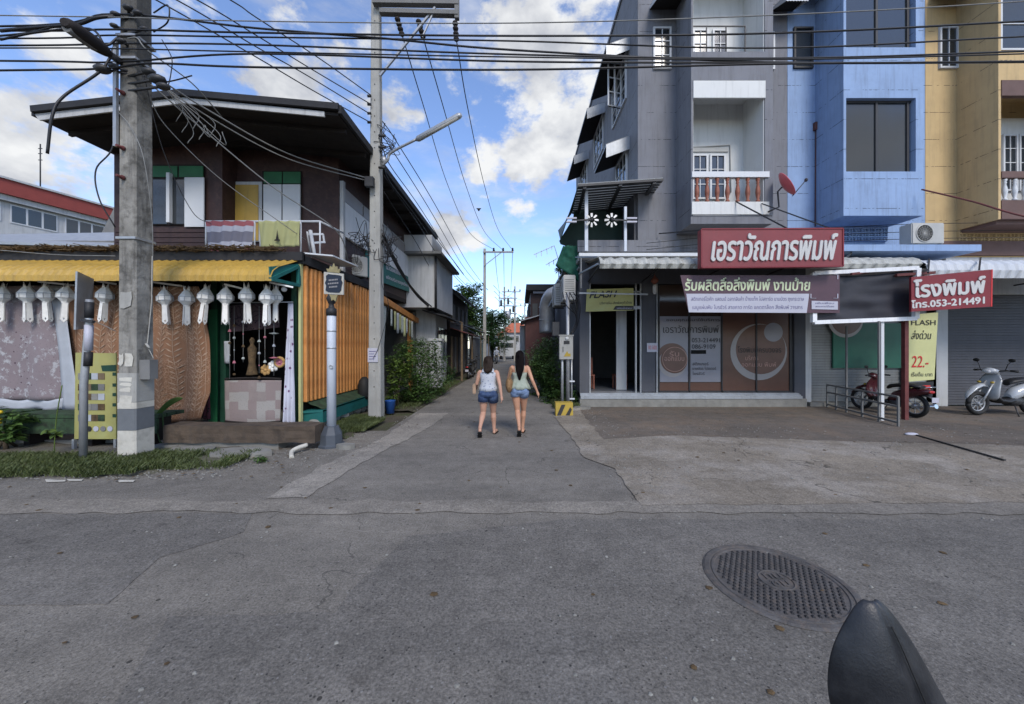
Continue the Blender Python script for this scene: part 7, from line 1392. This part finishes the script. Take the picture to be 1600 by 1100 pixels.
for i, (a, pts) in enumerate([(190, [(620, 222), (680, 320), (730, 410), (757, 447)]), (212, [(615, 238), (670, 325), (725, 418), (757, 455)]), (232, [(612, 262), (660, 330), (720, 424), (757, 462)]), (252, [(610, 285), (655, 345), (715, 432), (757, 470)])]):
    ys_ = [9.8, 13, 21, 27]; cable([(598, a, 8.7)] + [(x, y, z) for (x, y), z in zip(pts, ys_)], ['highest', 'second highest', 'second lowest', 'lowest'][i] + ' of four telephone cables fanning down the alley', .013, 'cable', 'telephone_cable', 'telephone cables down the alley')
for i, (pts, ps, r, mt) in enumerate([([(240, 118, 5.7), (330, 175, 6.6), (450, 240, 7.8), (572, 278, 8.6)], 'pale cable from the big pole to the black splice box', .014, 'cablegr'), ([(240, 124, 5.7), (330, 185, 6.6), (450, 248, 7.8), (572, 282, 8.6)], 'second pale cable just under the first, running to the splice box', .012, 'cablegr'),
    ([(236, 132, 5.7), (320, 205, 6.2), (430, 295, 7.0), (525, 360, 8.0), (545, 410, 9.3)], 'gray drop cable crossing the brown gable wall down to the small air conditioner', .012, 'cablegr'), ([(232, 150, 5.7), (262, 200, 6.0), (345, 280, 6.6), (445, 352, 7.3), (478, 375, 7.8)], 'thin drop cable over the yellow door towards the flag', .008, 'cablegr'), ([(225, 118, 5.6), (255, 235, 5.9), (300, 330, 6.4), (330, 350, 7.4)], 'thin drop cable crossing the left window shutter', .006, 'cable'),
    ([(600, 275, 8.8), (650, 345, 11), (700, 420, 17), (757, 480, 27)], 'black service cable running low along the wooden house eave', .014, 'cable'), ([(600, 300, 8.8), (645, 370, 11), (690, 440, 17), (755, 500, 27)], 'sagging service cable below the eave cable in the alley', .012, 'cable'),
    ([(598, 365, 8.8), (625, 420, 10.5), (660, 470, 13.5), (705, 500, 18), (757, 520, 27)], 'bundled thick cable hanging low along the green signboard', .04, 'cable'), ([(598, 375, 8.8), (640, 445, 11), (690, 490, 16), (757, 530, 27)], 'second drooping bundle beside the green signboard', .025, 'cable'),
    ([(182, 66, 5.6), (160, 108, 5.5), (100, 150, 5.3), (82, 180, 5.2), (74, 240, 5.2)], 'loose cable end curling down left of the big pole', .018, 'cable'), ([(183, 160, 5.6), (176, 230, 5.55), (150, 265, 5.5), (155, 310, 5.5), (180, 355, 5.6)], 'cable loop hanging along the left of the big pole', .010, 'cable'),
    ([(240, 20, 5.6), (262, 8, 5.5), (262, 34, 5.5), (240, 50, 5.6)], 'small black cable loop at the top right of the big pole', .010, 'cable'), ([(253, 62, 5.6), (268, 90, 5.5), (267, 115, 5.5), (262, 138, 5.5)], 'short stiff wire end dangling right of the big pole', .007, 'cable'), ([(250, 130, 5.6), (275, 125, 5.5), (300, 118, 5.5)], 'short stub wire sticking out right of the big pole clamp', .010, 'cable'),
    ([(185, 175, 5.55), (205, 200, 5.5), (225, 250, 5.5), (238, 350, 5.65), (238, 460, 5.8)], 'white cable running diagonally down the face of the big pole', .006, 'cablegr'), ([(200, 60, 5.5), (215, 60, 5.45), (232, 80, 5.5), (300, 130, 6.0), (346, 182, 6.6)], 'pale service wire curling off the top of the big pole', .010, 'cablegr'), ([(145, 500, 5.55), (170, 512, 5.5), (182, 518, 5.56)], 'thin wire tied between the sign post and the big pole', .005, 'cablegr'),
    ([(180, 25, 5.5), (150, 28, 5.4), (120, 38, 5.4), (70, 42, 5.4), (0, 48, 5.4)], 'thick spliced cable leaving the big pole to the left', .024, 'cable'), ([(185, 58, 5.5), (165, 70, 5.4), (140, 45, 5.4), (60, 50, 5.4), (0, 62, 5.4)], 'kinked cable to the left of the big pole', .016, 'cable'), ([(-50, 60, 5.4), (40, 52, 5.4), (80, 43, 5.4), (125, 38, 5.4)], 'cable joining the spliced one at the upper left', .014, 'cable')]):
    cable(pts, ps, r, mt, 'service_cable')
mb = MB()
for k in range(9):
    a = P(250 + k*3, 128 + k*3, 5.75); b_ = P(285 + k*8, 165 + k*4 + (k % 3)*14, 6.1); c_ = P(275 + k*9, 190 + (k*17) % 40, 6.05)
    mb.tube(cat([a, b_, c_], 5), .006, 4)
obj('wire_ends', mb, 'cablegr', label='frayed gray wire ends splayed right of the big pole', cat='wires', kind='stuff')
for (px, py, lb) in ((604, 388, 'tangled black wire bundle right of the corner pole above the green signboard'), (570, 375, 'tangled black wire bundle left of the corner pole over the air conditioner'), (605, 215, 'tangle of thin wires on the alley side of the corner pole')):
    mb = MB(); c0 = P(px, py, 8.75)
    for k in range(9 if py > 300 else 5): pts = [c0 + Vector((random.gauss(0, .16), random.gauss(0, .08), random.gauss(0, .25))) for _ in range(6)]; mb.tube(cat(pts, 5), .008, 4)
    obj('wire_tangle', mb, 'cable', label=lb, cat='wires', kind='stuff')
cable([(600, 395, 8.75), (596, 440, 8.7), (607, 480, 8.75), (592, 540, 8.65), (583, 560, 8.6)], 'thin loose wire hanging down the corner pole to the paper notice', .006)
cable([(0, 391, 6.9), (90, 398, 6.8), (180, 400, 6.6)], 'thin cable sagging in front of the thatch edge at the left', .007, 'cablegr')
cable([(1440, 296, 9.7), (1520, 315, 8.9), (1600, 338, 8.2), (1800, 380, 7.2)], 'brown stay cable slanting down across the ochre facade', .02, 'rust')
for i, (y0, y1_) in enumerate(((352, 345), (362, 357), (372, 368))): cable([(1010, y0+28, 10.4), (1180, y0+12, 10.3), (1400, y1_+6, 10.3), (1650, y1_+2, 10.3)], ['upper', 'middle', 'lower'][i] + ' thin line strung along the shophouse fronts above the red sign', .009, 'cable')
for i in range(3): cable([(771 + i, 446 + i*9, 27), (790, 462 + i*7, 40), (822, 470 + i*6, 62)], ['upper', 'middle', 'lower'][i] + ' faint line between the farthest alley poles', .018, 'cable')

# ================================================================= PEOPLE
def remeshed(mb, voxel, mat, name, parent, smooth=4):
    me = bpy.data.meshes.new('tmp'); me.from_pydata(mb.v, [], mb.f); o = bpy.data.objects.new('tmp', me); C.objects.link(o)
    m = o.modifiers.new('r', 'REMESH'); m.mode = 'VOXEL'; m.voxel_size = voxel; m.use_smooth_shade = True
    s = o.modifiers.new('s', 'SMOOTH'); s.factor = .5; s.iterations = smooth
    dg = bpy.context.evaluated_depsgraph_get(); m2 = bpy.data.meshes.new_from_object(o.evaluated_get(dg)); bpy.data.objects.remove(o)
    m2.materials.clear(); m2.materials.append(K[mat]); m2.name = name
    for p in m2.polygons: p.use_smooth = True
    ob = bpy.data.objects.new(name, m2); C.objects.link(ob); ob.parent = parent; return ob
def limb(mb, pts, rs, n=12):
    mb.tube(pts, rs, n)
    for p, r in zip(pts, rs): mb.ell(p, r, r, r, 10, 8)
def rings(mb, rs, n=24, smooth=True, close=True):
    vs = []; fs = []
    for (x, y, z, rx, ry) in rs: vs += [(x + math.cos(6.2832*k/n)*rx, y + math.sin(6.2832*k/n)*ry, z) for k in range(n)]
    for i in range(len(rs)-1): fs += [(i*n+k, i*n+(k+1) % n, (i+1)*n+(k+1) % n, (i+1)*n+k) for k in range(n)]
    mb.add(vs, fs, smooth)
    if close: o = len(mb.v) - len(vs); mb.f += [tuple(o+k for k in range(n))[::-1], tuple(o+len(vs)-n+k for k in range(n))]; mb.sm += [False, False]
def hand(mb, w, d, side, th):
    """palm and five curled fingers; w wrist point, d direction"""
    w = Vector(w); d = Vector(d).normalized(); s_ = Vector((0, 1, 0)); s_ = (s_ - d*s_.dot(d)).normalized(); n = d.cross(s_)*side
    mb.tube([w, w + d*.04, w + d*.085], [.022, .03, .028], 8); mb.ell(w + d*.05, .02, .032, .04, 8, 6)
    for k, (ln, off) in enumerate(((.062, .027), (.072, .01), (.068, -.008), (.052, -.025))):
        b = w + d*.082 + s_*off; m_ = b + d*ln*.55 - n*.008; e = m_ + (d*.6 - n*.45).normalized()*ln*.5; mb.tube([b - d*.02, b, m_, e], [.010, .0095, .0085, .0065], 6); mb.ell(e, .0065, .0065, .0065, 6, 4)
    b = w + d*.025 + s_*.025; m_ = b + (d*.5 + s_*.8).normalized()*.04; e = m_ + (d*.9 + s_*.2).normalized()*.035; mb.tube([b, m_, e], [.013, .011, .008], 6)
def woman(label, loc, skin, hips, feet, arms, hairmat, top, shorts, hair_len, sc=1.0):
    t = thing('person', label, 'person', (0, 0, 0)); t.location = loc; t.scale = (sc, sc, sc)
    mb = MB(); lean = .01
    rings(mb, [(0, 0, .80, .10, .08), (0, -.005, .84, .155, .105), (0, -.01, .90, .165, .115), (0, 0, .97, .145, .095), (0, .005, 1.05, .118, .08), (0, .005, 1.13, .128, .088), (0, .01, 1.22, .148, .095), (0, .01, 1.29, .160, .085), (0, .005, 1.335, .12, .062), (0, .01, 1.36, .06, .05), (0, .015, 1.40, .047, .047), (0, .02, 1.44, .045, .048)], 20)
    mb.ell((0, .03, 1.52), .073, .092, .105, 16, 12); mb.ell((0, .065, 1.465), .048, .052, .05, 12, 8); mb.ell((0, .125, 1.505), .012, .02, .018, 6, 5)
    for s in (-1, 1): mb.ell((s*.073, .03, 1.505), .010, .018, .028, 6, 5); mb.ell((s*.15, .01, 1.30), .05, .048, .05, 10, 8); mb.ell((s*.078, -.045, .87), .08, .075, .09, 12, 8)
    for s, (knee, ankle, heel, toe) in zip((-1, 1), feet):
        hip = (s*.085, 0, .84); K_ = Vector(knee); A_ = Vector(ankle); h_ = Vector(hip)
        mb.tube([h_, h_.lerp(K_, .35), h_.lerp(K_, .75), K_, K_.lerp(A_, .28) + Vector((0, -.012, 0)), K_.lerp(A_, .65), A_], [.088, .083, .062, .052, .056, .040, .033], 14); mb.ell(K_, .052, .052, .052); mb.ell(A_, .035, .036, .036)
        H = Vector(heel); T = Vector(toe); mb.tube([H, H.lerp(T, .35) , H.lerp(T, .75), T], [.030, .034, .036, .018], 10); mb.ell(H, .03, .03, .03); mb.tube([A_, H.lerp(T, .15)], .033, 8)
    for s, (el, wr, hd) in zip((-1, 1), arms):
        S_ = Vector((s*.165, .01, 1.30)); E_ = Vector(el); W_ = Vector(wr); mb.tube([S_, S_.lerp(E_, .5), E_, E_.lerp(W_, .35), W_], [.043, .040, .033, .034, .023], 12); mb.ell(E_, .034, .034, .034); hand(mb, W_, hd, s, 1)
    remeshed(mb, .0085, skin, 'body', t, 3)
    # top
    for nm_, mt, rs in (('top', top[0], top[1]), ('shorts', shorts[0], shorts[1])):
        mb = MB()
        if nm_ == 'top':
            n = 48; vs = []
            for (x, y, z, rx, ry, rf) in rs:
                for k in range(n): a = 6.2832*k/n; q = 1 + rf*math.sin(a*11 + z*3) + .012*noise.noise(Vector((math.cos(a)*4, math.sin(a)*4, z*14))); vs.append((x + math.cos(a)*rx*q, y + math.sin(a)*ry*q, z + rf*.12*math.sin(a*5)))
            mb.add(vs, [(i*n+k, i*n+(k+1) % n, (i+1)*n+(k+1) % n, (i+1)*n+k) for i in range(len(rs)-1) for k in range(n)], True); obj('top', mb, mt, t, thick=.006, local=True)
            mb = MB()
            for s in (-1, 1): mb.tube(cat([(s*.085, -.085, top[2]), (s*.09, -.062, 1.325), (s*.085, .01, 1.355), (s*.08, .085, top[2])], 5), top[3], 6)
            obj('strap', mb, mt, t, local=True)
        else:
            rings(mb, [(0, 0, z, rx, ry) for z, rx, ry in rs], 28, close=False); obj('shorts', mb, mt, t, thick=.006, local=True)
            for s, (knee, *_) in zip((-1, 1), feet):
                h_ = Vector((s*.085, -.005, .84)); K_ = Vector(knee); mb = MB(); mb.tube([h_ + Vector((0, 0, .03)), h_, h_.lerp(K_, shorts[2])], [.09, .105, .102], 20, caps=False); mb.ell((s*.078, -.052, .87), .088, .078, .092, 14, 10); obj('shorts_leg', mb, mt, t, thick=.006, local=True)
                mb = MB(); mb.box(s*.078-.035, s*.078+.035, -.137, -.128, .855, .915); obj('pocket', mb, mt, t, local=True)
            mb = MB(); rings(mb, [(0, 0, rs[0][0]+.002, rs[0][1]+.006, rs[0][2]+.006), (0, 0, rs[0][0]+.03, rs[0][1]+.003, rs[0][2]+.003)], 28, close=False); obj('waistband', mb, mt, t, thick=.005, local=True)
    # hair: cap + long fall + strands
    mb = MB(); mb.ell((0, .018, 1.535), .086, .100, .108, 20, 14); mb.v = [(x, min(y, .095) if z > 1.55 else min(y, .06), z) for x, y, z in mb.v]
    n = 40
    for k in range(n):
        u = k/(n-1); x = -.078 + .156*u; L_ = hair_len * (.86 + .14*math.cos((u-.45)*4)) ; fr = .02*math.sin(k*2.3)
        mb.tube(cat([(x*.8, -.055 + .05*abs(u-.5)*2, 1.60), (x*1.0, -.085 + .035*abs(u-.5)*2, 1.5), (x*.88 + fr*.3 , -.095 + .01*math.sin(k), 1.40 - L_*.2), (x*.62 + fr*.5, -.112, 1.40 - L_*.6), (x*.34 + fr*.4, -.105, 1.40 - L_)], 3), [.016]*9 + [.013, .011, .008, .004], 5)
    obj('hair', mb, hairmat, t, local=True)
    for i, (knee, ankle, heel, toe) in enumerate(feet):
        H = Vector(heel); T = Vector(toe); d = (T-H).normalized(); upv = (Vector(ankle) - H); upv = (upv - d*upv.dot(d)).normalized(); sv = d.cross(upv).normalized()
        mb = MB(); b = -upv*.034; pr_ = [(-.03, .028), (.03, .034), (.12, .034), (.2, .042), (.25, .038), (.285, .015)]; ln = (T-H).length / .25
        pts = [H + d*a*ln + sv*w + b for a, w in pr_] + [H + d*a*ln - sv*w + b for a, w in reversed(pr_)]; mb.prism(pts, -upv*.018); obj('sandal', mb, 'sole', t, local=True)
        mb = MB(); c_ = H + d*.17*ln; mb.tube(cat([c_ - sv*.042 + b, c_ + upv*.03 + d*.02, c_ + sv*.042 + b], 5), .009, 5); mb.tube(cat([H + d*.06 - sv*.04 + b, H + d*.03 + upv*.045, H + d*.06 + sv*.04 + b], 5), .008, 5); obj('sandal_strap', mb, 'sole', t, local=True)
    return t
wl = woman('woman in a white patterned top and denim shorts walking up the alley, on the left', (-.62, 7.2, .0), 'skin', None,
    [((-.10, .03, .46), (-.13, -.24, .22), (-.13, -.27, .165), (-.145, -.12, .03)), ((.085, .15, .45), (.10, .16, .085), (.10, .13, .035), (.14, .35, .035))],
    [((-.22, .03, 1.06), (-.25, .20, .98), (-.1, .5, -.25)), ((.225, -.09, 1.05), (.255, -.13, .83), (.1, .0, -1))], 'hair2',
    ('lace', [(0, .0, .925, .176, .130, .04), (0, .0, 1.0, .160, .112, .02), (0, .005, 1.08, .132, .092, .02), (0, .005, 1.16, .140, .098, .01), (0, .01, 1.24, .156, .102, 0), (0, .01, 1.285, .160, .094, 0), (0, .01, 1.31, .135, .082, 0)], 1.30, .026),
    ('denim', [(.965, .152, .102), (.92, .168, .118), (.86, .172, .128), (.80, .17, .12)], .36), .12, .97); wl.scale = (1.04, 1.04, .96)
# phone / pouch in her left hand
mb = MB(); mb.box(-.30, -.24, .12, .20, .74, .95); o = obj('pouch', mb, 'bread2', label='small tan pouch with a strap in the left woman\'s left hand', cat='pouch'); o.location = (-.62 + .0, 7.0, .08); ORG['pouch'] = Vector((0, 0, 0))
bm = bmesh.new(); bm.from_mesh(o.data); bmesh.ops.bevel(bm, geom=bm.edges[:], offset=.018, segments=2, affect='EDGES'); bm.to_mesh(o.data); bm.free()
wr = woman('woman with very long dark hair, sage blouse and light denim shorts walking away', (.0, 7.25, .0), 'skin2', None,
    [((-.045, .03, .46), (-.01, -.24, .22), (-.01, -.27, .165), (-.01, -.11, .03)), ((.08, .17, .45), (.06, .20, .085), (.06, .17, .035), (.085, .39, .035))],
    [((-.235, .08, 1.06), (-.21, .24, 1.02), (.1, .6, .3)), ((.255, -.07, 1.06), (.35, -.02, .85), (.35, .15, -.95))], 'hair',
    ('blouse', [(.0, .0, .90, .215, .155, .075), (0, .0, .96, .192, .138, .06), (0, .0, 1.03, .155, .11, .04), (0, .005, 1.085, .132, .092, .01), (0, .005, 1.10, .130, .09, .0), (0, .005, 1.16, .142, .1, .0), (0, .01, 1.215, .152, .102, .0)], 1.21, .006),
    ('denimlt', [(.965, .152, .102), (.92, .168, .118), (.86, .172, .128), (.80, .17, .12)], .22), .33, 1.0); wr.scale = (.98, 1, 1.025)
t = thing('shoulder_bag', 'tan woven shoulder bag under the left arm of the long haired woman', 'bag', (-.23, 7.25, .95)); mb = MB(); mb.ell((-.205, 7.2, 1.0), .075, .12, .155, 14, 10); obj('bag', mb, 'straw', t); mb = MB(); mb.tube(cat([(-.2, 7.12, 1.1), (-.18, 7.22, 1.34), (-.2, 7.3, 1.1)], 6), .012, 6); obj('handle', mb, 'straw', t)
# parked motorcycle shapes deep in the alley are real bikes too, built below

# ================================================================= MOTORCYCLES
def scooter(label, loc, rz, paint, big_wheel=.28, group=None, dark='vinyl'):
    t = thing('motorcycle', label, 'motorcycle', (0, 0, 0), group); wb = .63
    for s, nm_ in ((wb, 'front'), (-wb, 'rear')):
        r = big_wheel; mb = MB(); mb.torus((s, 0, r), r-.045, .045, 28, 10, 'y'); w_ = obj('wheel', mb, 'rubber', t, local=True)
        mb = MB(); mb.torus((s, 0, r), r-.095, .016, 24, 6, 'y'); mb.lathe((s, 0, r), [(.04, -.06), (.04, .06)], 10, axis='y')
        for k in range(8): a = k*.785; mb.beam((s, 0, r), (s+math.cos(a)*(r-.1), 0, r+math.sin(a)*(r-.1)), .014)
        mb.lathe((s, -.045, r), [(.09, 0), (.09, -.004), (.02, -.004)], 14, axis='y'); obj('rim', mb, 'steel', w_, local=True)
    def loft(secs, nm_, mt, n=14):
        mb = MB(); vs = []
        for (x, z, ry, rz_, tl) in secs: vs += [(x + math.sin(6.2832*k/n)*rz_*tl, math.cos(6.2832*k/n)*ry, z + math.sin(6.2832*k/n)*rz_) for k in range(n)]
        mb.add(vs, [(i*n+k, i*n+(k+1) % n, (i+1)*n+(k+1) % n, (i+1)*n+k) for i in range(len(secs)-1) for k in range(n)], True); o = len(mb.v)-len(vs); mb.f += [tuple(o+k for k in range(n))[::-1], tuple(o+len(vs)-n+k for k in range(n))]; mb.sm += [False]*2
        return obj(nm_, mb, mt, t, local=True)
    loft([(-.98, .66, .03, .03, 0), (-.88, .66, .09, .07, 0), (-.65, .62, .13, .12, 0), (-.4, .55, .14, .14, 0), (-.2, .46, .12, .14, 0), (-.08, .38, .07, .08, 0)], 'rear_body', paint)
    loft([(-.12, .33, .12, .06, 0), (.05, .30, .14, .05, 0), (.2, .32, .13, .06, 0), (.28, .40, .11, .07, 0)], 'floorboard', dark)
    loft([(.24, .36, .08, .05, -.3), (.33, .45, .16, .09, -.4), (.36, .60, .19, .11, -.4), (.33, .76, .19, .10, -.4), (.28, .88, .13, .06, -.3)], 'front_shield', paint)
    loft([(.22, .93, .05, .04, 0), (.27, .95, .12, .07, 0), (.35, .97, .12, .07, 0), (.42, .96, .06, .05, 0)], 'handlebar_cover', paint)
    loft([(.40, .62, .02, .03, 0), (.55, .66, .06, .04, 0), (.70, .60, .07, .04, 0), (.86, .46, .05, .03, 0), (.90, .38, .02, .02, 0)], 'front_fender', paint)
    loft([(-.80, .76, .08, .04, 0), (-.6, .78, .12, .05, 0), (-.35, .77, .13, .05, 0), (-.12, .73, .10, .05, 0), (-.05, .68, .06, .04, 0)], 'seat', 'vinyl')
    loft([(-1.0, .50, .03, .02, 0), (-.9, .56, .06, .03, 0), (-.65, .60, .06, .03, 0)], 'rear_fender', dark)
    loft([(-.35, .30, .08, .09, 0), (-.2, .30, .11, .11, 0), (-.05, .30, .10, .10, 0)], 'engine', 'darksteel')
    mb = MB(); mb.tube([(-.2, -.13, .22), (-.5, -.14, .22), (-.95, -.15, .32)], [.022, .045, .055], 10); obj('exhaust', mb, 'chrome', t, local=True)
    for s in (-1, 1):
        mb = MB(); mb.tube([(.33, s*.07, .75), (.63, s*.075, .28)], .02, 8); obj('fork', mb, 'steel', t, local=True)
        mb = MB(); mb.tube([(.30, s*.05, .95), (.27, s*.22, .98), (.2, s*.34, .97)], .014, 8); h_ = obj('handlebar', mb, 'darksteel', t, local=True); mb = MB(); mb.tube([(.24, s*.26, .98), (.2, s*.36, .97)], .022, 8); obj('grip', mb, 'rubber', h_, local=True)
        mb = MB(); mb.tube([(.27, s*.2, .98), (.27, s*.24, 1.12), (.25, s*.27, 1.16)], .007, 6); mb.ell((.25, s*.29, 1.20), .018, .06, .04, 12, 8); obj('mirror', mb, 'rubber', t, local=True)
        mb = MB(); mb.ell((.44, s*.11, .72), .03, .035, .025, 8, 6); obj('turn_signal', mb, 'yel', t, local=True)
    mb = MB(); mb.ell((.42, 0, .955), .03, .075, .045, 12, 8); obj('headlight', mb, 'lens', t, local=True); mb = MB(); mb.ell((-.97, 0, .66), .03, .08, .035, 10, 8); obj('tail_light', mb, 'lampred', t, local=True)
    mb = MB(); mb.box(-1.04, -1.03, -.09, .09, .42, .54); obj('number_plate', mb, 'vinylw', t, local=True); mb = MB(); mb.tube([(-.75, -.09, .70), (-.98, -.1, .78), (-.98, .1, .78), (-.75, .09, .70)], .012, 6); obj('grab_rail', mb, 'chrome', t, local=True)
    mb = MB(); mb.tube([(-.1, .1, .22), (-.02, .22, .0)], .012, 6); obj('kickstand', mb, 'darksteel', t, local=True)
    t.location = loc; t.rotation_euler = (0, R(0), rz); return t
wsc = scooter('white scooter parked in front of the gray roller door, cut by the right edge', (12.35, 9.3, .02), R(183), 'bikewhite', .26); wsc.scale = (1.16, 1.16, 1.16)
scooter('red motorcycle parked pointing at the shutter behind the steel frame', (9.6, 9.55, .02), R(96), 'bikered', .29)
scooter('dark motorcycle parked against the left side of the alley', (-2.75, 20.5, 0), R(86), 'blk', .28)
scooter('second dark motorcycle parked just beyond the first in the alley', (-2.85, 22.6, 0), R(92), 'darksteel', .28)
t = thing('person', 'small figure with a white cap seated on a far motorbike between the women', 'person', (-.62, 44, 0)); t.name = 'person'; q = P(776, 560, 38)
t.location = (0, 0, 0); ORG[t.name] = Vector((0, 0, 0)); mb = MB(); x, y = q.x, 38
for s in (-.1, .1): limb(mb, [(x+s, y, .9), (x+s*2, y-.35, .85), (x+s*2, y-.3, .42)], [.09, .08, .06])
rings(mb, [(x, y, .82, .15, .12), (x, y, 1.1, .16, .12), (x, y-.05, 1.35, .2, .12), (x, y-.05, 1.42, .08, .07), (x, y-.05, 1.5, .06, .06)]); mb.ell((x, y-.06, 1.6), .09, .1, .12); 
for s in (-1, 1): limb(mb, [(x+s*.19, y-.05, 1.33), (x+s*.27, y-.25, 1.12), (x+s*.25, y-.5, 1.08)], [.055, .045, .035])
remeshed(mb, .025, 'carpetb', 'body', t, 2); mb = MB(); mb.ell((x, y-.06, 1.67), .11, .12, .08); mb.box(x-.08, x+.08, y-.22, y-.12, 1.63, 1.65); obj('cap', mb, 'whitep', t)
scooter('far motorbike carrying the small figure with a white cap', (x, y-.1, 0), R(-90), 'blk', .28)

# ================================================================= FOREGROUND MIRROR HOUSING
t = thing('mirror_housing', 'glossy black curved plastic mirror back cut by the bottom edge at the lower right', 'mirror', (.6, .62, 0))
Ym = .62
out_l = [(1349, 935), (1336, 943), (1324, 962), (1310, 985), (1297, 1015), (1292, 1045), (1291, 1075), (1297, 1110), (1318, 1150), (1350, 1185)]
out_r = [(1365, 935), (1378, 942), (1395, 962), (1412, 985), (1430, 1015), (1447, 1045), (1463, 1075), (1483, 1110), (1490, 1150), (1470, 1185)]
mb = MB(); m_ = 14; vs = []
for i, (a, b_) in enumerate(zip(out_l, out_r)):
    A_ = P(*a, Ym); B_ = P(*b_, Ym); w = (B_ - A_).length
    for k in range(m_ + 1):
        u = k/m_; bul = .38 * (math.sin(math.pi*min(1, u*1.0))**.7) * w; crease = .14*w*math.exp(-((u-.62)/.06)**2)
        vs.append(A_.lerp(B_, u) + Vector((0, -bul*.8 + crease*.5, 0)))
mb.add(vs, [(i*(m_+1)+k, i*(m_+1)+k+1, (i+1)*(m_+1)+k+1, (i+1)*(m_+1)+k) for i in range(len(out_l)-1) for k in range(m_)], True)
o = obj('housing', mb, 'mirror', t, thick=.006); sd_ = o.modifiers.new('ss', 'SUBSURF'); sd_.levels = 2; sd_.render_levels = 2
mb = MB(); mb.add([P(*p, Ym).lerp(P(1390, 1060, Ym), .08) + Vector((0, .006, 0)) for p in out_l] + [P(*p, Ym).lerp(P(1390, 1060, Ym), .08) + Vector((0, .006, 0)) for p in reversed(out_r)], [tuple(range(20))]); obj('mirror_glass', mb, 'glass', t)
mb = MB(); mb.tube(cat([P(a + (b_a-a)*.66, y + 1, Ym) + Vector((0, -.006 - .00026*(b_a-a), 0)) for (a, y), (b_a, _y) in list(zip(out_l, out_r))[2:]], 3), .0011, 5); obj('seam', mb, 'rubber', t)
mb = MB(); q = P(1410, 1170, Ym); mb.tube([q, q + Vector((.02, -.02, -.25)), q + Vector((.1, -.12, -.45))], .012, 8); mb.tube([q + Vector((.1, -.12, -.43)), q + Vector((.14, -.5, -.47))], .016, 8); mb.tube([q + Vector((.14, -.5, -.47)), (q.x+.14, q.y-.5, 0)], .03, 8); obj('stem', mb, 'darksteel', t)

# ================================================================= LITTER, PEBBLES, DEBRIS
random.seed(23)
def scatter(name, label, regs, n, s0, s1, mat, flat=.5):
    mb = MB()
    for x0, x1, y0, y1, z, w in regs:
        for _ in range(int(n*w)):
            x, y = random.uniform(x0, x1), random.uniform(y0, y1); s_ = random.uniform(s0, s1); a = random.random()*6.28
            pts = [(x+math.cos(a+k*1.257)*s_*random.uniform(.7, 1.2), y+math.sin(a+k*1.257)*s_*random.uniform(.5, 1), z) for k in range(5)]; top = [(x+(px-x)*.5, y+(py-y)*.5, z+s_*flat) for px, py, _z in pts]
            mb.add(pts+top, [(5, 6, 7, 8, 9)] + [(k, (k+1) % 5, 5+(k+1) % 5, 5+k) for k in range(5)])
    return obj(name, mb, mat, kind='stuff', label=label, cat='debris')
scatter('pebbles', 'small pale pebbles scattered along verge, alley edge and forecourt', [(-10, -4, 4.75, 5.8, .03, .5), (-4.6, -2.9, 5.2, 7.4, .012, .25), (-2.9, -2.5, 5, 16, .01, .12), (1.2, 2.2, 4.4, 10, .016, .1), (2, 12, 4.5, 8, .016, .25), (-6, 6, 1.6, 4.4, .005, .08)], 2200, .006, .018, 'stone')
scatter('dead_leaves', 'brown dead leaf scraps lying on the road and verge', [(-10, -3, 4.7, 6.4, .03, .4), (-8, 8, 1.5, 5, .01, .16), (-2.9, 1.3, 5, 16, .012, .14), (1.8, 11, 5, 10, .02, .2)], 420, .012, .035, 'thatch', .15)
